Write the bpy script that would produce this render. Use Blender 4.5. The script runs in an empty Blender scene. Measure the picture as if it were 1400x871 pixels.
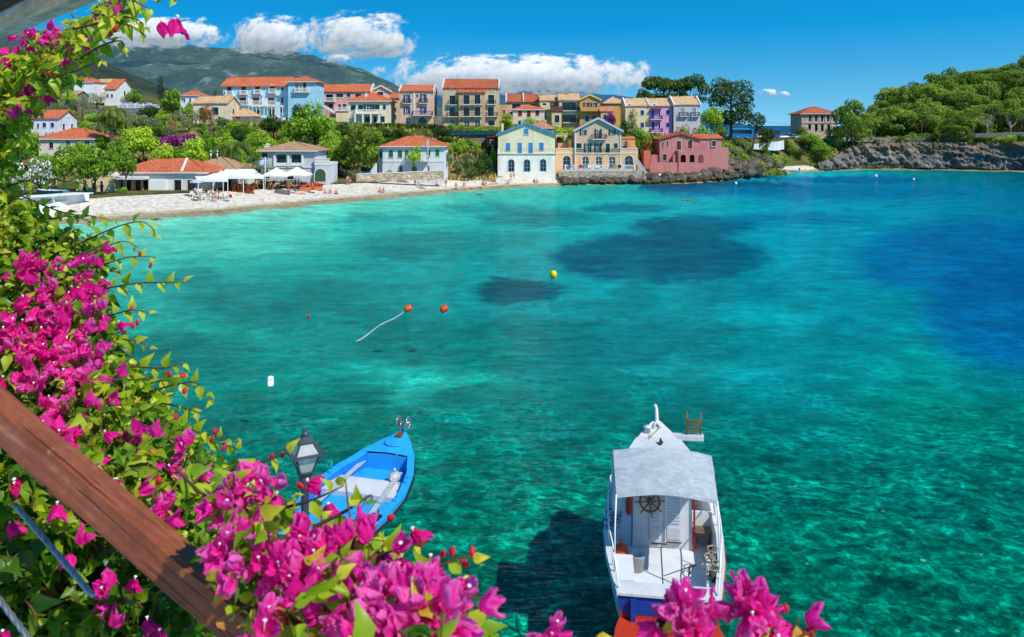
import bpy, math, random
import numpy as np
from mathutils import Vector, Matrix
F, HZ, CAMZ = 1100.0, 185.0, 10.5          # focal length (photo px), horizon row, eye height (m)
S = bpy.context.scene
COL = S.collection
PI = math.pi
R = math.radians
def P(px, py, Y):
    return Vector(((px - 700) / F * Y, Y, CAMZ + (HZ - py) / F * Y))
def lin(c):
    c = c / 255.0
    return c / 12.92 if c <= 0.04045 else ((c + 0.055) / 1.055) ** 2.4
def rgb(r, g, b, k=1.0):
    return (lin(r) * k, lin(g) * k, lin(b) * k, 1.0)
def _hash(ix, iy, seed):
    h = (ix.astype(np.int64) * 374761393 + iy.astype(np.int64) * 668265263 + seed * 2147483647 * 31) & 0xffffffff
    h = ((h ^ (h >> 13)) * 1274126177) & 0xffffffff
    h = h ^ (h >> 16)
    return (h & 0xffff) / 65535.0
def vnoise(x, y, seed=0):
    x = np.asarray(x, float); y = np.asarray(y, float)
    ix = np.floor(x); iy = np.floor(y)
    fx = x - ix; fy = y - iy
    fx = fx * fx * (3 - 2 * fx); fy = fy * fy * (3 - 2 * fy)
    a = _hash(ix, iy, seed); b = _hash(ix + 1, iy, seed)
    c = _hash(ix, iy + 1, seed); d = _hash(ix + 1, iy + 1, seed)
    return (a + (b - a) * fx) * (1 - fy) + (c + (d - c) * fx) * fy
def fbm(x, y, seed=0, o=4):
    t = 0; a = 0.5
    for i in range(o):
        t = t + a * vnoise(np.asarray(x) * 2 ** i, np.asarray(y) * 2 ** i, seed + i * 7)
        a *= 0.5
    return t / (1 - 0.5 ** o)
class MB:
    def __init__(s):
        s.v = []; s.f = []; s.mi = []; s.sm = []; s.t = []; s.M = None; s.tint = 0.5
    def add(s, verts, faces, mi=0, smooth=False, tint=None):
        o = len(s.v)
        if s.M is not None:
            verts = [s.M @ Vector(v) for v in verts]
        s.v.extend([tuple(v) for v in verts])
        for f in faces:
            s.f.append([i + o for i in f]); s.mi.append(mi); s.sm.append(smooth)
            s.t.append(s.tint if tint is None else tint)
        return s
    def box(s, x0, x1, y0, y1, z0, z1, mi=0, tint=None):
        v = [(x0,y0,z0),(x1,y0,z0),(x1,y1,z0),(x0,y1,z0),(x0,y0,z1),(x1,y0,z1),(x1,y1,z1),(x0,y1,z1)]
        return s.add(v, [(0,3,2,1),(4,5,6,7),(0,1,5,4),(1,2,6,5),(2,3,7,6),(3,0,4,7)], mi, False, tint)
    def bar(s, a, b, w, h=None, up=(0,0,1), mi=0):
        a = Vector(a); b = Vector(b); h = w if h is None else h
        d = (b - a).normalized(); up = Vector(up)
        if abs(d.dot(up)) > 0.98: up = Vector((0, 1, 0))
        x = d.cross(up).normalized(); z = x.cross(d)
        v = []
        for p in (a, b):
            for sx, sz in ((-1,-1),(1,-1),(1,1),(-1,1)):
                v.append(p + x * (sx * w / 2) + z * (sz * h / 2))
        return s.add(v, [(0,1,2,3),(7,6,5,4),(0,4,5,1),(1,5,6,2),(2,6,7,3),(3,7,4,0)], mi)
    def tube(s, pts, rad, n=6, mi=0, cap=True, smooth=True):
        pts = [Vector(p) for p in pts]
        if not hasattr(rad, '__len__'): rad = [rad] * len(pts)
        v = []; m = len(pts); prev = None
        for i, p in enumerate(pts):
            d = (pts[min(i + 1, m - 1)] - pts[max(i - 1, 0)])
            d = d.normalized() if d.length > 1e-9 else Vector((0, 0, 1))
            if prev is None:
                u = d.orthogonal().normalized()
            else:
                u = (prev - d * prev.dot(d))
                u = u.normalized() if u.length > 1e-6 else d.orthogonal().normalized()
            prev = u; w = d.cross(u)
            for k in range(n):
                a = 2 * PI * k / n
                v.append(p + (u * math.cos(a) + w * math.sin(a)) * rad[i])
        f = []
        for i in range(m - 1):
            for k in range(n):
                k2 = (k + 1) % n
                f.append((i*n+k, i*n+k2, (i+1)*n+k2, (i+1)*n+k))
        s.add(v, f, mi, smooth)
        if cap:
            o = len(s.v) - m * n
            s.f.append([o + k for k in range(n)][::-1]); s.mi.append(mi); s.sm.append(False); s.t.append(s.tint)
            s.f.append([o + (m-1)*n + k for k in range(n)]); s.mi.append(mi); s.sm.append(False); s.t.append(s.tint)
        return s
    def lathe(s, prof, n=12, c=(0,0,0), mi=0, smooth=True, sq=1.0, rot=0.0):
        v = []; f = []; m = len(prof)
        for r, z in prof:
            for k in range(n):
                a = 2 * PI * k / n + rot
                v.append((c[0] + r * math.cos(a), c[1] + r * math.sin(a) * sq, c[2] + z))
        for i in range(m - 1):
            for k in range(n):
                k2 = (k + 1) % n
                f.append((i*n+k, i*n+k2, (i+1)*n+k2, (i+1)*n+k))
        f.append(list(range(n))[::-1]); f.append([(m-1)*n + k for k in range(n)])
        return s.add(v, f, mi, smooth)
    def ball(s, c, r, n=10, m=7, mi=0, tint=None):
        rx, ry, rz = (r, r, r) if not hasattr(r, '__len__') else r
        v = [(c[0], c[1], c[2] - rz)]
        for i in range(1, m):
            a = -PI/2 + PI * i / m
            for k in range(n):
                b = 2 * PI * k / n
                v.append((c[0] + rx*math.cos(a)*math.cos(b), c[1] + ry*math.cos(a)*math.sin(b), c[2] + rz*math.sin(a)))
        v.append((c[0], c[1], c[2] + rz)); f = []
        for k in range(n):
            f.append((0, 1 + (k+1) % n, 1 + k))
            for i in range(m - 2):
                a = 1 + i*n
                f.append((a + k, a + (k+1) % n, a + n + (k+1) % n, a + n + k))
            a = 1 + (m-2)*n
            f.append((a + k, a + (k+1) % n, len(v) - 1))
        return s.add(v, f, mi, True, tint)
    def loft(s, rings, mi=0, smooth=True, closed=False, caps=False):
        n = len(rings[0]); v = [p for r in rings for p in r]; f = []
        for i in range(len(rings) - 1):
            for k in range(n if closed else n - 1):
                k2 = (k + 1) % n
                f.append((i*n+k, i*n+k2, (i+1)*n+k2, (i+1)*n+k))
        if caps:
            f.append(list(range(n))[::-1]); f.append([(len(rings)-1)*n + k for k in range(n)])
        return s.add(v, f, mi, smooth)
    def prism(s, poly, z0, z1, mi=0):      # polygon in xy, extruded in z
        n = len(poly)
        v = [(x, y, z0) for x, y in poly] + [(x, y, z1) for x, y in poly]
        f = [list(range(n))[::-1], list(range(n, 2*n))]
        for k in range(n):
            k2 = (k+1) % n
            f.append((k, k2, n + k2, n + k))
        return s.add(v, f, mi)
    def prism_y(s, poly, y0, y1, mi=0):    # polygon in xz, extruded in y
        n = len(poly)
        v = [(x, y0, z) for x, z in poly] + [(x, y1, z) for x, z in poly]
        f = [list(range(n)), list(range(n, 2*n))[::-1]]
        for k in range(n):
            k2 = (k+1) % n
            f.append((k2, k, n + k, n + k2))
        return s.add(v, f, mi)
    def mesh(s, name, mats, tint=False):
        me = bpy.data.meshes.new(name)
        me.from_pydata(s.v, [], s.f)
        if not isinstance(mats, (list, tuple)): mats = [mats]
        for m in mats: me.materials.append(m)
        if len(s.f):
            me.polygons.foreach_set('material_index', s.mi)
            me.polygons.foreach_set('use_smooth', s.sm)
            if tint:
                at = me.attributes.new('tint', 'FLOAT', 'FACE')
                at.data.foreach_set('value', s.t)
        me.update()
        return me
    def build(s, name, mats, parent=None, tint=False):
        return obj(name, s.mesh(name, mats, tint), parent)
def obj(name, me, parent=None, loc=None):
    o = bpy.data.objects.new(name, me); COL.objects.link(o)
    if parent is not None: o.parent = parent
    if loc is not None: o.location = loc
    return o
USED = {}
def tag(o, label, cat, group=None, kind=None):
    if label: o['label'] = label
    if cat: o['category'] = cat
    if group: o['group'] = group
    if kind: o['kind'] = kind
    return o
def thing(name, label, cat, loc=(0,0,0), rotz=0.0, group=None, scale=None):
    o = bpy.data.objects.new(name, None); COL.objects.link(o)
    o.empty_display_size = 0.2
    o.location = loc; o.rotation_euler = (0, 0, rotz)
    if scale is not None: o.scale = scale if hasattr(scale, '__len__') else (scale,)*3
    return tag(o, label, cat, group)
def dup(root, loc=None, rotz=None, label=None, group=None, scale=None):
    r = root.copy(); COL.objects.link(r)
    if loc is not None: r.location = loc
    if rotz is not None: r.rotation_euler = (0, 0, rotz)
    if label: r['label'] = label
    if group: r['group'] = group
    if scale is not None: r.scale = scale if hasattr(scale, '__len__') else (scale,)*3
    for ch in list(root.children):
        c = ch.copy(); COL.objects.link(c); c.parent = r
        for g in list(ch.children):
            d = g.copy(); COL.objects.link(d); d.parent = c
    return r
def struct(o):
    o['kind'] = 'structure'; return o
class NT:
    """tiny node-tree helper"""
    def __init__(s, name):
        s.m = bpy.data.materials.new(name); s.m.use_nodes = True
        s.t = s.m.node_tree; s.t.nodes.clear()
        s.out = s.t.nodes.new('ShaderNodeOutputMaterial')
    def n(s, typ, **kw):
        nd = s.t.nodes.new(typ)
        for k, v in kw.items():
            if hasattr(nd, k): setattr(nd, k, v)
        return nd
    def l(s, a, b): s.t.links.new(a, b)
    def coord(s, which='Object'):
        return s.n('ShaderNodeTexCoord').outputs[which]
    def mapping(s, vec, scale=(1,1,1), loc=(0,0,0), rot=(0,0,0)):
        m = s.n('ShaderNodeMapping'); s.l(vec, m.inputs['Vector'])
        m.inputs['Scale'].default_value = scale; m.inputs['Location'].default_value = loc
        m.inputs['Rotation'].default_value = rot
        return m.outputs[0]
    def noise(s, vec, scale, detail=4, rough=0.55, dist=0.0, out='Fac'):
        t = s.n('ShaderNodeTexNoise'); s.l(vec, t.inputs['Vector'])
        t.inputs['Scale'].default_value = scale; t.inputs['Detail'].default_value = detail
        t.inputs['Roughness'].default_value = rough; t.inputs['Distortion'].default_value = dist
        return t.outputs[out]
    def vor(s, vec, scale, feature='F1', out='Distance', rand=1.0):
        t = s.n('ShaderNodeTexVoronoi', feature=feature); s.l(vec, t.inputs['Vector'])
        t.inputs['Scale'].default_value = scale; t.inputs['Randomness'].default_value = rand
        return t.outputs[out]
    def ramp(s, fac, stops, interp='LINEAR'):
        r = s.n('ShaderNodeValToRGB'); s.l(fac, r.inputs[0]); cr = r.color_ramp
        cr.interpolation = interp
        while len(cr.elements) < len(stops): cr.elements.new(0.5)
        for e, (p, c) in zip(cr.elements, stops):
            e.position = p; e.color = c if hasattr(c, '__len__') else (c, c, c, 1)
        return r.outputs[0]
    def math(s, op, a, b=None, c=None, clamp=False):
        m = s.n('ShaderNodeMath', operation=op); m.use_clamp = clamp
        for i, x in enumerate((a, b, c)):
            if x is None: continue
            if isinstance(x, (int, float)): m.inputs[i].default_value = x
            else: s.l(x, m.inputs[i])
        return m.outputs[0]
    def mix(s, fac, a, b, mode='MIX'):
        m = s.n('ShaderNodeMix', data_type='RGBA', blend_type=mode)
        for i, x in ((0, fac), (6, a), (7, b)):
            if isinstance(x, (int, float)): m.inputs[i].default_value = x
            elif isinstance(x, tuple): m.inputs[i].default_value = x
            else: s.l(x, m.inputs[i])
        return m.outputs[2]
    def bump(s, h, strength=0.3, dist=0.02):
        b = s.n('ShaderNodeBump'); s.l(h, b.inputs['Height'])
        b.inputs['Strength'].default_value = strength; b.inputs['Distance'].default_value = dist
        return b.outputs[0]
    def bsdf(s, col, rough=0.6, spec=0.3, metal=0.0, normal=None, coat=0.0):
        b = s.n('ShaderNodeBsdfPrincipled')
        if isinstance(col, tuple): b.inputs['Base Color'].default_value = col
        else: s.l(col, b.inputs['Base Color'])
        if isinstance(rough, (int, float)): b.inputs['Roughness'].default_value = rough
        else: s.l(rough, b.inputs['Roughness'])
        b.inputs['Metallic'].default_value = metal
        b.inputs['Specular IOR Level'].default_value = spec
        if coat: b.inputs['Coat Weight'].default_value = coat
        if normal is not None: s.l(normal, b.inputs['Normal'])
        return b.outputs[0]
    def mixsh(s, fac, a, b):
        m = s.n('ShaderNodeMixShader')
        if isinstance(fac, (int, float)): m.inputs[0].default_value = fac
        else: s.l(fac, m.inputs[0])
        s.l(a, m.inputs[1]); s.l(b, m.inputs[2]); return m.outputs[0]
    def done(s, sh):
        s.l(sh, s.out.inputs['Surface']); return s.m
MATS = {}
def memo(fn):
    def w(*a, **k):
        key = (fn.__name__, a, tuple(sorted(k.items())))
        if key not in MATS: MATS[key] = fn(*a, **k)
        return MATS[key]
    return w
@memo
def paint(r, g, b, rough=0.6, k=0.8, var=0.12, scale=1.2, spec=0.25, metal=0.0, bump=0.0):
    """painted or plastered surface with soft staining; colour given as photo-like sRGB times k"""
    t = NT('paint_%d_%d_%d' % (r, g, b)); v = t.coord()
    n1 = t.noise(v, scale, 5, 0.6); n2 = t.noise(v, scale * 9, 3)
    c = rgb(r, g, b, k)
    dk = tuple(x * (1 - var * 2) for x in c[:3]) + (1,)
    lt = tuple(min(1, x * (1 + var * 0.7)) for x in c[:3]) + (1,)
    f = t.math('ADD', t.math('MULTIPLY', n1, 0.7), t.math('MULTIPLY', n2, 0.3))
    colr = t.ramp(f, [(0.3, dk), (0.55, c), (0.75, lt)])
    nm = t.bump(n2, bump, 0.02) if bump else None
    return t.done(t.bsdf(colr, rough, spec, metal, nm))
@memo
def plaster(r, g, b, k=0.86, stain=0.12):
    t = NT('plaster_%d_%d_%d' % (r, g, b)); v = t.coord()
    streak = t.noise(t.mapping(v, (1.1, 1.1, 0.25)), 1.0, 5, 0.65)
    blot = t.noise(v, 0.35, 3); fine = t.noise(v, 14, 2)
    c = rgb(r, g, b, k)
    dk = (c[0] * (1 - stain * 2.2), c[1] * (1 - stain * 2.4), c[2] * (1 - stain * 2.6), 1)
    lt = tuple(min(1, x * (1 + stain)) for x in c[:3]) + (1,)
    f = t.math('ADD', t.math('MULTIPLY', streak, 0.6), t.math('MULTIPLY', blot, 0.4))
    col = t.ramp(f, [(0.3, dk), (0.5, c), (0.72, lt)])
    return t.done(t.bsdf(col, 0.85, 0.15, 0, t.bump(fine, 0.15, 0.02)))
@memo
def tiles(r, g, b, k=0.7, axis=0):
    """clay roof tiles: rounded columns plus course lines"""
    t = NT('roof_tiles_%d_%d_%d_%d' % (r, g, b, axis)); v = t.coord()
    sep = t.n('ShaderNodeSeparateXYZ'); t.l(v, sep.inputs[0])
    a = sep.outputs[axis]; d = sep.outputs[1 - axis]
    wv = t.math('SINE', t.math('MULTIPLY', a, 2 * PI / 0.34))
    cs = t.math('FRACT', t.math('MULTIPLY', d, 2.6))
    cell = t.vor(t.mapping(v, (2.9, 2.9, 0.0)), 1.0, 'F1', 'Color', 0.6)
    big = t.noise(v, 0.35, 4, 0.6)
    c = rgb(r, g, b, k)
    dk = (c[0] * 0.62, c[1] * 0.52, c[2] * 0.5, 1); lt = (min(1, c[0] * 1.2), min(1, c[1] * 1.35), min(1, c[2] * 1.45), 1)
    sepc = t.n('ShaderNodeSeparateColor'); t.l(cell, sepc.inputs[0])
    f = t.math('ADD', t.math('MULTIPLY', sepc.outputs[0], 0.45), t.math('MULTIPLY', big, 0.6))
    col = t.ramp(f, [(0.2, dk), (0.5, c), (0.85, lt)])
    col = t.mix(t.math('MULTIPLY', t.math('LESS_THAN', wv, -0.55), 0.45), col, dk)
    h = t.math('ADD', wv, t.math('MULTIPLY', cs, 0.6))
    return t.done(t.bsdf(col, 0.8, 0.2, 0, t.bump(h, 0.6, 0.05)))
@memo
def stonework(r, g, b, k=0.6, scale=2.2):
    t = NT('stonework_%d_%d_%d' % (r, g, b)); v = t.coord()
    vv = t.mapping(v, (1, 1, 1.7))
    cell = t.vor(vv, scale, 'F1', 'Color'); edge = t.vor(vv, scale, 'DISTANCE_TO_EDGE', 'Distance')
    sepc = t.n('ShaderNodeSeparateColor'); t.l(cell, sepc.inputs[0])
    n = t.noise(v, 3, 4)
    c = rgb(r, g, b, k)
    dk = tuple(x * 0.55 for x in c[:3]) + (1,); lt = tuple(min(1, x * 1.35) for x in c[:3]) + (1,)
    f = t.math('ADD', t.math('MULTIPLY', sepc.outputs[0], 0.6), t.math('MULTIPLY', n, 0.4))
    col = t.ramp(f, [(0.15, dk), (0.5, c), (0.85, lt)])
    col = t.mix(t.math('LESS_THAN', edge, 0.05), col, tuple(x * 0.5 for x in c[:3]) + (1,))
    h = t.math('MINIMUM', edge, 0.15)
    return t.done(t.bsdf(col, 0.9, 0.15, 0, t.bump(h, 0.8, 0.2)))
@memo
def glass_dark(r=30, g=42, b=52):
    t = NT('window_glass_%d' % r); v = t.coord()
    n = t.noise(v, 0.8, 2)
    c = rgb(r, g, b, 1.0)
    col = t.ramp(n, [(0.3, tuple(x * 0.5 for x in c[:3]) + (1,)), (0.7, tuple(x * 1.6 for x in c[:3]) + (1,))])
    return t.done(t.bsdf(col, 0.12, 0.5))
@memo
def leafmat(name, dark, mid, light, trans=0.3, rough=0.55, objvar=0.5, spec=0.25):
    """foliage: colour from the per-face tint and a little from the object's own random value"""
    t = NT(name)
    at = t.n('ShaderNodeAttribute', attribute_name='tint').outputs['Fac']
    oi = t.n('ShaderNodeObjectInfo').outputs['Random']
    f = t.math('ADD', at, t.math('MULTIPLY', t.math('SUBTRACT', oi, 0.5), objvar * 0.5), None, True)
    col = t.ramp(f, [(0.05, dark), (0.5, mid), (0.95, light)])
    b = t.bsdf(col, rough, spec)
    tr = t.n('ShaderNodeBsdfTranslucent')
    t.l(t.mix(0.6, col, light), tr.inputs['Color'])
    return t.done(t.mixsh(trans, b, tr.outputs[0]))
WHITE = paint(245, 245, 242, 0.55, 0.82, 0.05)
TRIM = paint(238, 236, 228, 0.6, 0.78, 0.06)
METAL_DK = paint(45, 45, 48, 0.5, 1.0, 0.1, metal=0.4)
WOOD_BR = paint(110, 70, 45, 0.6, 0.8, 0.2)
GLASS = glass_dark()
cam_d = bpy.data.cameras.new('camera'); cam = bpy.data.objects.new('camera', cam_d); COL.objects.link(cam)
cam.location = (0, 0, CAMZ); cam.rotation_euler = (R(90), 0, 0)
cam_d.sensor_width = 36; cam_d.lens = 36 * F / 1400
cam_d.shift_y = -(435.5 - HZ) / 1400
cam_d.clip_start = 0.05; cam_d.clip_end = 120000
cam_d.dof.use_dof = True; cam_d.dof.focus_distance = 25; cam_d.dof.aperture_fstop = 11
S.camera = cam
S.view_settings.view_transform = 'Standard'; S.view_settings.look = 'None'; S.view_settings.exposure = 0
S.cycles.use_denoising = True
S.cycles.use_adaptive_sampling = True; S.cycles.adaptive_threshold = 0.02; S.cycles.max_bounces = 6; S.cycles.transparent_max_bounces = 24
S.cycles.caustics_reflective = False; S.cycles.caustics_refractive = False
S.cycles.sample_clamp_indirect = 6
SUN = Vector((0.53, -0.48, 0.76)).normalized()
sl = bpy.data.lights.new('sun', 'SUN'); sl.energy = 5.0; sl.angle = R(0.5); sl.color = (1.0, 0.95, 0.87)
so = bpy.data.objects.new('sun', sl); COL.objects.link(so); so.location = (60, -40, 120)
so.rotation_euler = SUN.to_track_quat('Z', 'Y').to_euler()
W = bpy.data.worlds.new('World'); S.world = W; W.use_nodes = True
wt = W.node_tree; wt.nodes.clear()
def wn(t, **k):
    n = wt.nodes.new(t)
    for a, b in k.items(): setattr(n, a, b)
    return n
tc = wn('ShaderNodeTexCoord')
sepw = wn('ShaderNodeSeparateXYZ'); wt.links.new(tc.outputs['Generated'], sepw.inputs[0])
m1 = wn('ShaderNodeMath', operation='MULTIPLY_ADD'); wt.links.new(sepw.outputs[2], m1.inputs[0]); m1.inputs[1].default_value = 2.4; m1.inputs[2].default_value = 0.20
cmb = wn('ShaderNodeCombineXYZ')
wt.links.new(sepw.outputs[0], cmb.inputs[0]); wt.links.new(sepw.outputs[1], cmb.inputs[1]); wt.links.new(m1.outputs[0], cmb.inputs[2])
nrm = wn('ShaderNodeVectorMath', operation='NORMALIZE'); wt.links.new(cmb.outputs[0], nrm.inputs[0])
sky = wn('ShaderNodeTexSky', sky_type='NISHITA'); sky.sun_disc = False
sky.sun_elevation = math.asin(SUN.z); sky.sun_rotation = math.atan2(SUN.x, SUN.y)
sky.air_density = 1.0; sky.dust_density = 0.15; sky.ozone_density = 4.0; sky.altitude = 0
wt.links.new(nrm.outputs[0], sky.inputs[0])
hsv = wn('ShaderNodeHueSaturation'); hsv.inputs['Saturation'].default_value = 1.3; hsv.inputs['Hue'].default_value = 0.478
wt.links.new(sky.outputs[0], hsv.inputs['Color'])
bg = wn('ShaderNodeBackground'); bg.inputs[1].default_value = 0.15
grd = wn('ShaderNodeValToRGB'); wt.links.new(sepw.outputs[2], grd.inputs[0]); cr = grd.color_ramp
for p_, c_ in ((0.5, (.9,1.05,1.25,1)),(1.0, (.9,1.0,1.2,1))): cr.elements.new(p_)
for e_, (p_, c_) in zip(cr.elements, ((0.0,(2.1,1.42,1.22,1)),(0.05,(1.6,1.4,1.26,1)),(0.13,(.16,1.30,1.50,1)),(0.6,(.5,1.05,1.25,1)))): e_.position = p_; e_.color = c_
tint = wn('ShaderNodeMix', data_type='RGBA', blend_type='MULTIPLY'); tint.inputs[0].default_value = 1.0
wt.links.new(hsv.outputs[0], tint.inputs[6]); wt.links.new(grd.outputs[0], tint.inputs[7])
wt.links.new(tint.outputs[2], bg.inputs[0])
wo = wn('ShaderNodeOutputWorld'); wt.links.new(bg.outputs[0], wo.inputs[0])
LAND = [
 (-260,[(90,0),(98,1.6),(122,2.2),(165,10.5),(200,12),(270,23),(430,42)]),
 (0,   [(96,0),(104,1.6),(130,2.2),(165,10.3),(200,13),(270,22.5),(430,42)]),
 (100, [(100,0),(110,1.6),(133,2.2),(166,10.2),(200,13),(268,22.3),(430,38)]),
 (160, [(104,0),(117,1.6),(138,2.4),(170,10.3),(200,13),(270,21.5),(430,34)]),
 (300, [(113,0),(127,1.6),(146,2.4),(188,13),(225,15.5),(270,19),(430,26)]),
 (400, [(125.5,0),(138,1.5),(154,2.4),(192,13),(228,15),(270,17),(430,24)]),
 (443, [(130,0),(146,1.5),(160,2.4),(195,13),(235,15),(270,17),(430,22)]),
 (500, [(137.5,0),(154,1.4),(165,2.5),(196,12.8),(238,14.5),(275,16),(430,20)]),
 (580, [(150,0),(166,1.3),(174,2.6),(196,12.5),(240,14),(280,16),(430,18)]),
 (628, [(158,0),(171,1.3),(176,3.2),(197,12.5),(240,14),(280,15.5),(430,17)]),
 (700, [(170,0),(178,1.3),(189,4),(202,12.5),(240,14),(280,15),(430,14)]),
 (780, [(177.5,0),(181,.9),(195,4),(206,11.5),(240,13),(280,14),(430,8)]),
 (840, [(180,0),(184,1.1),(199,4),(209,11),(240,12),(280,12),(430,2)]),
 (900, [(185,0),(188,1.5),(203,5),(212,10.5),(240,11.5),(280,10),(430,-3)]),
 (960, [(188,0),(191,1.6),(204,5),(220,9.8),(250,10),(285,9),(430,-3)]),
 (1000,[(199,0),(203,1.8),(215,6),(229,9.3),(262,9.6),(300,8),(430,-3)]),
 (1045,[(221,0),(229,1.2),(236,4.5),(246,9.3),(285,9.6),(310,8),(430,-3)]),
 (1090,[(236,0),(246,1.2),(252,4.5),(259,9.2),(292,9.6),(320,8),(430,-3)]),
 (1130,[(248,0),(255,1.1),(260,5),(266,9.2),(292,9.6),(330,10),(450,-3)]),
 (1180,[(257,0),(260,1.2),(263,7),(267,9.2),(277,9.6),(330,18),(470,10)]),
 (1260,[(255,0),(257,2.5),(259,7.5),(264,9.2),(273,9.8),(335,26.5),(470,26)]),
 (1330,[(249,0),(250.5,2.5),(252.5,7.5),(258,9.3),(266,9.9),(340,32),(470,36)]),
 (1400,[(240,0),(241.5,2.5),(243.5,7.5),(250,9.4),(258,10),(340,37),(470,44)]),
 (1700,[(215,0),(216.5,2.5),(219,7.5),(226,9.6),(234,10),(330,52),(470,60)]),
]
_lp = np.array([c[0] for c in LAND], float)
_lY = np.array([[q[0] for q in c[1]] for c in LAND], float)
_lZ = np.array([[q[1] for q in c[1]] for c in LAND], float)
def prof(px):
    return ([float(np.interp(px, _lp, _lY[:, k])) for k in range(7)], [float(np.interp(px, _lp, _lZ[:, k])) for k in range(7)])
def shoreY(px): return np.interp(px, _lp, _lY[:, 0])
def ground(X, Y):
    px = 700 + F * X / max(Y, 1)
    a, b = prof(px)
    return float(np.interp(Y, a, b))
def land_mat():
    t = NT('hillside_ground'); v = t.coord()
    n1 = t.noise(v, 0.09, 5, 0.6); n2 = t.noise(v, 0.6, 4, 0.65); n3 = t.noise(v, 4, 3)
    f = t.math('ADD', t.math('MULTIPLY', n1, 0.55), t.math('MULTIPLY', n2, 0.45))
    col = t.ramp(f, [(0.36, rgb(58, 72, 30, 0.7)), (0.48, rgb(104, 104, 52, 0.7)), (0.56, rgb(150, 132, 82, 0.7)), (0.68, rgb(170, 150, 112, 0.7))])
    col = t.mix(t.math('MULTIPLY', n3, 0.5), col, rgb(70, 84, 36, 0.6))
    return t.done(t.bsdf(col, 0.95, 0.1, 0, t.bump(t.math('ADD', n2, t.math('MULTIPLY', n3, 0.4)), 0.7, 0.5)))
def beach_mat():
    t = NT('pebble_beach'); v = t.coord()
    g = t.n('ShaderNodeNewGeometry'); sz = t.n('ShaderNodeSeparateXYZ'); t.l(g.outputs['Position'], sz.inputs[0])
    peb = t.vor(v, 2.6, 'F1', 'Color'); sc = t.n('ShaderNodeSeparateColor'); t.l(peb, sc.inputs[0])
    n1 = t.noise(v, 0.35, 5, 0.6); n2 = t.noise(v, 2.2, 4, 0.7)
    f = t.math('ADD', t.math('MULTIPLY', sc.outputs[0], 0.45), t.math('ADD', t.math('MULTIPLY', n1, 0.25), t.math('MULTIPLY', n2, 0.25)))
    dry = t.ramp(f, [(0.2, rgb(190, 176, 158, 0.78)), (0.45, rgb(226, 213, 195, 0.8)), (0.75, rgb(246, 238, 226, 0.84))])
    wet = t.ramp(f, [(0.25, rgb(176, 150, 112, 0.7)), (0.6, rgb(208, 186, 146, 0.7)), (0.85, rgb(222, 204, 168, 0.7))])
    zz = t.math('ADD', sz.outputs[2], t.math('MULTIPLY', t.math('SUBTRACT', n1, 0.5), 0.35))
    wetf = t.ramp(zz, [(0.02, 0.0), (0.30, 1.0)])
    col = t.mix(wetf, wet, dry)
    return t.done(t.bsdf(col, 0.9, 0.15, 0, t.bump(t.math('ADD', sc.outputs[0], n2), 0.3, 0.06)))
pxs = np.arange(-255, 1700, 5.0)
def landsheet(name, fr0, fr1, nrow, mat, rough):
    """sheet between profile stations fr0..fr1 (fractional indices)"""
    mb = MB(); V = []
    for px in pxs:
        a, b = prof(px)
        for j in range(nrow + 1):
            st = fr0 + (fr1 - fr0) * j / nrow
            Y = np.interp(st, range(7), a); z = np.interp(st, range(7), b)
            if st < 0: Y = a[0] + st * 6.0; z = st * 0.8
            X = (px - 700) / F * Y
            if rough and st > 0.001: z += rough * (float(fbm(X * 0.12, Y * 0.12, 5)) - 0.5) * min(1, st)
            V.append((X, Y, z))
    n = nrow + 1
    f = [(i*n+j, (i+1)*n+j, (i+1)*n+j+1, i*n+j+1) for i in range(len(pxs) - 1) for j in range(nrow)]
    mb.add(V, f, 0, True)
    return struct(mb.build(name, mat))
landsheet('beach', -0.6, 1.0, 10, beach_mat(), 0.0)
landsheet('hillside', 1.0, 6.0, 70, land_mat(), 0.8)
_tab_x = [0, 200, 350, 500, 700, 900, 1100, 1250, 1400, 1500]
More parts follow.
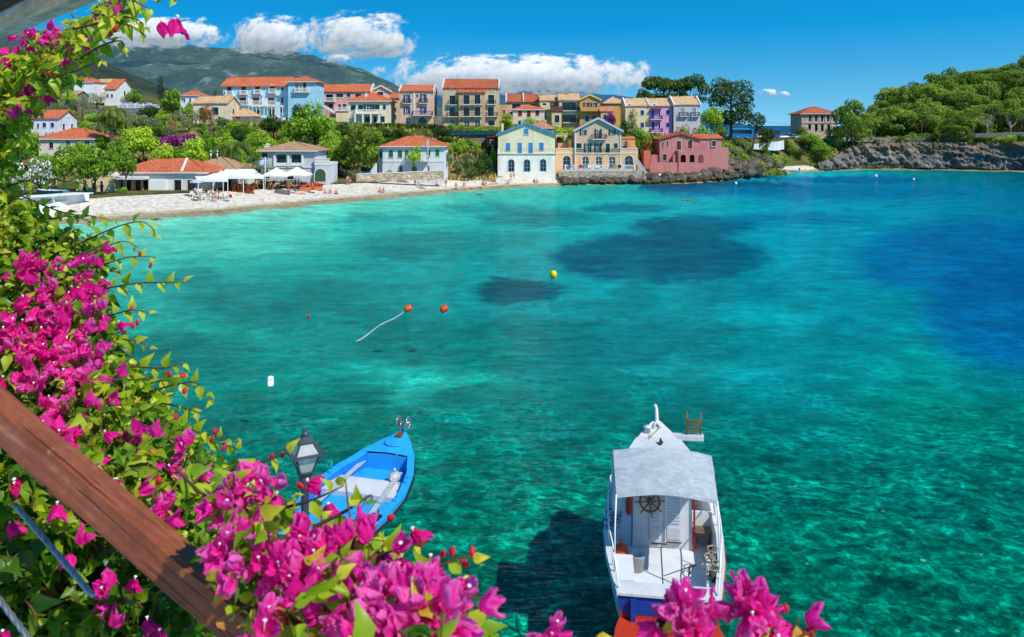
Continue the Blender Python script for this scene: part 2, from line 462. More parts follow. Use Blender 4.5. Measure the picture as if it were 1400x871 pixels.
_tab = {
 228: [(150,205,180),(150,205,180),(150,205,180),(150,205,180),(90,185,160),(20,150,145),(10,160,165),(0,110,120),(0,72,84),(0,72,84)],
 244: [(150,205,180),(150,205,180),(150,205,180),(150,205,180),(90,185,160),(20,150,145),(0,125,165),(0,110,155),(0,88,125),(0,88,125)],
 262: [(150,205,180),(150,205,180),(150,205,180),(130,200,175),(55,175,155),(10,155,150),(0,130,168),(0,108,160),(0,95,150),(0,95,150)],
 282: [(150,205,180),(150,205,180),(135,200,175),(80,185,160),(30,165,150),(8,155,155),(0,150,172),(0,118,168),(0,100,158),(0,98,158)],
 305: [(140,200,172),(125,198,172),(75,182,158),(38,168,150),(15,158,150),(5,152,158),(0,150,172),(0,122,168),(0,104,160),(0,100,158)],
 350: [(80,178,155),(65,172,150),(30,160,145),(12,150,142),(5,146,143),(0,140,150),(0,148,165),(0,118,160),(0,95,150),(0,95,150)],
 400: [(40,160,142),(32,156,140),(12,142,132),(4,138,130),(0,138,138),(0,138,145),(0,140,155),(0,112,155),(0,92,150),(0,90,150)],
 450: [(20,140,124),(15,140,124),(6,134,122),(0,128,120),(0,124,122),(0,128,130),(0,134,145),(0,118,148),(0,92,145),(0,88,145)],
 500: [(0,118,104),(0,118,104),(2,120,108),(4,140,126),(2,134,124),(0,124,124),(0,130,138),(0,120,140),(0,92,135),(0,86,135)],
 560: [(0,108,92),(0,108,92),(0,110,96),(2,122,108),(0,118,108),(0,114,108),(0,120,118),(0,114,118),(0,104,110),(0,100,110)],
 640: [(0,102,86),(0,102,86),(0,104,88),(0,108,92),(0,110,94),(0,108,92),(0,110,96),(0,110,96),(0,106,92),(0,106,92)],
 760: [(0,94,76),(0,94,76),(0,98,80),(0,100,80),(0,102,82),(0,100,80),(0,102,82),(0,104,84),(0,102,82),(0,102,82)],
 980: [(0,88,68),(0,88,68),(0,92,70),(0,92,70),(0,94,72),(0,94,72),(0,96,74),(0,96,74),(0,96,74),(0,96,74)],
}
_ty = sorted(_tab); _tarr = np.array([_tab[y] for y in _ty], float); _tarr[:10, 7:, 1] *= 1.16; _tarr[5:, :, :] *= 0.95; _tarr[9:, :, :] *= 0.93; _tarr[:10, 7:, 2] *= 0.95; _tarr[3:9, :6, 1:] *= 1.07
def sea_colour(px, py):
    out = np.zeros(px.shape + (3,))
    for c in range(3):
        rows = np.stack([np.interp(px, _tab_x, _tarr[i, :, c]) for i in range(len(_ty))])
        idx = np.clip(np.searchsorted(_ty, py) - 1, 0, len(_ty) - 2)
        y0 = np.array(_ty)[idx]; y1 = np.array(_ty)[idx + 1]
        w = np.clip((py - y0) / (y1 - y0), 0, 1)
        r0 = np.take_along_axis(rows, idx[None], 0)[0]; r1 = np.take_along_axis(rows, idx[None] + 1, 0)[0]
        out[..., c] = r0 * (1 - w) + r1 * w
    return out
WEED_AND_SHADE = [
 (905,352,146,35,(0,84,106),0.3),(948,309,84,14,(0,92,112),0.4),(712,399,60,17,(0,78,92),0.35),
 (400,416,150,30,(0,112,108),0.8),(742,299,85,12,(2,122,124),0.6),(985,256,118,9,(6,70,98),0.25),  # last patch here paints the shade on the water by the pink house
 (600,331,110,14,(10,128,124),0.8),(545,343,50,9,(0,118,116),0.7),(1170,246,95,5,(0,84,132),0.5),
 (1120,262,240,8,(0,110,152),0.6),(640,470,190,34,(0,108,102),0.9),(800,480,70,40,(0,106,106),0.9),(960,470,200,26,(0,112,116),0.9),(870,425,30,60,(0,118,122),0.9),
 (1080,300,120,9,(0,118,150),0.8),(660,548,80,20,(0,104,96),0.9),(230,480,110,22,(0,100,92),0.7),
 (1330,350,150,50,(0,94,148),0.6),(1390,430,130,70,(0,88,140),0.5),(1230,365,55,30,(0,106,152),0.7),(520,300,60,7,(20,140,135),0.8),(660,285,70,7,(10,135,135),0.8),(860,285,60,6,(0,110,130),0.6),(250,380,60,14,(10,125,120),0.8),(1000,400,60,14,(0,120,130),0.8),(820,420,60,12,(0,118,120),0.8),(740,520,70,16,(0,108,104),0.9),(470,540,60,16,(0,100,90),0.8),
]
SAND = [(620,535,110,24,(34,176,156),0.9),(560,500,70,16,(24,168,150),0.9),(1130,238,80,4,(8,168,168),0.6),(1040,470,70,60,(4,152,156),1.0),(330,330,120,22,(70,184,160),1.0),(470,470,90,18,(14,150,136),1.0),(760,330,60,12,(10,156,150),0.9),(900,500,120,14,(8,140,138),1.0)]
def seabed():
    px = np.concatenate([np.arange(-400, 0, 12.0), np.arange(0, 1400, 5.0), np.arange(1400, 1801, 12.0)])
    py = np.concatenate([np.arange(218, 330, 1.0), np.arange(330, 560, 2.0), np.arange(560, 1400, 5.0), np.arange(1400, 3000, 100.0)])
    PX, PY = np.meshgrid(px, py)
    Ysurf = F * CAMZ / (PY - HZ)
    sh = shoreY(PX)
    Y = Ysurf
    X = (PX - 700) / F * Y
    d = np.clip((sh - Y) * 0.10 + 0.1, 0.1, 3.0)
    d = d + 0.0 * d
    nearf = np.clip((50 - Y) / 25, 0, 1)
    d = d * (1 - nearf) + nearf * 1.5
    z = -d - 0.35 * (fbm(X * 0.35, Y * 0.35, 3) - 0.5) * np.clip(d, 0, 1)
    over = Y > sh + 3
    z = np.where(over, -1.2, z)
    AX = PX; AY = HZ + F * (CAMZ - z) / Y
    wob = lambda s, k: (fbm(X * s, Y * s, k) - 0.5)
    wx = AX + 16 * wob(0.10, 11) + 30 * wob(0.6, 12) + 16 * wob(2.2, 17)
    wy = AY + (AY - HZ) * (0.05 * wob(0.10, 13) + 0.08 * wob(0.6, 14) + 0.05 * wob(2.2, 18))
    col = sea_colour(AX + 40 * wob(0.06, 15), HZ + (AY - HZ) * (1 + 0.16 * wob(0.07, 16)))
    for (cx, cy, rx, ry, cc, soft) in SAND + WEED_AND_SHADE:
        q = np.sqrt(((wx - cx) / rx) ** 2 + ((wy - cy) / ry) ** 2)
        w = np.clip((1 + soft * 0.5 - q) / soft, 0, 1); w = w * w * (3 - 2 * w)
        w = (w * (0.78 + 0.5 * (fbm(X * 0.5, Y * 0.5, 21) - 0.3))).clip(0, 1) * (1.0 if soft < 0.5 else 0.85)
        col = col * (1 - w[..., None]) + np.array(cc, float) * w[..., None]
    mott = 1 + 0.16 * (fbm(X * 0.22, Y * 0.22, 31, 5) - 0.5) + 0.22 * (fbm(X * 0.9, Y * 0.9, 41, 4) - 0.5)
    col = np.clip(col * mott[..., None], 0, 255) / 255
    L = np.where(col <= 0.04045, col / 12.92, ((col + 0.055) / 1.055) ** 2.4)
    me = bpy.data.meshes.new('seabed'); ny, nx = PX.shape
    V = np.stack([X, Y, z], -1).reshape(-1, 3)
    idx = np.arange(ny * nx).reshape(ny, nx)
    Fq = np.stack([idx[1:, :-1], idx[1:, 1:], idx[:-1, 1:], idx[:-1, :-1]], -1).reshape(-1, 4)
    me.from_pydata(V.tolist(), [], Fq.tolist())
    ca = me.color_attributes.new('bed', 'FLOAT_COLOR', 'POINT')
    ca.data.foreach_set('color', np.concatenate([L.reshape(-1, 3), np.ones((ny * nx, 1))], 1).astype(np.float32).ravel())
    me.polygons.foreach_set('use_smooth', [True] * len(me.polygons))
    t = NT('seabed'); v = t.coord()
    base = t.n('ShaderNodeAttribute', attribute_name='bed').outputs['Color']
    wv = t.noise(v, 1.3, 2, 0.5, 0, 'Color')
    vv = t.mix(0.22, v, wv, 'ADD')
    sepp = t.n('ShaderNodeSeparateXYZ'); t.l(v, sepp.inputs[0])
    near = t.ramp(t.math('DIVIDE', sepp.outputs[1], 100.0), [(0.15, 1.0), (0.27, 0.85), (0.40, 0.12), (0.7, 0.04)])
    rockn = t.noise(vv, 2.6, 8, 0.74, 0.5)
    rock = t.ramp(rockn, [(0.3, 0.3), (0.44, 0.8), (0.56, 1.1), (0.68, 1.6), (0.78, 2.2)])
    ed = t.vor(vv, 1.7, 'SMOOTH_F1', 'Distance')
    pb = t.vor(vv, 4.4, 'F1', 'Color'); pbs = t.n('ShaderNodeSeparateColor'); t.l(pb, pbs.inputs[0]); pe = t.vor(vv, 4.4, 'DISTANCE_TO_EDGE', 'Distance')
    rock2 = t.mix(1.0, t.ramp(ed, [(0.1, 1.35), (0.5, 0.95), (0.75, 0.6)]), t.mix(1.0, t.ramp(pbs.outputs[0], [(0.0, 0.55), (0.6, 1.0), (1.0, 1.6)]), t.ramp(pe, [(0.0, 0.55), (0.09, 1.0)]), 'MULTIPLY'), 'MULTIPLY')
    col2 = t.mix(1.0, base, rock, 'MULTIPLY'); col2 = t.mix(1.0, col2, rock2, 'MULTIPLY')
    col3 = t.mix(near, base, col2)
    st = t.vor(vv, 0.9, 'F1', 'Distance')
    stone = t.math('MULTIPLY', t.math('LESS_THAN', st, 0.07), near)
    col3 = t.mix(t.math('MULTIPLY', stone, 0.55), col3, rgb(90, 170, 110, 0.8))
    sc = t.mix(1.0, col3, (1.12, 1.05, 1.03, 1), 'MULTIPLY')
    b = t.n('ShaderNodeBsdfDiffuse'); t.l(sc, b.inputs['Color'])
    me.materials.append(t.done(b.outputs[0]))
    struct(obj('seabed', me))
seabed()
def water_mat():
    t = NT('sea_water'); v = t.coord()
    sepp = t.n('ShaderNodeSeparateXYZ'); t.l(v, sepp.inputs[0])
    yy = t.math('DIVIDE', sepp.outputs[1], 100.0)
    near = t.ramp(yy, [(0.15, 1.0), (0.24, 0.95), (0.38, 0.30), (0.6, 0.14), (1.0, 0.06)])
    warp = t.noise(v, 0.9, 2, 0.5, 0, 'Color')
    vv = t.mix(0.9, v, warp, 'ADD')
    vs = t.mapping(vv, (0.8, 1.15, 1))
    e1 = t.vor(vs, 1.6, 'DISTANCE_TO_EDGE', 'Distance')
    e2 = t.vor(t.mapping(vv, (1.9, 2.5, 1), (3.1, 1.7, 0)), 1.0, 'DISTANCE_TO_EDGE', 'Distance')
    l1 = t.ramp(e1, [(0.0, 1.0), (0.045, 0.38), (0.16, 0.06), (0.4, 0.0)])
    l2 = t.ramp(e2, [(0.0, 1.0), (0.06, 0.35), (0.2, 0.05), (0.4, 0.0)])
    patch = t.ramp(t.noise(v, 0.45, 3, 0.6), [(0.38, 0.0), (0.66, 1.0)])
    painted_caustics = t.math('MULTIPLY', t.math('ADD', l1, t.math('MULTIPLY', l2, 0.7)), t.math('MULTIPLY', patch, near))  # bright caustic lines, painted in rather than focused by the waves
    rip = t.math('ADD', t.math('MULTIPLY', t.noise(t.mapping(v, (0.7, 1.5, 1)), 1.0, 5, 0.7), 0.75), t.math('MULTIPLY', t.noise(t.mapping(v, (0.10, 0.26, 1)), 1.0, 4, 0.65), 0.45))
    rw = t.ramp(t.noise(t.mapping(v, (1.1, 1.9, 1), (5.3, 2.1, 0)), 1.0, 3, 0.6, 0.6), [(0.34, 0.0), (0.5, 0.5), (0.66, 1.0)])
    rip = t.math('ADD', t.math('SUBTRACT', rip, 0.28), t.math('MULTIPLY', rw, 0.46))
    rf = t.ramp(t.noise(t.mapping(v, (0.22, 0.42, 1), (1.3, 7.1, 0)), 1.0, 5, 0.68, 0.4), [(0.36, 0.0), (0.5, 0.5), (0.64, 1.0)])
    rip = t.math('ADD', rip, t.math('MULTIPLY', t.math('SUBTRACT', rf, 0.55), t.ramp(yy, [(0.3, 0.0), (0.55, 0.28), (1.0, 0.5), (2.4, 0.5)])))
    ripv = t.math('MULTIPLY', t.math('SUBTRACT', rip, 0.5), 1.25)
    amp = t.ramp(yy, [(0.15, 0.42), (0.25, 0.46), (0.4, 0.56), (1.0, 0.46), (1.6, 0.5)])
    val = t.math('ADD', t.math('ADD', 0.86, t.math('MULTIPLY', ripv, amp)), t.math('MULTIPLY', painted_caustics, 1.6))  # caustic lines and ripple light and dark go into the transmission colour
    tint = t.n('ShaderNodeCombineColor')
    t.l(t.math('ADD', t.math('MULTIPLY', val, 0.93), t.math('MULTIPLY', painted_caustics, 0.5)), tint.inputs[0]); t.l(val, tint.inputs[1]); t.l(t.math('MULTIPLY', val, 0.99), tint.inputs[2])
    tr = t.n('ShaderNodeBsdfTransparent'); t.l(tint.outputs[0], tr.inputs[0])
    b1 = t.noise(t.mapping(v, (0.5, 1.0, 1)), 0.9, 4, 0.6); b2 = t.noise(t.mapping(v, (1, 1.8, 1)), 4.0, 3, 0.6)
    bm = t.bump(t.math('ADD', b1, t.math('MULTIPLY', b2, 0.3)), 0.55, 0.28)
    gl = t.n('ShaderNodeBsdfGlossy'); gl.inputs['Roughness'].default_value = 0.06; t.l(bm, gl.inputs['Normal'])
    gl.inputs['Color'].default_value = (0.9, 0.95, 1, 1)
    fr = t.n('ShaderNodeFresnel'); fr.inputs['IOR'].default_value = 1.33; t.l(bm, fr.inputs['Normal'])
    fac = t.math('MINIMUM', t.math('MULTIPLY', fr.outputs[0], 0.26), 0.09)
    return t.done(t.mixsh(fac, tr.outputs[0], gl.outputs[0]))
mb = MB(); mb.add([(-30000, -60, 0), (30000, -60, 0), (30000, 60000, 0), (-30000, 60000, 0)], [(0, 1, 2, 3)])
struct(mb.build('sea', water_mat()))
mb = MB(); mb.add([(-30000, -60, -6), (30000, -60, -6), (30000, 60000, -6), (-30000, 60000, -6)], [(0, 1, 2, 3)])
struct(mb.build('deep_seabed', paint(70, 150, 190, 0.9, 1.0, 0.1, 0.02)))
def mountain(name, ridge, Yr, Yb, zb, mat, seed, amp, ncol=220, nrow=70, pyofs=0.0):
    xs = np.linspace(ridge[0][0], ridge[-1][0], ncol)
    rp = np.interp(xs, [p[0] for p in ridge], [p[1] for p in ridge])
    V = []
    for i, px in enumerate(xs):
        for j in range(nrow + 10):
            u = j / nrow
            if u <= 1:
                Y = Yb + (Yr - Yb) * u
                zr = CAMZ + (HZ - rp[i]) / F * Yr
                z = zb + (zr - zb) * u ** 1.15
                X = (px - 700) / F * Y
                s = 1.0 / (Yr * 0.10)
                n = float(fbm(X * s, Y * s * 0.5, seed, 6)) - 0.5
                rdg = abs(float(vnoise(X * s * 1.6 + 3 * n, Y * s * 0.35, seed + 3)) - 0.5) * 2
                z += amp * (n * 1.3 - 0.45 * rdg) * math.sin(PI * min(u, 0.93)) * (1.0 if u < 0.9 else 0.8)
                if u > 0.9: z += amp * 0.10 * (float(fbm(X * s * 8, 3.0, seed + 9, 4)) - 0.5)
            else:
                Y = Yr + (u - 1) * (Yr - Yb) * 3; X = (px - 700) / F * Y
                z = zr - (u - 1) * 5 * (zr - zb)
            V.append((X, Y, z))
    n = nrow + 10
    mb = MB()
    mb.add(V, [(i*n+j, (i+1)*n+j, (i+1)*n+j+1, i*n+j+1) for i in range(ncol-1) for j in range(n-1)], 0, True)
    return struct(mb.build(name, mat))
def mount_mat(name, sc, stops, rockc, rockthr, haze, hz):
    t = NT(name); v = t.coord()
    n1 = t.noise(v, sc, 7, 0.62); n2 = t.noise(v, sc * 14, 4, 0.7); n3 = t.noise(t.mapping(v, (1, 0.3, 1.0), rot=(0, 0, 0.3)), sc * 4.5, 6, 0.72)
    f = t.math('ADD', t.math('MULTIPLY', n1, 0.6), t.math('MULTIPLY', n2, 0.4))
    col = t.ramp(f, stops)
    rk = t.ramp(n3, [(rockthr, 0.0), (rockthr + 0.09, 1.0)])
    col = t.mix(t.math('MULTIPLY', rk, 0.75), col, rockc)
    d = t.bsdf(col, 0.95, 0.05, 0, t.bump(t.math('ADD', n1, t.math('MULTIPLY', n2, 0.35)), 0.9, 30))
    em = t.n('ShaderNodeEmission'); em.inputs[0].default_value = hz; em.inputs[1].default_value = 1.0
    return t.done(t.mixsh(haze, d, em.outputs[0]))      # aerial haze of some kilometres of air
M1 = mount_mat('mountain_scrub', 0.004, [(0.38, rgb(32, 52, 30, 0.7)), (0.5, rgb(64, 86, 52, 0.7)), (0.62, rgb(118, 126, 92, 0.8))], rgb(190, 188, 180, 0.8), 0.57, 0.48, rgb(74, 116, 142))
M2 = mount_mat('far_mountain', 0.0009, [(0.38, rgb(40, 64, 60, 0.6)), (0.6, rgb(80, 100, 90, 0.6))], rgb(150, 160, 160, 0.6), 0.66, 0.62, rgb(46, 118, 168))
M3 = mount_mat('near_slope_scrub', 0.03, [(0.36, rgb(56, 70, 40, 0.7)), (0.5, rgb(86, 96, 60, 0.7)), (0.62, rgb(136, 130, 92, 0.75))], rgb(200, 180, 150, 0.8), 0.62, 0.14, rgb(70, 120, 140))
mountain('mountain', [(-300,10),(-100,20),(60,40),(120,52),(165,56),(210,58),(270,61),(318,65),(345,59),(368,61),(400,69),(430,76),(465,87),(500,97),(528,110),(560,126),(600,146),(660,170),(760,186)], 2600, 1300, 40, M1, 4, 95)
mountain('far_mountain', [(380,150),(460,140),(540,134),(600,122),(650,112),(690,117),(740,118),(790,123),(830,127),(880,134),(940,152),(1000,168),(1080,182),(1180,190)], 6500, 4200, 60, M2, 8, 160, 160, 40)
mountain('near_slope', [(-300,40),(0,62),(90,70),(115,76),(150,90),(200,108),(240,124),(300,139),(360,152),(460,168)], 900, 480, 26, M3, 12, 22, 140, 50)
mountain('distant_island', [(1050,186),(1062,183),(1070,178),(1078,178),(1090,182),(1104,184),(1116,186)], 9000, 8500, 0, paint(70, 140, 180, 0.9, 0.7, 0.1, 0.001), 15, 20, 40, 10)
def cloud(px0, px1, py0, py1, Y, seed, soft=0.35, flat=0.35, dens=1.0):
    t = NT('cloud'); v = t.coord('Generated')
    sep = t.n('ShaderNodeSeparateXYZ'); t.l(v, sep.inputs[0])
    asp = (px1 - px0) / max(1.0, (py1 - py0))
    vv = t.mapping(v, (asp, 1, 1), (seed * 3.7, 0, seed * 1.3))
    n1 = t.noise(vv, 2.3, 9, 0.62); n2 = t.noise(t.mapping(vv, (1, 1, 1), (-0.05, 0, 0.09)), 2.3, 5, 0.55)
    x = t.math('SUBTRACT', t.math('MULTIPLY', sep.outputs[0], 2.0), 1.0)
    z = sep.outputs[2]
    ex = t.math('POWER', t.math('ABSOLUTE', x), 2.4)
    up = t.math('MAXIMUM', t.math('DIVIDE', t.math('SUBTRACT', z, flat), 1 - flat), 0.0)
    dn = t.math('MAXIMUM', t.math('DIVIDE', t.math('SUBTRACT', flat, z), flat), 0.0)
    body = t.math('SUBTRACT', 1.0, t.math('ADD', ex, t.math('ADD', t.math('POWER', up, 1.8), t.math('POWER', dn, 2.0))))
    dd = t.math('ADD', body, t.math('MULTIPLY', t.math('SUBTRACT', n1, 0.52), 3.0))
    al = t.ramp(t.math('MULTIPLY', dd, dens), [(0.06, 0.0), (0.06 + soft, 1.0)], 'EASE')
    edge = t.math('MINIMUM', t.math('MINIMUM', t.ramp(sep.outputs[0], [(0.0, 0.0), (0.08, 1.0)]), t.ramp(sep.outputs[0], [(0.92, 1.0), (1.0, 0.0)])), t.math('MINIMUM', t.ramp(z, [(0.0, 0.0), (0.16, 1.0)]), t.ramp(z, [(0.88, 1.0), (1.0, 0.0)])))
    al = t.math('MULTIPLY', al, edge)
    sh = t.math('ADD', t.math('MULTIPLY', z, 0.55), t.math('MULTIPLY', t.math('SUBTRACT', n1, n2), 1.0))
    colr = t.ramp(sh, [(-0.05, rgb(176, 200, 218)), (0.22, rgb(222, 232, 240)), (0.5, rgb(255, 255, 255))])  # cloud shading painted in: blue-grey undersides, white tops
    df = t.n('ShaderNodeBsdfDiffuse'); t.l(colr, df.inputs[0])
    em = t.n('ShaderNodeEmission'); t.l(colr, em.inputs[0]); em.inputs[1].default_value = 0.78   # added glow in place of light scattered inside the cloud
    bodysh = t.mixsh(0.72, df.outputs[0], em.outputs[0])
    trn = t.n('ShaderNodeBsdfTransparent')
    m = t.done(t.mixsh(al, trn.outputs[0], bodysh))
    mb = MB(); N = 12; V = []
    for i in range(N + 1):
        for j in range(7):
            px = px0 + (px1 - px0) * i / N; py = py1 + (py0 - py1) * j / 6
            bul = 1 - 0.04 * math.sin(PI * i / N) * math.sin(PI * j / 6)
            V.append(P(px, py, Y * bul))
    mb.add(V, [(i*7+j, (i+1)*7+j, (i+1)*7+j+1, i*7+j+1) for i in range(N) for j in range(6)], 0, True)
    o = mb.build('cloud', m); struct(o); return o
cloud(120, 324, 20, 74, 2300, 1, 0.6, 0.42, 1.05)
cloud(310, 438, 16, 84, 2400, 2, 0.6, 0.4, 0.95)
cloud(408, 580, 12, 88, 2420, 5, 0.6, 0.42, 1.0)
cloud(440, 492, 70, 90, 2430, 4, 0.6, 0.4, 0.7)
cloud(494, 912, 70, 138, 6000, 7, 0.65, 0.45, 1.1)
cloud(1038, 1062, 121, 133, 9000, 6, 0.6, 0.4, 1.0)
cloud(1060, 1080, 124, 134, 9000, 9, 0.7, 0.4, 0.9)
C_BLUE = paint(30, 60, 160, 0.45, 0.8, 0.08); C_SKYB = paint(70, 150, 215, 0.45, 0.85, 0.08)
C_GREEN = paint(15, 130, 60, 0.45, 0.8, 0.1); C_DKG = paint(25, 70, 60, 0.45, 0.8, 0.1)
C_BROWN = paint(110, 62, 42, 0.5, 0.75, 0.12); C_RED = paint(140, 30, 30, 0.5, 0.75, 0.1)
C_PALEB = paint(140, 180, 200, 0.5, 0.8, 0.08); C_NAVY = paint(30, 40, 100, 0.5, 0.8, 0.08)
C_ARCHG = paint(72, 104, 78, 0.5, 0.8, 0.1); C_IRON = paint(40, 45, 52, 0.5, 0.9, 0.1)
T_OR = tiles(216, 118, 76, 0.8); T_ORF = tiles(216, 118, 76, 0.8, 1); T_TAN = tiles(224, 182, 134, 0.8); T_RED = tiles(196, 104, 70, 0.8); T_BR = tiles(196, 154, 120, 0.8)
SHUT = {'b': C_BLUE, 's': C_SKYB, 'g': C_GREEN, 'd': C_DKG, 'n': C_BROWN, 'r': C_RED, 'p': C_PALEB, 'v': C_NAVY, 'a': C_ARCHG, 'w': WHITE}
_wm = {}
def arch_pts(w, h, n=7):
    """outline of a round-headed opening, base centre at the origin"""
    r = w / 2; pts = [(-r, 0), (r, 0)]
    for k in range(n + 1):
        a = PI * k / n
        pts.append((r * math.cos(a), h - r + r * math.sin(a)))
    return pts
def window_meshes(w, h, style):
    """meshes for one window, base centre at the origin, wall face on y=0, outside is -y"""
    key = (round(w, 2), round(h, 2), style)
    if key in _wm: return _wm[key]
    k = style[0]; c = SHUT.get(style[1] if len(style) > 1 else 'w', WHITE)
    arch = k in 'AH'
    fr = MB(); ft = max(0.07, 0.08 * w)
    if arch:
        o = arch_pts(w + 2 * ft, h + ft); i = arch_pts(w, h)
        n = len(o)
        v = [(x, -0.05, z) for x, z in o] + [(x, -0.05, z) for x, z in i] + [(x, 0.22, z) for x, z in i] + [(x, 0.0, z) for x, z in o]
        f = []
        for a in range(1, n):
            b = (a + 1) % n
            f += [(a, b, n + b, n + a), (n + a, n + b, 2*n + b, 2*n + a), (3*n + a, 3*n + b, b, a)]
        fr.add(v, f)
    else:
        for s in (-1, 1): fr.box(s*w/2 - (ft if s < 0 else 0), s*w/2 + (ft if s > 0 else 0), -0.05, 0.03, -ft, h + ft)
        fr.box(-w/2, w/2, -0.05, 0.03, h, h + ft * 1.3)
        fr.box(-w/2 - ft*1.3, w/2 + ft*1.3, -0.11, 0.03, -ft * 1.2, 0)
    pn = MB()
    pts = arch_pts(w, h) if arch else [(-w/2, 0), (w/2, 0), (w/2, h), (-w/2, h)]
    pn.add([(x, 0.17, z) for x, z in pts], [list(range(len(pts)))], 0)
    bars = MB()
    if k in 'PAOG':
        bars.box(-0.04, 0.04, 0.10, 0.165, 0.02, h - 0.02)
        for q in ((0.33, 0.66) if h > 1.6 else (0.5,)): bars.box(-w/2 + 0.02, w/2 - 0.02, 0.11, 0.164, h * q - 0.03, h * q + 0.03)
        for s in (-1, 1): bars.box(s * (w/2 - 0.06) - 0.05, s * (w/2 - 0.06) + 0.05, 0.10, 0.166, 0.02, h - (w/2 if arch else 0.02))
    out = {'frame': fr.mesh('window', c if k in 'PA' and len(style) > 2 and style[2] == 'c' else TRIM),
           'pane': pn.mesh('pane', GLASS if k != 'D' else glass_dark(14, 16, 20)), 'bars': None, 'sh': []}
    if bars.v: out['bars'] = bars.mesh('glazing_bars', c if (len(style) > 1 and k in 'PA') else TRIM)
    if k in 'S':      # closed shutters
        for s in (-1, 1):
            m = MB(); x0, x1 = (-w/2 + 0.01, -0.015) if s < 0 else (0.015, w/2 - 0.01)
            m.box(x0, x1, -0.04, 0.02, 0.02, h - 0.02)
            nsl = max(3, int(h / 0.22))
            for q in range(nsl): m.box(x0 + 0.07, x1 - 0.07, -0.07, -0.041, h * (q + 0.25) / nsl, h * (q + 0.75) / nsl)
            out['sh'].append(m.mesh('shutter', c))
    if k in 'OG':     # shutters folded open against the wall
        sw = w * 0.42
        for s in (-1, 1):
            m = MB(); a = s * (w/2 + 0.02); b = s * (w/2 + sw)
            x0, x1 = min(a, b), max(a, b)
            m.box(x0, x1, -0.12, -0.056, 0.0, h)
            nsl = max(3, int(h / 0.22))
            for q in range(nsl): m.box(x0 + 0.06, x1 - 0.06, -0.145, -0.121, h * (q + 0.25) / nsl, h * (q + 0.75) / nsl)
            out['sh'].append(m.mesh('shutter', c))
    if k in 'DN':     # solid door leaf
        pass
    if k == 'N' or k == 'H':
        m = MB()
        if arch:
            q = arch_pts(w - 0.04, h - 0.02)
            m.prism_y(q, 0.06, 0.12)
            m.box(-0.03, 0.03, 0.03, 0.058, 0.02, h - 0.1)
        else:
            for s in (-1, 1): m.box(min(s*0.02, s*(w/2-0.02)), max(s*0.02, s*(w/2-0.02)), 0.05, 0.12, 0.02, h - 0.02)
        out['sh'].append(m.mesh('door_leaf', c))
    _wm[key] = out
    return out
def put_window(parent, x, z, w, h, style, rot=0.0, y=0.0):
    ms = window_meshes(w, h, style)
    fr = obj('window' if style[0] not in 'NH' else 'door', ms['frame'], parent, (x, y, z))
    fr.rotation_euler = (0, 0, rot)
    obj('pane', ms['pane'], fr)
    if ms['bars']: obj('glazing_bars', ms['bars'], fr)
    for s in ms['sh']: obj('shutter' if style[0] in 'SO' else ('shutter' if style[0] == 'G' else 'door_leaf'), s, fr)
    return fr
def wall_panel(mb, x0, x1, z0, z1, holes, place, mi=0, top=None, rev=0.2):
    """rectangular wall in xz with holes [(xa,xb,za,zb,arch)], reveals going inward; place(x,z,depth) -> 3D"""
    xs = sorted({x0, x1} | {h[0] for h in holes} | {h[1] for h in holes})
    zs = sorted({z0, z1} | {h[2] for h in holes} | {h[3] for h in holes})
    xs = [x for x in xs if x0 - 1e-6 <= x <= x1 + 1e-6]; zs = [z for z in zs if z0 - 1e-6 <= z <= z1 + 1e-6]
    for i in range(len(xs) - 1):
        for j in range(len(zs) - 1):
            cx = (xs[i] + xs[i+1]) / 2; cz = (zs[j] + zs[j+1]) / 2
            if any(h[0] < cx < h[1] and h[2] < cz < h[3] for h in holes): continue
            mb.add([place(xs[i], zs[j], 0), place(xs[i+1], zs[j], 0), place(xs[i+1], zs[j+1], 0), place(xs[i], zs[j+1], 0)], [(0,1,2,3)], mi)
    for (a, b, c, d, ar) in holes:
        q = [place(a,c,0), place(b,c,0), place(b,d,0), place(a,d,0), place(a,c,rev), place(b,c,rev), place(b,d,rev), place(a,d,rev)]
        mb.add(q, [(0,4,5,1),(1,5,6,2),(2,6,7,3),(3,7,4,0)], mi)
        if ar:
            r = (b - a) / 2; cx = (a + b) / 2; N = 4
            for s in (-1, 1):
                pts = [(cx + s * r, d)] + [(cx + s * r * math.cos(PI/2 * k / N), d - r + r * math.sin(PI/2 * k / N)) for k in range(N + 1)]
                mb.add([place(x, z, 0.0) for x, z in pts], [list(range(len(pts)))], mi)
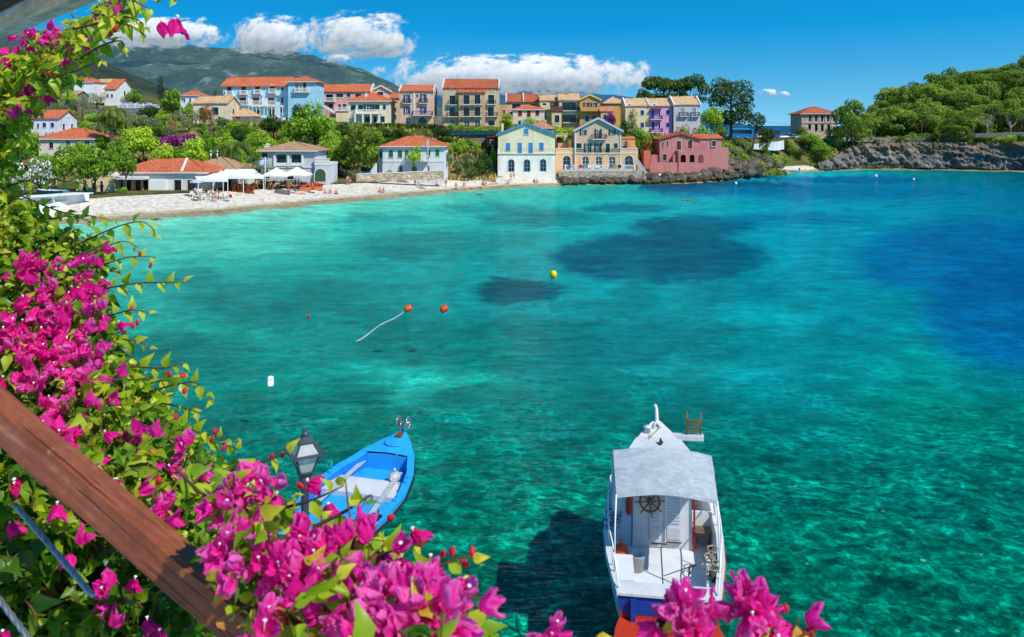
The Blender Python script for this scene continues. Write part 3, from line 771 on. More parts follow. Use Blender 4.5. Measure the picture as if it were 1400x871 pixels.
class House:
    """facade on local y=0 facing -y, centred on x; sized from its bearing, distance and photo rows"""
    def __init__(s, label, cat, x0, x1, yb, ye, Y, depth, wall, name='house', rot=0.0, group=None):
        s.Y = Y; s.k = Y / F; s.cx = (x0 + x1) / 2; s.w = (x1 - x0) * s.k; s.d = depth
        s.zb = CAMZ + (HZ - yb) * s.k; s.h = (yb - ye) * s.k; s.yb = yb; s.wall = wall
        g = ground((s.cx - 700) * s.k, Y + depth * 0.3)
        s.root = thing(name, label, cat, ((s.cx - 700) * s.k, Y, s.zb), rot, group)
        s.x0, s.x1 = -s.w/2, s.w/2; s.found = min(-0.2, g - s.zb - 2.0)
        s.holes = []; s.rholes = []; s.lholes = []
    def X(s, px): return (px - s.cx) * s.k
    def Z(s, py): return (s.yb - py) * s.k
    def win(s, *items):
        """items (px, py, wpx, hpx, style): a window centred there"""
        for (px, py, w, h, st) in items:
            w *= s.k; h *= s.k; x = s.X(px); z = s.Z(py) - h/2
            s.holes.append((x - w/2, x + w/2, z, z + h, st[0] in 'AH'))
            put_window(s.root, x, z, w, h, st)
        return s
    def side(s, items, left=False):
        """windows on the end wall: (fraction along depth, z centre m, w m, h m, style)"""
        for (fy, zc, w, h, st) in items:
            y = fy * s.d; z = zc - h/2
            (s.lholes if left else s.rholes).append((y - w/2, y + w/2, z, z + h, st[0] in 'AH'))
            fr = put_window(s.root, s.x0 if left else s.x1, z, w, h, st, -PI/2 if left else PI/2)
            fr.location = (s.x0 if left else s.x1, y, z)
        return s
    def walls(s, gable=None, extra=None):
        mb = MB(); z0 = s.found; h = s.h
        wall_panel(mb, s.x0, s.x1, z0, h, s.holes, lambda x, z, r: (x, r, z))
        wall_panel(mb, 0, s.d, z0, h, s.rholes, lambda y, z, r: (s.x1 - r, y, z))
        wall_panel(mb, 0, s.d, z0, h, s.lholes, lambda y, z, r: (s.x0 + r, y, z))
        wall_panel(mb, s.x0, s.x1, z0, h, [], lambda x, z, r: (x, s.d, z))
        mb.add([(s.x0, 0, h - .004), (s.x1, 0, h - .004), (s.x1, s.d, h - .004), (s.x0, s.d, h - .004)], [(0,1,2,3)])
        if gable is not None:
            kind, rz = gable
            if kind == 'front':
                for y in (0, s.d): mb.add([(s.x0, y, h), (s.x1, y, h), ((s.x0 + s.x1)/2, y, rz)], [(0,1,2)])
            else:
                for x in (s.x0, s.x1): mb.add([(x, 0, h), (x, s.d, h), (x, s.d/2, rz)], [(0,1,2)])
        s.wallobj = mb.build('wall', s.wall, s.root)
        return s
    def roof(s, kind, pyr, mat, over=0.35, parapet=None, flip=False, th=0.14, ridge_off=0.5):
        """pyr: photo row of the ridge"""
        Yr = s.Y + (s.d * ridge_off if kind != 'front' else 0)
        rz = CAMZ + (HZ - pyr) / F * Yr - s.zb
        s.rz = rz; mb = MB(); h = s.h; o = over; x0, x1, d = s.x0, s.x1, s.d
        if kind == 'side':
            s.walls(('side', rz - 0.05))
            sl = (rz - h) / (d/2); a = 0 if parapet else o
            def slab(y0, z0, y1, z1):
                mb.add([(x0-a,y0,z0),(x1+a,y0,z0),(x1+a,y1,z1),(x0-a,y1,z1),(x0-a,y0,z0-th),(x1+a,y0,z0-th),(x1+a,y1,z1-th),(x0-a,y1,z1-th)],
                       [(0,1,2,3),(7,6,5,4),(0,4,5,1),(1,5,6,2),(3,2,6,7),(0,3,7,4)])
            slab(-o, h - o*sl + th, d/2, rz + th); slab(d + o, h - o*sl + th, d/2, rz + th)
            mb.tube([(x0 - a, d/2, rz + th), (x1 + a, d/2, rz + th)], 0.12, 6)
            r = mb.build('roof', mat, s.root)
            if parapet:
                for x in (x0, x1):
                    pm = MB(); q = 0.16; dz = 0.42
                    pm.prism([(0,0)]*0 or [(-1,-1),(1,-1),(1,1)], 0, 0.001) if False else None
                    v = []
                    for xx in (x - q, x + q):
                        v += [(xx, -o-0.1, h - o*sl - 0.1), (xx, d/2, rz - 0.1), (xx, d + o + 0.1, h - o*sl - 0.1), (xx, d + o + 0.1, h - o*sl + dz), (xx, d/2, rz + dz), (xx, -o-0.1, h - o*sl + dz)]
                    pm.add(v, [(0,1,4,5),(1,2,3,4),(11,10,7,6),(10,9,8,7),(5,4,10,11),(4,3,9,10),(0,5,11,6),(3,2,8,9)])
                    pm.build('parapet', parapet, r)
        elif kind == 'front':
            s.walls(('front', rz - 0.05)); sl = (rz - h) / (s.w/2)
            for sg in (-1, 1):
                xe = (x0 - o) if sg < 0 else (x1 + o); ze = h - o*sl + th
                v = [(xe,-o,ze),(0,-o,rz+th),(0,d+o,rz+th),(xe,d+o,ze),(xe,-o,ze-th),(0,-o,rz),(0,d+o,rz),(xe,d+o,ze-th)]
                mb.add(v, [(0,1,2,3),(7,6,5,4),(0,4,5,1),(3,2,6,7),(0,3,7,4)])
            mb.tube([(0, -o, rz + th), (0, d + o, rz + th)], 0.12, 6)
            s.roofobj = r = mb.build('roof', mat, s.root)
            if parapet:
                pm = MB()
                for sg in (-1, 1):
                    xe = (x0 - o) if sg < 0 else (x1 + o); ze = h - o*sl
                    t2 = 0.3
                    v = [(xe,-o-0.12,ze-t2/2),(0,-o-0.12,rz-t2/2),(0,-o-0.12,rz+t2),(xe,-o-0.12,ze+t2),(xe,-o+0.2,ze-t2/2),(0,-o+0.2,rz-t2/2),(0,-o+0.2,rz+t2),(xe,-o+0.2,ze+t2)]
                    pm.add(v, [(0,1,2,3),(7,6,5,4),(0,4,5,1),(3,2,6,7),(0,3,7,4)])
                pm.build('verge', parapet, r)
        elif kind == 'hip':
            s.walls(); e = min(s.w, d) / 2 * 0.98
            rl = max(0.05, s.w/2 - e * ridge_k.get(s.root.name, 1.0))
            sl = (rz - h) / e
            z = h - 0.02
            v = [(x0-o,-o,z),(x1+o,-o,z),(x1+o,d+o,z),(x0-o,d+o,z),(-rl,d/2,rz),(rl,d/2,rz),
                 (x0-o,-o,z-th),(x1+o,-o,z-th),(x1+o,d+o,z-th),(x0-o,d+o,z-th)]
            mb.add(v, [(0,1,5,4),(1,2,5),(2,3,4,5),(3,0,4),(0,6,7,1),(1,7,8,2),(2,8,9,3),(3,9,6,0),(9,8,7,6)])
            for a, b in ((0,4),(1,5),(2,5),(3,4),(4,5)): mb.tube([v[a], v[b]], 0.11, 5)
            r = mb.build('roof', mat, s.root)
            g = MB(); g.box(x0-o-0.03, x1+o+0.03, -o-0.10, -o-0.003, z-th-0.05, z-0.02)
            g.build('gutter', TRIM, r)
        elif kind == 'flat':
            s.walls(); pz = 0.5
            for (a, b, c, e) in ((x0-.06, x1+.06, -.06, .2), (x0-.06, x1+.06, d-.2, d+.06), (x0-.06, x0+.2, .2, d-.2), (x1-.2, x1+.06, .2, d-.2)):
                mb.box(a, b, c, e, h, h + pz)
            r = mb.build('parapet', mat, s.root)
        s.roofobj = r
        return s
    def balcony(s, *items):
        """(px0, px1, py_floor, depth m, style) style: i iron, w white balusters, b blue iron, s solid"""
        for (a, b, py, dep, st) in items:
            xa, xb = s.X(a), s.X(b); z = s.Z(py)
            m = MB(); m.box(xa, xb, -dep, -0.004, z - 0.16, z)
            for q in (xa + 0.3, xb - 0.3): m.prism_y([(q-.1, z-.16), (q+.1, z-.16), (q+.1, z-.45), (q-.1, z-.3)], -dep*0.7, -0.004)
            bal = m.build('balcony', s.wall if st == 's' else TRIM, s.root)
            r = MB(); H = 1.0; y = -dep + 0.05
            if st == 's':
                r.box(xa, xb, y - .05, y + .1, z + .003, z + H); r.box(xa, xa + .15, y + .1, -.005, z + .003, z + H); r.box(xb - .15, xb, y + .1, -.005, z + .003, z + H)
            else:
                t = 0.045 if st != 'w' else 0.06
                for (p, q) in (((xa+.04, y, z), (xb-.04, y, z)), ((xa+.04, y, z), (xa+.04, -.02, z)), ((xb-.04, y, z), (xb-.04, -.02, z))):
                    p = Vector(p); q = Vector(q)
                    r.bar(p + Vector((0,0,H)), q + Vector((0,0,H)), t*2.2); r.bar(p + Vector((0,0,.1)), q + Vector((0,0,.1)), t*1.6)
                    n = max(2, int((q - p).length / (0.17 if st != 'w' else 0.24)))
                    for i in range(n + 1):
                        c = p + (q - p) * (i / n); r.bar(c + Vector((0,0,.03)), c + Vector((0,0,H)), t * (1.0 if i % 6 else 1.6))
            r.build('railing', {'i': C_IRON, 'w': WHITE, 'b': C_BLUE, 's': s.wall}[st], bal)
        return s
    def box(s, name, a, b, py0, py1, y0, y1, mat):
        m = MB(); m.box(s.X(a), s.X(b), y0, y1, s.Z(py0), s.Z(py1)); return m.build(name, mat, s.root)
    def chimney(s, px, py0, py1, y, mat=None, w=0.6):
        m = MB(); x = s.X(px); z0 = s.Z(py0); z1 = s.Z(py1)
        m.box(x-w/2, x+w/2, y-w/2, y+w/2, z0, z1); m.box(x-w/2-.08, x+w/2+.08, y-w/2-.08, y+w/2+.08, z1+.002, z1+.15)
        m.box(x-w/4, x+w/4, y-w/4, y+w/4, z1+.152, z1+.4)
        return m.build('chimney', mat or s.wall, s.roofobj)
ridge_k = {}
h = House('white two-storey house with long orange roof and blue windows, behind the beach trees', 'house', 27, 80, 187, 161.5, 170, 7.2, plaster(226, 226, 236))
h.win((43,172,5,6,'Pb'), (52,172,3,6,'Pb'), (60.5,171,5,6,'Pb'), (71.5,171,5,6,'Pb')).side([(0.28,2.1,0.9,1.3,'Pb'), (0.72,2.1,0.9,1.3,'Pb'), (0.5,4.7,0.8,0.9,'Pb')]).roof('side', 151.5, T_OR)
h.box('terrace', 80.5, 92, 184, 180.5, 2.2, 6.5, WHITE)
h = House('cream villa with a broad orange hip roof and white arcade, below the long white house', 'house', 53, 129, 212, 189.5, 150, 8.2, plaster(232, 222, 200))
h.win((93,198.5,7,13,'Aw'), (106.5,198.5,7,13,'Aw'), (119,198.5,7,13,'Aw'), (70,199,6,8,'Pn')).roof('hip', 175.5, T_OR)
h = House('white house with orange hip roof, highest of the village on the far left', 'house', 92, 128, 131, 112, 262, 10, plaster(238, 238, 240))
h.win((99,120,3,5,'Pb')).roof('hip', 105.5, T_OR)
h = House('low cream house with pale tan roof, between two white houses high on the hill', 'house', 129, 152, 131, 113, 268, 8, plaster(238, 230, 214))
h.win((136,122,3,4,'Pn'),(146,122,3,4,'Pn')).roof('side', 108.8, T_TAN)
h = House('white gabled house with steep orange roof seen end-on, high on the hill beside the cypress', 'house', 143, 158, 137, 121.5, 255, 12, plaster(236, 232, 226))
h.win((147,131,3,4,'Pn'),(153,131,3,4,'Pn')).side([(0.5, 2.4, 1.2, 1.6, 'Pn')]).roof('side', 109, T_OR)
h = House('small ruined stone house with mossy orange roof, half hidden by olive trees on the hill', 'house', 86, 104, 142, 130, 236, 7, stonework(190, 180, 165))
h.win((92,136,3,4,'D')).roof('side', 125, T_BR)
h = House('small white house with orange hip roof beside dark green trees, up by the mountain foot', 'house', 246, 272, 146, 130, 235, 8, plaster(238, 240, 244))
h.win((252,137,2.5,5,'Pb'), (260,137,2.5,5,'Pb'), (268,137,2.5,5,'Pb')).side([(0.5,1.8,1,1.4,'Pb')]).roof('hip', 123.5, T_OR)
h = House('cream house with sandy tiled roof and dark green shutters, left of the blue hotel', 'house', 264, 310, 166, 141, 195, 9, plaster(232, 214, 180))
h.win((294.5,152,8.5,10.5,'Sd'), (276,152,7,9,'Sd'), (300,162,4,5,'D')).side([(0.5,2.4,1.2,1.6,'Sd')]).roof('side', 132.5, T_TAN)
h = House('low annex with sandy hip roof below the blue hotel, behind the vine terrace', 'annex', 313, 344, 168, 158, 199, 7, plaster(236, 220, 190))
h.win((325,163,6,6,'D')).roof('hip', 148, T_TAN)
h = House('long sky-blue hotel wing with orange roof and brown balcony doors', 'hotel', 305, 393, 166, 117, 215, 10, plaster(178, 214, 228, 0.9), 'hotel_building')
h.win(*[(x, y, 6.5, 11, 'Nn') for x, y in ((313.5,124.5),(333,123.5),(352,122.5),(372.5,121.5))])
h.win(*[(x, 138.5, 9.5, 10, 'Nn') for x in (332,350,371)]).win((386,122,3,5,'Pn'), (386,137,3,8,'Pn'), (386,151,4,6,'Pn'), (330,155,7,9,'Nn'), (372,154,7,9,'Nn'), (352,154.5,7,9,'Nn'))
h.roof('side', 106.5, T_OR, 0.6)
h.balcony((308,319,130,0.8,'w'), (327.5,338.5,129,0.8,'w'), (346.5,357.5,128,0.8,'w'), (367,378,127,0.8,'w'), (319,379,143.6,1.6,'w'))
for a in (322.5, 341, 360.5):
    h.box('partition', a, a + 0.9, 143.4, 133, -1.5, -0.06, WHITE)
for a, b in ((319.5, 134), (342, 133), (360, 132.5), (379, 131)):
    m = MB(); x = h.X(a); z = h.Z(b); m.box(x-.42, x+.42, -0.38, -0.01, z, z+.6); m.lathe([(0.0,0),(.22,0),(.22,.02),(0,.02)], 10, (x, -0.39, z+.3)); m.build('air_conditioner', TRIM, h.root)
h.box('terrace', 300, 393, 166, 161, -4.0, -0.02, plaster(214, 236, 236))
h = House('sky-blue hotel tower with orange hip roof, at the end of the long blue wing', 'hotel', 393.6, 431, 172, 111.5, 212.5, 10, plaster(158, 206, 226, 0.9), 'hotel_building')
h.win((405.5,119.5,5,11,'Pw'), (416.5,119,4.5,12,'Nn'), (411,119.5,3.5,11,'Pw')).side([(0.3,10.5,0.9,1.8,'Pw'),(0.62,10.5,0.9,1.8,'Pw'),(0.3,7.0,0.9,1.6,'Pw'),(0.62,7.0,0.9,1.6,'Pw'),(0.45,3.8,0.9,1.4,'Pw')])
h.roof('hip', 104.5, T_OR, 0.6); h.balcony((402.5,424,126,0.9,'w'))
h = thing('terrace_pergola', 'white slatted pergola with green vines at the foot of the blue hotel', 'pergola', (P(361,155,209).x, 209, P(361,155,209).z - 0.5))
m = MB(); w = 42*209/F
for x in np.linspace(-w/2, w/2, 5):
    for y in (0, 3): m = MB(); m.bar((x, y, 0), (x, y, 2.3), .16); m.build('post', WHITE, h)
m = MB()
for y in (-.1, 3.1): m.bar((-w/2-.3, y, 2.4), (w/2+.3, y, 2.4), .16, .2)
for x in np.linspace(-w/2, w/2, 14): m.bar((x, -.5, 2.56), (x, 3.5, 2.56), .1, .12)
m.build('slat_roof', WHITE, h)
h = House('dusty pink apartment block with long orange roof and white stairs, behind the yellow house', 'apartment block', 438, 507, 166, 125, 228, 9, plaster(222, 168, 156))
h.win((450.5,133.5,10,9,'D'), (464.5,130.5,10,5,'Pn'), (476.5,130,5.5,5,'Pn'), (490,130.5,9,5,'Pn'), (452.5,145,7,7,'Nn'), (464.3,146.5,4.5,8,'Nn'), (471,145.5,5,7,'Nn')).roof('side', 116, T_OR, 0.4, TRIM)
h.balcony((442,459,138.6,1.0,'w'), (458,477,151.5,1.4,'w'))
h.box('garden_wall', 462, 478, 168, 154.5, -2.6, -1.6, plaster(232, 214, 176))
m = MB(); m.prism_y([(h.X(441), h.Z(141)), (h.X(460), h.Z(152.5)), (h.X(460), h.Z(156)), (h.X(441), h.Z(145))], -1.9, -1.7); m.build('stair_parapet', WHITE, h.root)
h = House('pale pink gabled house end peeping out behind the pink apartment block', 'house', 507, 534.5, 148, 125, 233, 9, plaster(234, 190, 170))
h.win((520,128,8,5,'Pn')).roof('front', 117.5, T_OR, 0.4, TRIM)
h = House('pale yellow house with orange hip roof, dark shutters and white columned ground floor', 'house', 476.5, 533, 170, 138, 205, 9, plaster(234, 226, 190))
h.win((483,147.3,7,7,'Sd'), (493,147,7,7,'Sd'), (504.5,147,8,8.5,'Od'), (515.5,146.7,7,7.5,'Sd'), (525.5,146.4,4,6.5,'Sd'), (503,163.3,8,7.5,'Pd'), (513,163.3,4,8,'Nd'), (523,163,6,8,'Pd'))
h.roof('hip', 127.5, T_OR, 0.5); h.balcony((486,522,155.5,1.6,'w')); h.chimney(498, 135, 128.5, 2.6, WHITE)
for x in (487, 497.5, 508.5, 519.5): h.box('column', x - 1, x + 1, 170, 156.5, -1.6, -1.2, WHITE)
for x in (477.5, 532): h.box('corner_strip', x - 1, x + 1, 170, 138.5, -0.05, -0.003, TRIM)
h = House('narrow terracotta-roofed cottage covered in creeper, between the yellow house and the blue-shuttered house', 'cottage', 534, 546, 168, 134, 226, 7, plaster(228, 190, 150))
h.win((540,150,4,5,'Pn'), (540,160,4,6,'Nd')).roof('side', 128, T_OR)
h = House('tall narrow peach house with royal blue shutters above a stone arched ground floor', 'house', 546, 593, 172, 124.5, 205, 8.5, plaster(226, 188, 160))
h.win((556.5,134.5,4.6,11,'Gb'), (579,134,4.6,11,'Gb'), (570.5,131,3,3.5,'Pb'), (556.5,151,4.6,10,'Gb'), (579,150.5,4.6,9.5,'Gb'), (558,164.5,7,8.5,'Aw'), (577.5,164.5,12,9,'Ab'))
h.roof('side', 117.5, T_OR, 0.35, TRIM); h.balcony((551,562.5,141.3,0.7,'i'), (573,585,141,0.7,'i'), (564,592,157.6,1.5,'b'))
h.box('stone_base', 546, 571, 172, 158.6, -0.10, -0.004, stonework(186, 170, 150)) if False else None
h.box('pilaster', 565, 567.2, 158.5, 124.7, -0.12, -0.003, TRIM)
h.box('terrace', 594, 606, 172, 158.5, 0.0, 5, stonework(180, 168, 150))
h = House('large sand-coloured hotel with four floors of dark iron balconies and a flat-ended tile roof', 'hotel', 605, 682, 174, 120, 205, 10, plaster(212, 186, 150), 'hotel_building')
W4 = 'Pd'
h.win((618.5,136.8,8,12.5,W4), (671.5,136,8.5,12.5,W4), (618.5,153,8,12.5,W4), (671,152.6,8.5,12.5,W4), (619,168,7.5,8,'Aw'), (672,168,9,7,'D'), (617,121.9,4,1.2,'D'), (671.5,121.9,4,1.2,'D'))
h.roof('side', 109.5, T_RED, 0.3, TRIM)
bay = MB(); x0, x1 = h.X(627.5), h.X(663.5); hz = h.Z(126.5); bh = []
for (px, py, w, hh, st) in ((638,136.3,8.5,12,W4), (653,136,8,12,W4), (638,153,8.5,12,W4), (653,152.7,8,12,W4), (638.5,168.3,8,9,'Aw'), (653,168,8,9,'Aw')):
    w *= h.k; hh *= h.k; x = h.X(px); z = h.Z(py) - hh/2; bh.append((x-w/2, x+w/2, z, z+hh, st[0] == 'A')); put_window(h.root, x, z, w, hh, st, 0, -0.9)
wall_panel(bay, x0, x1, h.found, hz, bh, lambda x, z, r: (x, -0.9 + r, z))
for x in (x0, x1): bay.add([(x, -0.9, h.found), (x, -0.003, h.found), (x, -0.003, hz), (x, -0.9, hz)], [(0,1,2,3)])
bay.build('projecting_bay', plaster(206, 170, 132), h.root)
m = MB(); v = [(x0-.3, -1.3, hz), (x1+.3, -1.3, hz), (x1+.3, -0.004, hz+.9), (x0-.3, -0.004, hz+.9)]
m.add(v + [(a, b, c-.15) for a, b, c in v], [(0,1,2,3),(7,6,5,4),(0,4,5,1),(1,5,6,2),(3,7,4,0)]); m.build('bay_roof', T_RED, h.root)
h.balcony((613,625,143.2,0.9,'i'), (666,678,142.6,0.9,'i'), (611.5,626.5,159.4,1.0,'i'), (664.5,681,159,1.0,'i'))
for (a, b, py) in ((631.5,660,143.2), (631.5,660,159.2)):
    q = MB(); xa, xb, z = h.X(a), h.X(b), h.Z(py); q.box(xa, xb, -1.8, -0.904, z-.16, z)
    for xx in np.linspace(xa+.5, xb-.5, 4): q.box(xx-.15, xx+.15, -1.6, -0.905, z-.5, z-.162)
    bb = q.build('balcony', TRIM, h.root); q = MB()
    for zz in (1.0, .1): q.bar((xa, -1.75, z+zz), (xb, -1.75, z+zz), .06)
    for xx in np.linspace(xa, xb, 34): q.bar((xx, -1.75, z), (xx, -1.75, z+1), .03)
    q.build('railing', C_IRON, bb)
h = House('red-roofed terrace house with white stepped parapets, above the cream house with red windows', 'house', 692, 737, 165, 138.5, 232, 9, plaster(228, 186, 160))
h.win((706,145,12,6.5,'D'), (727,145,12,6.5,'D'), (699,156,5,7,'Pn'), (715,156,5,7,'Pn')).roof('side', 129.5, T_RED, 0.5, TRIM)
m = MB(); x = h.X(715.5); m.add([(x-.16,-.6,h.h-.2),(x+.16,-.6,h.h-.2),(x+.16,4.5,h.rz+.0),(x-.16,4.5,h.rz+.0),(x-.16,-.6,h.h+.5),(x+.16,-.6,h.h+.5),(x+.16,4.5,h.rz+.6),(x-.16,4.5,h.rz+.6)], [(4,5,6,7),(0,4,7,3),(1,2,6,5),(0,1,5,4)]); m.build('parapet', TRIM, h.roofobj)
h = House('small square ochre house wedged between sandy hotel and red-roofed terrace', 'house', 682.5, 692.5, 168, 146, 218, 6, plaster(226, 176, 100))
h.win((688.8,153,4,5.5,'Pp')).roof('flat', 146, plaster(226, 176, 100))
h = House('cream house with dark red shutters and low orange roof, in front of the red-roofed terrace', 'house', 701, 744.5, 175, 149.5, 213, 8, plaster(230, 212, 186))
h.win((711,155.2,5.5,7,'Sr'), (723,155.6,5.2,8.5,'Sr'), (734.7,154.6,5.2,7,'Sr'), (710.5,168,3.5,6,'D'), (735,168,4,7,'D')).roof('hip', 143, T_OR, 0.35)
h = House('low salmon hip-roofed outbuilding just behind the blue-trimmed beach house', 'outbuilding', 727, 756, 186, 174.5, 193, 8, plaster(232, 186, 150))
h.win((735,179,4,5,'D')).roof('hip', 164.5, tiles(222, 150, 118), 0.3)
h = House('beige apartment house with sandy roof and blue shutters, behind the utility poles', 'apartment house', 738, 764, 174, 137.5, 226, 9, plaster(232, 208, 160))
h.win((744.5,144,5,6,'Sv'), (757,144,5,8.5,'Gv'), (745,158,4,8,'Nv'), (757.5,162,6,7,'Pd')).roof('side', 131, T_TAN, 0.3); h.balcony((739,752,149,0.9,'s'))
h = House('beige block of two wide glazed loggias under a sandy roof, beside ochre gabled house', 'apartment house', 764.5, 792, 174, 137, 223, 9, plaster(228, 206, 162))
h.win((777.5,145.5,19,11,'Pd'), (778,162,19,10,'Pd')).roof('side', 129, T_TAN, 0.35); h.balcony((768,791,151.3,1.1,'i'), (768,791,167.6,1.1,'i')); h.chimney(777.5, 131, 127, 4, T_TAN)
h = House('tiny beige lean-to with dark brown roof at the foot of the beige apartments', 'outbuilding', 754.5, 768.5, 174, 152.5, 216, 5, plaster(224, 200, 150))
h.win((761.5,162.5,6.5,10,'Pd')).roof('side', 146.5, tiles(110, 70, 56), 0.2)
h = House('ochre gabled house with twin dark doors opening on a balcony', 'house', 792.5, 820.5, 176, 136.5, 221, 10, plaster(206, 160, 88))
h.win((802,145.5,4.5,10.5,'Gv'), (812.3,145.5,4.5,10.5,'Gv'), (802.5,162,7,9,'Pd'), (812.5,162,6,9,'Pd')).roof('front', 130, T_TAN, 0.35, plaster(226, 196, 140))
h.balcony((793,821,151.5,1.4,'s'))
h = House('orange-ochre house with brown roof, set back behind the bougainvillea-clad yellow house', 'house', 826, 856, 176, 140.5, 242, 9, plaster(222, 170, 90))
h.win((833,150,5,7,'Pn')).roof('hip', 132.5, T_TAN, 0.4)
h = House('small salmon porch house beside the ochre gabled house, half hidden by red creeper', 'house', 821.5, 838, 182, 152, 218, 6, plaster(230, 178, 140))
h.win((827,160,4,7,'Nd'), (834,160,4,8,'D'), (830,174,5,7,'D')).roof('side', 146.5, tiles(222, 150, 118), 0.3)
def dormer(h, px, py):
    m = MB(); x = h.X(px); z = h.Z(py + 3.2); w = 0.85
    m.prism_y([(x-w, z-.3), (x+w, z-.3), (x+w, z+.3), (x, z+1.15), (x-w, z+.3)], 0.2, 3.0); d = m.build('dormer', WHITE, h.roofobj)
    m = MB(); m.prism_y([(x-.42, z-.05), (x+.42, z-.05), (x+.42, z+.2), (x, z+.62), (x-.42, z+.2)], 0.14, 0.197); m.build('dormer_window', GLASS, d)
h = House('yellow end house of the terrace row with bougainvillea climbing its front', 'house', 855, 887, 190, 144.7, 216, 9.5, plaster(234, 214, 164))
h.win((878.2,154,4.6,6.4,'Sb'), (878.2,171,4.6,6.4,'Sb'), (864,156,5,7,'Nb'), (864,172,5,8,'Nb')).side([(0.3,6.2,0.9,1.4,'Sb')], True).roof('side', 135.3, T_TAN, 0.3, WHITE); dormer(h, 860.5, 141.5)
h = House('lilac-pink middle house of the terrace row with blue doors behind two recessed balconies', 'house', 887.3, 919, 190, 144.7, 216, 9.5, plaster(226, 160, 196, 0.9))
h.win((913,154,4.8,6.4,'Sb'), (913,171,4.8,6.4,'Sb'), (892.3,156.5,3.4,11.5,'Nb'), (901.5,155,2.4,8,'Pb'), (892.8,172.5,4,11,'Nb'), (901.5,171.5,2.4,9,'Pb')).roof('side', 135.3, T_TAN, 0.3, WHITE); dormer(h, 894.5, 141.5)
h.balcony((888.5,905,163.2,1.2,'b'), (888.5,905,181,1.4,'b'))
h.box('balcony_hood', 889, 904, 149.5, 148.3, -1.0, -0.003, C_BROWN)
h = House('pale grey taller end house of the terrace row with light blue french windows', 'house', 921, 957.5, 190, 143, 215, 9.5, plaster(206, 198, 200))
h.win((933.3,152.8,4.6,11,'Np'), (949,152.8,4.6,11,'Np')).roof('side', 132.8, T_TAN, 0.3, WHITE); h.balcony((928.5,940.5,158.8,0.8,'i'), (944,956,158.8,0.8,'i')); h.chimney(955, 138, 133.5, 4, C_BROWN)
h = House('low cream beach building with brown doors, behind the tamarisk tree by the white quay wall', 'beach building', 104, 150, 268, 241, 123.5, 6, plaster(232, 208, 160))
h.win((116,255,5,18,'Nn'), (127,254,4,8,'Pn'), (139,256,4,17,'Nn')).roof('flat', 241, TRIM)
h = House('beach taverna with broad orange roof and half-open brown wooden doors', 'taverna', 160, 282, 267, 235, 127, 9, plaster(228, 222, 214))
h.win((165,255,7,20,'Nn'), (177,255,8,19,'D'), (190,255,10,20,'Nn'), (199,256,8,19,'D'), (243,255,10,18,'D'), (262,255,12,18,'D')).roof('hip', 217, T_OR, 0.5)
h.box('white_storefront', 205, 228, 267, 246, -0.5, -0.004, WHITE); h.box('fascia_awning', 150, 205, 244.5, 240.5, -2.4, -0.005, plaster(226, 230, 232))
h.box('wood_post', 188.5, 190, 267, 244.6, -2.3, -2.1, WOOD_BR); h.box('wood_post', 201.5, 203, 267, 244.6, -2.3, -2.1, WOOD_BR)
m = MB(); m.bar((h.X(240), 4.5, h.rz+.1), (h.X(250), -.5, h.h+.12), .35, .12); m.build('ridge_strip', TRIM, h.roofobj)
h = House('taverna with faded brown pyramid roof and two metal flues, above white awnings', 'taverna', 254, 322, 263, 231, 135, 10, plaster(224, 216, 200))
ridge_k[h.root.name] = 1.35
h.win((275,252,10,16,'D'), (295,251,10,16,'D'), (312,251,9,15,'D')).roof('hip', 214.5, T_BR, 0.5)
for a in (276, 285):
    m = MB(); m.tube([(h.X(a), 4.0, h.Z(222)), (h.X(a), 4.0, h.Z(209))], .16, 8); m.lathe([(.26,0),(.26,.25),(.05,.4)], 8, (h.X(a), 4.0, h.Z(209))); m.build('flue', paint(170,175,180,0.35,0.9,0.1,metal=0.7), h.roofobj)
h = House('whitewashed house with weathered tan hip roof, arched loggia and big green arched door', 'house', 357, 430, 255, 205.5, 147, 9.5, plaster(206, 206, 214))
ridge_k[h.root.name] = 1.1
h.win((384.5,218.5,13,15,'D'), (405.5,218.5,14,15,'D'), (361.8,212.5,7.5,7,'Sd'), (365,239,8,10,'D'), (397,241,9,9,'Pn')).roof('hip', 193.5, T_BR, 0.7)
for px, w in ((384.5,13), (405.5,14)):
    w *= h.k; x = h.X(px)
    m = MB(); m.box(x-w/2-.2, x+w/2+.2, -.25, -.11, h.Z(226.2)-.1, h.Z(222.5)); m.build('loggia_parapet', WHITE, h.root)
    m = MB()
    for k in range(9):
        a0 = PI * k / 9; a1 = PI * (k + 1) / 9; zz = h.Z(212.8)
        m.box(x + w/2*math.cos(a1), x + w/2*math.cos(a0), -.10, -.056, zz + .55*math.sin((a0+a1)/2), zz + .62)
    m.build('arch_head', WHITE, h.root)
    m = MB(); m.box(x-.6, x+.6, .10, .155, h.Z(224), h.Z(213.5)); m.build('loggia_shutter', C_DKG, h.root)
for px in (376, 394.7, 414): h.box('column', px - 1.4, px + 1.4, 228, 211, -.32, -.12, WHITE)
h.box('string_course', 357, 430, 229.5, 228.3, -.14, -.003, TRIM); h.chimney(354.5, 212, 199, 5, WHITE, 0.7)
h2 = House('flat-topped white annex with balustrade and green arched cart door, joined to the loggia house', 'annex', 430.3, 450, 251, 226, 146.3, 7, plaster(206, 206, 214))
h2.win((437.8,239.7,15,17.5,'Ha')).roof('flat', 226, TRIM)
m = MB()
for x in np.linspace(h2.x0, h2.x1, 16): m.lathe([(.06,0),(.1,.2),(.05,.5),(.07,.6)], 6, (x, 0.1, h2.h + .5))
m.box(h2.x0-.05, h2.x1+.05, -.05, .25, h2.h+1.1, h2.h+1.25); m.build('balustrade', WHITE, h2.root)
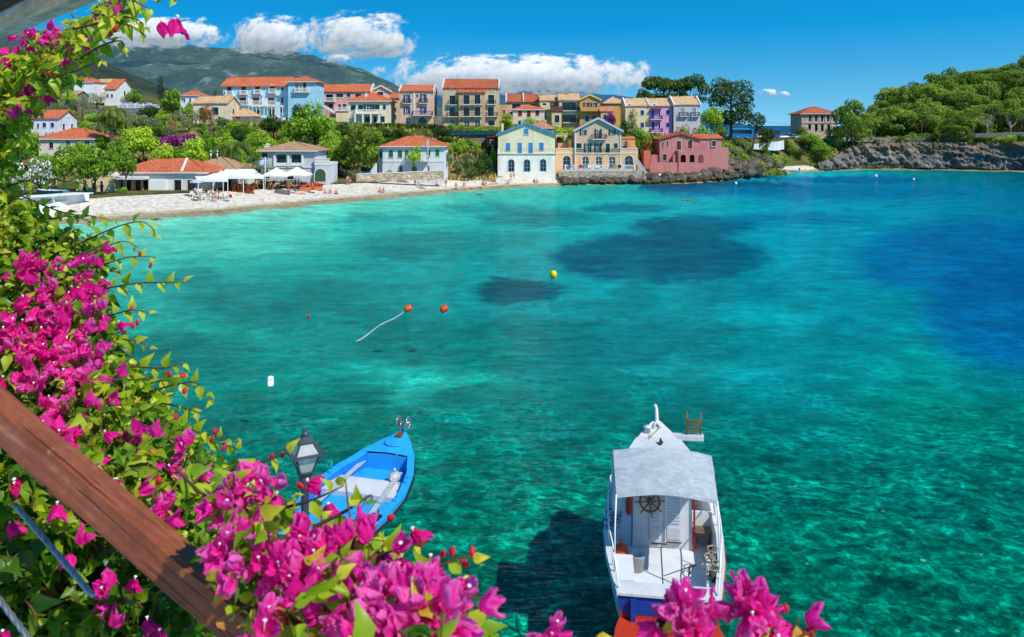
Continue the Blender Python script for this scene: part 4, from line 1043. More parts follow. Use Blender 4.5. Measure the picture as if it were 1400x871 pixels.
h = House('whitewashed house with bright green shutters and orange hip roof, behind the low stone wall', 'house', 523, 607.5, 241, 199.5, 160, 9.5, plaster(224, 222, 226))
h.win((534.5,210.5,6,10,'Sg'), (547,210.5,6,10,'Sg'), (556,210.5,4.5,10,'Sg'), (571,212,5,13,'Ng'), (586,210,5.2,9.6,'Sg'), (598,209,5.2,8.8,'Sg'), (548,231.5,4.6,8.5,'Ng'), (566.5,231.5,7,9,'Hg'), (582,231,7,10,'Hw')).roof('hip', 186, T_OR, 0.55)
h.balcony((556,587,219.7,1.3,'w')); h.box('string_course', 523, 607.5, 221.3, 220.2, -.09, -.003, TRIM)
m = MB(); xa, xb = h.X(516), h.X(522.8); m.box(xa, xb, 1.0, 7, h.found, h.Z(203)); m.build('side_wing', plaster(224, 222, 226), h.root)
put_window(h.root, h.X(520), h.Z(216), 0.7, 1.3, 'Sg', 0, 0.995 - 0.2)
m = MB()
for i in range(10): m.box(h.X(505 + i*1.1), h.X(506.05 + i*1.1), -1.6, -.4, h.Z(241), h.Z(237.5 - i*1.6))
m.build('outside_stair', plaster(226, 232, 238), h.root)
h = House('tall cream beach house with sky-blue gable trim, blue shutters and three arched windows', 'house', 680.5, 759.5, 247, 210.5, 177, 11, plaster(240, 236, 222, 0.9))
h.win((699,226.5,8,16.5,'Apc'), (720.5,226.5,8.2,16.5,'Apc'), (742.5,226,8,16.5,'Apc')).walls()
up = plaster(232, 222, 184, 0.9); m = MB(); y = 1.2; zt = h.Z(183); zb = h.h; ho = []
for (px, py, w, hh, st) in ((694.5,201,6.2,11,'Ss'), (710.8,202.7,6,14.5,'Ss'), (725.7,202.5,6,14.5,'Ss'), (740.5,200.5,6.2,10.8,'Ss')):
    w *= h.k; hh *= h.k; x = h.X(px); z = h.Z(py) - hh/2; ho.append((x-w/2, x+w/2, z, z+hh, False)); put_window(h.root, x, z, w, hh, st, 0, y)
x0, x1 = h.x0 + .05, h.x1 - .05; zr = h.Z(168.3)
wall_panel(m, x0, x1, zb, zt, ho, lambda x, z, r: (x, y + r, z))
m.add([(x0,y,zt),(x1,y,zt),(0,y,zr)], [(0,1,2)])
for x in (x0, x1): m.add([(x,y,zb),(x,h.d,zb),(x,h.d,zt),(x,y,zt)], [(0,1,2,3)])
m.build('upper_wall', up, h.root)
put_window(h.root, h.X(719.7), h.Z(184), 1.0, 1.35, 'Ss', 0, y - 0.02)
m = MB(); o = .4; sl = (zr - zt) / (x1)
for sg in (-1, 1):
    xe = sg * (x1 + o); ze = zt - o * sl
    m.add([(xe,y-o,ze),(0,y-o,zr),(0,h.d+o,zr),(xe,h.d+o,ze),(xe,y-o,ze+.16),(0,y-o,zr+.16),(0,h.d+o,zr+.16),(xe,h.d+o,ze+.16)], [(0,1,2,3),(7,6,5,4),(0,4,5,1),(0,3,7,4),(3,2,6,7)])
rf = m.build('roof', T_ORF, h.root); m = MB()
for sg in (-1, 1):
    xe = sg * (x1 + o); ze = zt - o * sl
    m.add([(xe,y-o-.1,ze-.16),(0,y-o-.1,zr-.16),(0,y-o-.1,zr+.2),(xe,y-o-.1,ze+.2),(xe,y-o+.15,ze-.16),(0,y-o+.15,zr-.16),(0,y-o+.15,zr+.2),(xe,y-o+.15,ze+.2)], [(0,1,2,3),(7,6,5,4),(0,4,5,1),(3,2,6,7),(0,3,7,4)])
m.build('verge', C_SKYB, rf)
m = MB(); m.box(h.x0-.1, h.x1+.1, -.25, 0.0, h.h+.004, h.h+.16); m.build('ledge', TRIM, h.root)
m = MB(); zz = h.h + .16
for q in (.5, .95): m.bar((h.x0+.4, -.12, zz+q), (h.x1-.1, -.12, zz+q), .05)
for x in np.linspace(h.x0+.4, h.x1-.1, 22): m.bar((x, -.12, zz), (x, -.12, zz+.97), .035)
m.build('railing', C_IRON, h.root); h.box('gatepost', 680.5, 683, 210.3, 203.5, -.2, .2, WHITE)
m = MB(); m.box(h.X(686.5)-.25, h.X(686.5)+.25, 6, 6.5, zt-1, h.Z(169)); m.box(h.X(686.5)-.3, h.X(686.5)+.3, 5.95, 6.55, h.Z(169)+.003, h.Z(168)); m.build('chimney', up, rf)
k = 184
h = House('peach waterfront house with grey-brown gable, dark green shutters and white-rimmed arches', 'house', 786, 849, 240, 178.5, k, 10, plaster(216, 184, 158))
h.win((797.5,180.9,4.9,7.4,'Gd'), (818,182.8,5.2,13.5,'Gd'), (837,180.6,4.9,7.4,'Gd'), (791.5,199.2,7.5,6.8,'Sd'), (803.6,202.5,5.2,13,'Gd'), (817.5,202.5,5.2,13,'Gd'), (831,202.7,5.5,13,'Sd'), (842,199.2,5,6.8,'Sd'))
h.win((800.5,221.5,9,15.5,'Aw'), (818.7,221.5,9,15.5,'Aw'), (837,221.5,9,15.5,'Aw')).roof('front', 162, T_ORF, 0.5, paint(190, 210, 222, 0.6, 0.8, 0.06))
h.balcony((809,829,190,0.9,'i'))
pch = plaster(238, 190, 140, 0.9)
m = MB(); ho = [(h.X(p) - 4.5*h.k, h.X(p) + 4.5*h.k, h.Z(229.25), h.Z(213.75), True) for p in (800.5, 818.7, 837)]
wall_panel(m, h.x0, h.x1, h.found, h.Z(210), [(a-.15, b+.15, c-.05, d+.2, False) for a, b, c, d, e in ho], lambda x, z, r: (x, -.06 + r, z), rev=.05)
m.build('peach_render', pch, h.root)
h.box('string_course', 785.5, 849.5, 210, 208.9, -.22, -.064, WHITE)
for px in (786.6, 848.3): h.box('quoin', px - .9, px + .9, 232, 179.2, -.13, -.065, TRIM)
m = MB()
for q in (.45, .9): m.bar((h.X(788), -.15, h.Z(208.8)+q), (h.X(848), -.15, h.Z(208.8)+q), .05)
for x in np.linspace(h.X(788), h.X(848), 34): m.bar((x, -.15, h.Z(208.8)), (x, -.15, h.Z(208.8)+.9), .03)
m.build('railing', C_IRON, h.root)
for (a, b, win, nm) in ((760, 785.8, (775,222.5,10.5,19), 'left'), (849.3, 872.5, (860,222,11.5,18.5), 'right')):
    m = MB(); px, py, w, hh = win; w *= h.k; hh *= h.k; x = h.X(px); z = h.Z(py) - hh/2
    put_window(h.root, x, z, w, hh, 'Ap', 0, .3)
    xa, xb = h.X(a), h.X(b); zt = h.Z(203.4)
    wall_panel(m, xa, xb, h.found, zt, [(x-w/2, x+w/2, z, z+hh, True)], lambda x, z, r: (x, .3 + r, z))
    for xx in (xa, xb): m.add([(xx,.3,h.found),(xx,6,h.found),(xx,6,zt),(xx,.3,zt)], [(0,1,2,3)])
    m.add([(xa,.5,zt-.9),(xb,.5,zt-.9),(xb,6,zt-.9),(xa,6,zt-.9)], [(0,1,2,3)]); m.build('side_wing', pch, h.root)
    m = MB(); m.box(xa-.05, xb+.05, .2, .55, zt+.002, zt+.16); m.box(xa, xb, .22, .297, h.Z(210), h.Z(209)); m.build('coping', WHITE, h.root)
h.box('terrace_block', 762, 779, 203, 183.5, 6.2, 10, plaster(240, 214, 150)); h.box('terrace_block', 764, 778, 203.2, 196, 3.2, 6.0, plaster(226, 166, 120))
h.box('coping', 761.5, 779.5, 183.4, 182.5, 6.1, 10.1, WHITE)
s2 = House('small orange-roofed porch building with arched windows, tucked behind the right terrace of the peach house', 'outbuilding', 850.5, 868, 206, 190, 191, 5, plaster(238, 186, 136))
s2.win((853.5,195.5,4.5,5,'Aw'), (853.5,201,4.5,4,'D')).roof('side', 188, tiles(230, 150, 100), .2)
m = MB(); v = [(s2.X(857), -2.5, s2.Z(203)), (s2.X(869), -2.5, s2.Z(203)), (s2.X(866), 0, s2.Z(193)), (s2.X(857), 0, s2.Z(189.5))]
m.add(v + [(a, b, c-.12) for a, b, c in v], [(0,1,2,3),(7,6,5,4),(0,4,5,1),(1,5,6,2),(3,7,4,0)]); m.build('porch_roof', tiles(230, 150, 100), s2.root)
t = thing('stone_terrace', 'rubble stone terrace with white balustrade in front of the peach arcade', 'terrace', (P(820,243,181).x, 181, 0))
kk = 181 / F; fx = lambda p: (p - 820) * kk; fz = lambda p: CAMZ + (HZ - p) * kk
m = MB(); m.box(fx(764), fx(878), 0, 2.8, -.5, fz(233.5)); m.build('terrace_wall', stonework(212, 198, 178, .72), t)
m = MB(); m.box(fx(773), fx(868), -.02, .2, fz(226.8), fz(225.6)); m.box(fx(773), fx(868), .02, .16, fz(233.4), fz(232.4))
for x in np.linspace(fx(773.5), fx(867.5), 62): m.lathe([(.05,0),(.08,.25),(.04,.6),(.06,.95)], 6, (x, .09, fz(232.4)))
for px in (773, 792, 811, 830, 849, 867.5): m.box(fx(px)-.14, fx(px)+.14, -.06, .24, fz(233.4), fz(225)+.003)
m.build('balustrade', WHITE, t)
m = MB(); a = Vector((fx(872), .6, fz(219))); b = Vector((fx(883), -.4, fz(237)))
for i in range(11):
    c = a + (b - a) * (i / 11); m.box(c.x, c.x + 1.2*kk, .1, 2.6, -.4, c.z - 1.0)
m.build('stair', plaster(236, 190, 150), t)
m = MB(); m.bar(a, b, .14, .5); m.bar(a + Vector((0, 2.2, 0)), b + Vector((0, 2.2, 0)), .12, .4); m.build('stair_parapet', WHITE, t)
pk = plaster(206, 134, 126, 0.9, 0.12)
h = House('rose-pink house on the rocks with brown doors above a walled arcade terrace', 'house', 902, 957, 232, 190, 192, 9, pk)
h.win((928,199,6,12.5,'Nn'), (943.5,197.5,6,11.5,'Nn'), (906,198,2.6,8,'Nn'), (912.5,196.5,2.6,7.5,'Nn'), (909,215,5,9,'D')).roof('front', 182.2, T_ORF, 0.35, tiles(206, 110, 74))
h.side([], True)
m = MB(); xa, xb, zt = h.X(924), h.X(961), h.Z(205.5); ho = []
for (px, w, st) in ((930.5,7.5,'AC'), (942.5,7,'AC'), (954.3,7,'AC')):
    w *= h.k; hh = 10.5*h.k; x = h.X(px); z = h.Z(221.5); ho.append((x-w/2, x+w/2, z, z+hh, True))
wall_panel(m, xa, xb, h.found-4, zt, ho[:2], lambda x, z, r: (x, -3 + r, z), rev=1.2)
for x in (xa, xb): m.add([(x,-3,h.found-4),(x,-.003,h.found-4),(x,-.003,zt),(x,-3,zt)], [(0,1,2,3)])
m.add([(xa,-2.8,zt-.9),(xb,-2.8,zt-.9),(xb,-.003,zt-.9),(xa,-.003,zt-.9)], [(0,1,2,3)])
m.box(xa, xb, -2.79, -2.6, zt-.9, zt); m.build('arcade_terrace', pk, h.root)
m = MB(); m.prism_y([(q[0] + h.X(954.3), q[1] + h.Z(221.5)) for q in arch_pts(7*h.k, 10.5*h.k)], -3.06, -3.003); m.build('blind_arch', plaster(180, 92, 92, 0.6), h.root)
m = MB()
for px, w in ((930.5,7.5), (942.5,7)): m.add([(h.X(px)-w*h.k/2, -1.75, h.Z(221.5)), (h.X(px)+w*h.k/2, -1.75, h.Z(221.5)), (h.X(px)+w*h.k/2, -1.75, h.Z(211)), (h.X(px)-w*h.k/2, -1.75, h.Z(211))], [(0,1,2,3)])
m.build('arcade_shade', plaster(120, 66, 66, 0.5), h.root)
m = MB()
for q in (.5, .95): m.bar((h.X(918), -3.0, h.Z(205.5)+q), (h.X(960), -3.0, h.Z(205.5)+q), .05)
m.build('railing', C_BROWN, h.root)
m = MB(); m.box(h.X(957.3), h.X(988), .8, 8, h.found-2, h.Z(188.6)); w1 = m.build('right_wing', pk, h.root)
m = MB(); ya, yb_ = .5, 4.4; v = [(h.X(951), ya, h.Z(189)), (h.X(990), ya, h.Z(189)), (h.X(988), yb_, h.Z(183)), (h.X(950), yb_, h.Z(183)), (h.X(988), 8.4, h.Z(189)), (h.X(950), 8.4, h.Z(189))]
m.add(v + [(a, b, c-.15) for a, b, c in v], [(0,1,2,3),(3,2,4,5),(0,6,7,1),(1,7,8,2),(2,8,10,4)]); m.build('wing_roof', T_OR, h.root)
put_window(h.root, h.X(977), h.Z(200), 1.0, 1.3, 'Pn', 0, .78 - .17)
h.box('end_wall', 988.3, 998, 232, 201.5, 1.2, 5, pk)
h.box('lower_terrace_wall', 886, 923.8, 243, 221.5, -2.8, -2.2, pk); h.box('stair_block', 881, 890, 240, 206, 0.5, 4, plaster(210, 120, 105)); h.box('stair_block', 890.2, 902, 240, 212, 0.4, 3, pk)
for px in (891.5, 909.5, 918.5): h.box('pillar', px - 1.4, px + 1.4, 221.4, 211, -2.75, -2.25, pk)
h = House('roofed shell of a grey stone mansion with empty dark windows, beside the car park pines', 'stone building', 1096, 1144, 190, 155.3, 276, 11, stonework(228, 206, 184, .8))
h.win((1100,161.5,2.6,6.5,'Pw'), *[(x, 161.8, 3.2, 8, 'D') for x in (1107.5,1115.7,1124,1132.3,1140.2)], *[(x, y, 4, hh, 'D') for x, y, hh in ((1107,173.5,7.5),(1116,174.5,9.5),(1124.2,174.5,9.5),(1133,174,8))]).roof('hip', 146, T_RED, .7)
for px in (1111.6, 1119.8, 1128.2, 1136.3): h.box('pilaster', px - .5, px + .5, 168, 156, -.2, -.003, plaster(220, 196, 180))
h.box('string_course', 1096, 1144, 168.6, 167.6, -.25, -.004, plaster(210, 190, 176))
m = MB()
for i in range(8): m.box(h.X(1127 + i*1.2), h.X(1134), -3.0 - .01*i, -.3, h.Z(190), h.Z(188 - i*1.3))
m.build('front_stair', plaster(230, 228, 224), h.root)
def slab_wall(name, label, pts, th, mat, cap=None, cat='wall'):
    """wall through (x, y, ztop, zbottom) points"""
    x, y, zt, zb = pts[0]; r = thing(name, label, cat, (x, y, zb))
    m = MB(); V = []
    for (a, b, c, d) in pts: V += [(a-x, b-y, d-zb), (a-x, b-y, c-zb), (a-x, b-y+th, c-zb), (a-x, b-y+th, d-zb)]
    n = len(pts); f = []
    for i in range(n-1):
        for q in range(4): f.append((i*4+q, (i+1)*4+q, (i+1)*4+(q+1)%4, i*4+(q+1)%4))
    f += [(3,2,1,0), (n*4-4, n*4-3, n*4-2, n*4-1)]
    m.add(V, f); m.build('wall_body', mat, r)
    if cap:
        m = MB()
        for i in range(n-1):
            a, b = pts[i], pts[i+1]
            m.bar((a[0]-x, a[1]-y+th/2, a[2]-zb+.07), (b[0]-x, b[1]-y+th/2, b[2]-zb+.07), th+.12, .12)
        m.build('coping', cap, r)
    return r
def wp(px, pyt, pyb, Y):
    a = P(px, pyt, Y); return (a.x, Y, a.z, P(px, pyb, Y).z)
slab_wall('quay_wall', 'long whitewashed concrete quay wall at the left end of the beach', [wp(-120,276,318,92), wp(0,272,304,98), wp(60,269,299,103), wp(106,265.5,288,109)], 3.0, plaster(240, 240, 242, 0.9), WHITE)
slab_wall('quay_wall', 'lower whitewashed step along the foot of the long quay wall', [wp(-60,291,310,94), wp(0,287,305,96.5), wp(60,281,301,101), wp(84,275,294,105.5)], 1.4, plaster(236, 238, 242, 0.9))
slab_wall('garden_wall', 'low cream stone wall along the back of the beach before the green-shuttered house', [wp(487,238.5,249,153.5), wp(545,236.5,247,155), wp(606,233.5,245,157)], .6, stonework(226, 204, 170, 0.65, 1.3), TRIM)
slab_wall('garden_wall', 'sloping cream stone wall beside the lane to the cart door', [wp(456,228.5,238,166), wp(470,234,243,160), wp(486.5,240,250,153.6)], .5, stonework(226, 204, 170, 0.65, 1.3))
slab_wall('retaining_wall', 'rough stone retaining wall under the green fence of the sandy hotel', [wp(600,184.5,208,191), wp(680,184,206,191)], .8, stonework(176, 160, 136))
slab_wall('terrace_wall', 'dark stone retaining wall below the blue parasol terrace on the hill', [wp(115,150,162,226), wp(165,148,160,228), wp(222,147,158,232)], .8, stonework(150, 154, 160))
slab_wall('terrace_wall', 'dark stone retaining wall under the vine terrace of the blue hotel', [wp(318,162,178,193), wp(352,162,178,193), wp(384,161,176,193)], .8, stonework(176, 156, 132))
slab_wall('road_wall', 'pale stone parapet wall along the cliff road under the pine wood', [wp(1132,187.5,193,262), wp(1180,187.8,194,263.5), wp(1240,188.5,195,262), wp(1300,188,194.5,256.5), wp(1330,182.5,188,254), wp(1420,180,186,247), wp(1520,178,186,238)], .6, stonework(200, 186, 168))
slab_wall('buttress', 'rounded stone buttress bulging from the cliff below the road wall', [wp(1198,191,201,259.5), wp(1203,190.5,206,259), wp(1209,190.5,206,258.8), wp(1214,191,200,259.5)], 1.5, stonework(170, 150, 130))
slab_wall('road_wall', 'short white concrete wall at the edge of the car park above the small cove', [wp(1030,197,204,231), wp(1060,194,206,238), wp(1072,192,204,243)], .5, plaster(214, 220, 222))
r = thing('garden_fence', 'teal-green mesh fence below the hedge of the sandy hotel', 'fence', (P(648,183,190.5).x, 190.5, P(648,184.5,190.5).z))
m = MB(); w = 66*190.5/F; m.box(-w/2, w/2, -.02, .02, 0.05, 1.05); m.build('mesh_panel', paint(30, 96, 90, 0.6, 0.7, 0.2), r)
m = MB()
for x in np.linspace(-w/2, w/2, 9): m.bar((x, -.05, 0), (x, -.05, 1.15), .07)
m.build('fence_frame', C_IRON, r)
h = House('small dark brown wooden shed beside the retaining wall of the sandy hotel', 'shed', 666, 681, 200, 188, 188, 3, paint(90, 48, 40, 0.7, 0.7, 0.2)); h.win((673,195,5,7,'Nn')).roof('side', 187, tiles(110, 62, 50), .2)
r = thing('terrace_balustrade', 'white balustrade of the hillside terrace with blue parasols', 'balustrade', (P(190,146,231).x, 231, P(190,147.5,231).z))
m = MB(); w = 56*231/F
for q in (.1, .95): m.bar((-w/2, 0, q), (w/2, 0, q), .14)
for x in np.linspace(-w/2, w/2, 40): m.bar((x, 0, 0), (x, 0, .95), .1)
for x in np.linspace(-w/2, w/2, 6): m.bar((x, -.02, 0), (x, -.02, 1.3), .3)
m.build('balusters', WHITE, r)
r = thing('garden_wall', 'stone plinth and sloping rail left of the pale green shuttered steps', 'wall', (P(1,1,1).x, 0, 0)) if False else None
def pole(label, px, pyt, pyb, Y, cross=True):
    b = P(px, pyb, Y); g = ground(b.x, Y); hgt = P(px, pyt, Y).z - g
    r = thing('utility_pole', label, 'utility pole', (b.x, Y, g))
    m = MB(); m.tube([(0,0,-.3), (0,0,hgt)], [.15,.1], 8); m.build('pole', paint(96, 84, 70, 0.8, 0.7, 0.2), r)
    if cross:
        m = MB(); m.bar((-.7, -.1, hgt-.4), (.7, -.1, hgt-.4), .1)
        for x in (-.6, 0, .6): m.lathe([(.04,0),(.06,.1),(.03,.2)], 6, (x, -.1, hgt-.35))
        m.build('crossarm', WOOD_BR, r)
    return r
pole('tall dark wooden utility pole beside the red-roofed terrace house', 737, 123, 160, 219)
pole('wooden utility pole in front of the wide glazed loggias', 768.5, 136, 178, 208)
pole('pale street pole standing among olive trees above the cream villa', 112.5, 128, 165, 215, False)
pole('tall pole behind the creeper-covered cottage', 538.5, 110, 150, 240, False)
pole('thin white mast in front of the blue-shuttered house hedge', 583.8, 165, 200, 186, False)
r = thing('utility_cable', 'single black cable strung across the sky to the stone mansion', 'cable', P(1040,163,232))
m = MB(); a = Vector((0,0,0)); b = P(1095,166,276) - P(1040,163,232)
m.tube([a + (b-a)*q - Vector((0,0,1.2*4*q*(1-q))) for q in np.linspace(0,1,12)], .035, 5); m.build('cable_line', METAL_DK, r)
r = thing('satellite_dish', 'round white satellite dish on the ridge of the terrace row', 'satellite dish', P(880,137,221)); m = MB(); m.tube([(0,0,-.9),(0,0,0)], .05, 6); m.build('mast', METAL_DK, r)
m = MB(); m.M = Matrix.Translation((0,-.15,.2)) @ Matrix.Rotation(R(70), 4, 'X'); m.lathe([(0,.12),(.25,.09),(.42,0.0),(.44,0.02),(.25,.12),(0,.15)], 14); m.build('dish', WHITE, r)
def awning(label, px0, px1, pyb0, pyf, Y0, Y1, skew=0):
    c = P((px0+px1)/2, pyf, Y1); r = thing('canvas_awning', label, 'awning', (c.x, Y1, ground(c.x, Y1)))
    g = r.location.z; m = MB(); V = []
    for j in range(5):
        q = j/4; Y = Y0 + (Y1-Y0)*q; py = pyb0 + (pyf-pyb0)*q
        for i in range(9):
            a = P(px0 + (px1-px0)*i/8 + skew*(1-q), py, Y); V.append((a.x-c.x, Y-Y1, a.z-g - .06*math.sin(PI*q)*(1+math.sin(i*1.3))))
    m.add(V, [(j*9+i, j*9+i+1, (j+1)*9+i+1, (j+1)*9+i) for j in range(4) for i in range(8)], 0, True)
    z = c.z - g; xa, xb = V[36][0], V[44][0]
    m.box(xa, xb, -.04, 0, z-.35, z-.003); m.build('canvas', plaster(240, 238, 230, 0.9), r)
    for x in (xa+.1, (xa+xb)/2, xb-.1):
        m = MB(); m.bar((x, .1, 0), (x, .1, z-.05), .09); m.build('post', WHITE, r)
awning('large sloping white canvas awning over the taverna terrace, nearest the flag', 304, 361, 231, 241.5, 135, 127, -14)
awning('smaller white canvas awning tucked in front of the brown pyramid roof', 270, 312, 237, 245.5, 129, 123, -6)
awning('pale folded-out awning below the flues, set behind the other two awnings', 268, 306, 231.5, 237, 133, 130, -4)
def parasol(label, px, pyt, pye, wpx, Y, mat, name='parasol', square=True):
    c = P(px, pye, Y); g = ground(c.x, Y); hgt = P(px, pyt, Y).z - g; ez = c.z - g; w = wpx*Y/F/2
    r = thing(name, label, 'parasol', (c.x, Y, g))
    m = MB(); m.tube([(0,0,0),(0,0,hgt)], .05, 8); m.lathe([(.4,0),(.4,.08),(.1,.12)], 10); m.build('pole', METAL_DK if not square else WHITE, r)
    n = 4 if square else 8; m = MB(); V = [(0,0,hgt)]
    ring = []
    for j, q in ((1,.5),(2,1.0)):
        for i in range(n*2):
            a = 2*PI*i/(n*2) + (PI/4 if square else 0); rr = w*q*(1.0 if i%2==0 else (.72 if square else .96)) * (1.3 if square else 1)
            V.append((rr*math.cos(a), rr*math.sin(a)*.9, hgt + (ez-hgt)*q**.85 + (0.05 if i%2 else 0)*q))
    k = n*2
    f = [(0, 1+i, 1+(i+1)%k) for i in range(k)] + [(1+i, 1+k+i, 1+k+(i+1)%k, 1+(i+1)%k) for i in range(k)]
    V += [(x, y, z-.22) for x, y, z in V[1+k:1+2*k]]; f += [(1+k+i, 1+2*k+i, 1+2*k+(i+1)%k, 1+k+(i+1)%k) for i in range(k)]
    m.add(V, f); m.build('canopy', mat, r); return r
CANV = plaster(238, 232, 220, 0.9)
parasol('big cream square parasol right beside the flagpole', 378, 229, 239.5, 38, 136, CANV)
parasol('big cream square parasol in front of the loggia house, right of its twin', 406, 228, 238.5, 38, 138, CANV)
parasol('small pale blue-white parasol among the taverna tables behind a green bush', 268, 244.5, 248, 17, 121, paint(206, 214, 232, 0.7, 0.75, 0.08), 'parasol', False)
for i, px in enumerate((171, 187, 203)):
    parasol(('blue parasol on the hillside terrace, left one', 'blue parasol on the hillside terrace, middle one', 'blue parasol on the hillside terrace, right one')[i], px, 139.5, 143.5, 14, 237, paint(120, 160, 216, 0.7, 0.75, 0.08), 'parasol', False)
parasol('closed-looking grey sunshade pole by the blue tarpaulin before the green-shuttered house', 492, 226, 238, 4, 158, CANV, 'parasol', False)
def flag(label, px, pyt, pyb, Y, d, stripes=True, fw=9, fh=8):
    b = P(px, pyb, Y); g = b.z - .3; r = thing('flagpole', label, 'flag', (b.x, Y, g)); hgt = P(px, pyt, Y).z - g
    m = MB(); m.tube([(0,0,0),(0,0,hgt)], .06, 8); m.ball((0,0,hgt+.05), .1, 8, 5); m.build('pole', WHITE, r)
    m = MB(); w = fw*Y/F; hh = fh*Y/F; N = 9
    for j in range(N):
        for i in range(10):
            q0, q1 = i/10, (i+1)/10
            def pt(q, zz): return (d*w*q, .12*math.sin(q*7), hgt-.15-hh + zz - .35*q*q)
            za, zb = hh*j/N, hh*(j+1)/N
            blue = (j % 2 == 0)
            if q0 < .36 and j >= 4: blue = not (j == 6 or (0.1 < q0 < .22))
            m.add([pt(q0,za), pt(q1,za), pt(q1,zb), pt(q0,zb)], [(0,1,2,3)], 0 if blue else 1)
    m.build('flag_cloth', [paint(50, 100, 190, 0.7, 0.8, 0.05), WHITE], r)
flag('blue and white striped flag flying left from a white pole by the awnings', 362.5, 216, 259, 130, -1)
flag('small blue and white striped flag on a pole before the green-shuttered house', 585, 191, 226, 157.6, -1, True, 3.2, 8)
def _unit(rng):
    z = rng.uniform(-1, 1); a = rng.uniform(0, 2*PI); r = math.sqrt(1 - z*z)
    return Vector((r*math.cos(a), r*math.sin(a), z))
def leaf_lobes(rng, lobes, n_per, size, elong=1.0, up=0.35, flat=1.0, tintfn=None, fill=0.25):
    """leaf clumps spread through a set of lobes [(centre, (rx,ry,rz))]; many small faces, gaps between"""
    mb = MB()
    for (c, r) in lobes:
        c = Vector(c); lt = rng.uniform(-0.14, 0.14)
        cnt = int(n_per * 1.5 * (r[0] * r[1] + r[0] * r[2]) / 2)
        for _ in range(cnt):
            d = _unit(rng)
            if d.z < -0.35 and rng.random() < 0.55: continue
            q = 1 - abs(rng.gauss(0, fill))
            if rng.random() < 0.08: q *= 1.12
            p = c + Vector((d.x*r[0], d.y*r[1], d.z*r[2])) * q
            deep = 0
            for (c2, r2) in lobes:
                e = p - Vector(c2)
                if (e.x/r2[0])**2 + (e.y/r2[1])**2 + (e.z/r2[2])**2 < 0.45: deep = 1; break
            if deep and rng.random() < 0.8: continue
            nrm = (d * 0.9 + _unit(rng) * 0.8 + Vector((0, 0, up))).normalized()
            u = nrm.cross(_unit(rng)).normalized(); w = nrm.cross(u)
            s = size * rng.uniform(0.6, 1.35); s2 = s * elong
            t = 0.52 + lt + 0.24 * d.z + rng.uniform(-0.22, 0.22) + (q - 0.9) * 0.5  # lit tops, shaded undersides and inner leaves painted into the tint
            bend = nrm * (s * 0.25)
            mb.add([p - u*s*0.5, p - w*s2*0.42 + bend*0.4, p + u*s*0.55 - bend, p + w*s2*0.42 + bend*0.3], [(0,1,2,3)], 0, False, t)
    return mb
def limbs(rng, h0, lobes, r0, lean=(0, 0), n=9, r1=0.05, wig=0.15):
    """tapered trunk to h0 and limbs reaching toward the lobes"""
    mb = MB(); top = Vector((lean[0], lean[1], h0))
    pts = [Vector((0, 0, -0.6))] + [Vector((lean[0]*q + rng.uniform(-wig, wig)*r0*2, lean[1]*q + rng.uniform(-wig, wig)*r0*2, h0*q)) for q in (0.02, 0.3, 0.6, 0.85)] + [top]
    mb.tube(pts, [r0*1.5, r0*1.25, r0, r0*0.85, r0*0.75, r0*0.6], 8)
    ls = lobes if len(lobes) <= n else rng.sample(lobes, n)
    for (c, r) in ls:
        c = Vector(c); st = Vector((lean[0]*0.8, lean[1]*0.8, h0*0.8)) if rng.random() < 0.5 else top
        mid = st.lerp(c, 0.5) + Vector((rng.uniform(-.3, .3), rng.uniform(-.3, .3), -0.12*(c-st).length))
        mb.tube([st, st.lerp(mid, .5), mid, mid.lerp(c, .5), c], [r0*.5, r0*.42, r0*.32, r0*.2, r1], 5, cap=False)
    return mb
BARK = paint(110, 92, 72, 0.9, 0.55, 0.25, 2.0); BARK_P = paint(126, 104, 88, 0.9, 0.6, 0.25, 2.0); BARK_W = paint(190, 180, 166, 0.9, 0.6, 0.2, 2.0)
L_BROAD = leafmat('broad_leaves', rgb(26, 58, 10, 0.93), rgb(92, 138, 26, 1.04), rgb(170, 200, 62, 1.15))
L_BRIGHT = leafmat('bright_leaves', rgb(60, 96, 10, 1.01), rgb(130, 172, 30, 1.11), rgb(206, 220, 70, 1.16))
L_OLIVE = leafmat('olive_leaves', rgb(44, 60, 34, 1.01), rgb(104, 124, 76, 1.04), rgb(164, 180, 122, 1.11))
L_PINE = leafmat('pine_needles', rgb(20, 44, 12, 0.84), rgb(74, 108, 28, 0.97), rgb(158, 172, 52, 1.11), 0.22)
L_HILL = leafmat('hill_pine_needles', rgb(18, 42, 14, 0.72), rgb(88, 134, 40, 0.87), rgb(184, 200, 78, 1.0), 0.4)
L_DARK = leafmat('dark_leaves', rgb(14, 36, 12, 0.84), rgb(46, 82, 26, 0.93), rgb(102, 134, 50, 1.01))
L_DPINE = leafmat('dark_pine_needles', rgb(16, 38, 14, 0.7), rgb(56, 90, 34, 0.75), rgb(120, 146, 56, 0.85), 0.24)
L_CYP = leafmat('cypress_leaves', rgb(8, 24, 12, 0.72), rgb(24, 50, 24, 0.72), rgb(56, 84, 40, 0.72))
L_PALM = leafmat('palm_leaves', rgb(34, 60, 18, 0.80), rgb(92, 120, 44, 0.87), rgb(170, 178, 84, 0.96))
L_PURPLE = leafmat('purple_bracts', rgb(70, 6, 60, 1.00), rgb(140, 22, 118, 1.00), rgb(196, 70, 176, 1.00), 0.35)
L_WHITEF = leafmat('white_blossom', rgb(170, 170, 150, 1.00), rgb(224, 222, 212, 1.00), rgb(250, 250, 244, 1.00), 0.3)
L_REDF = leafmat('red_blossom', rgb(150, 10, 30, 1.00), rgb(210, 40, 60, 1.00), rgb(240, 110, 120, 1.00), 0.3)
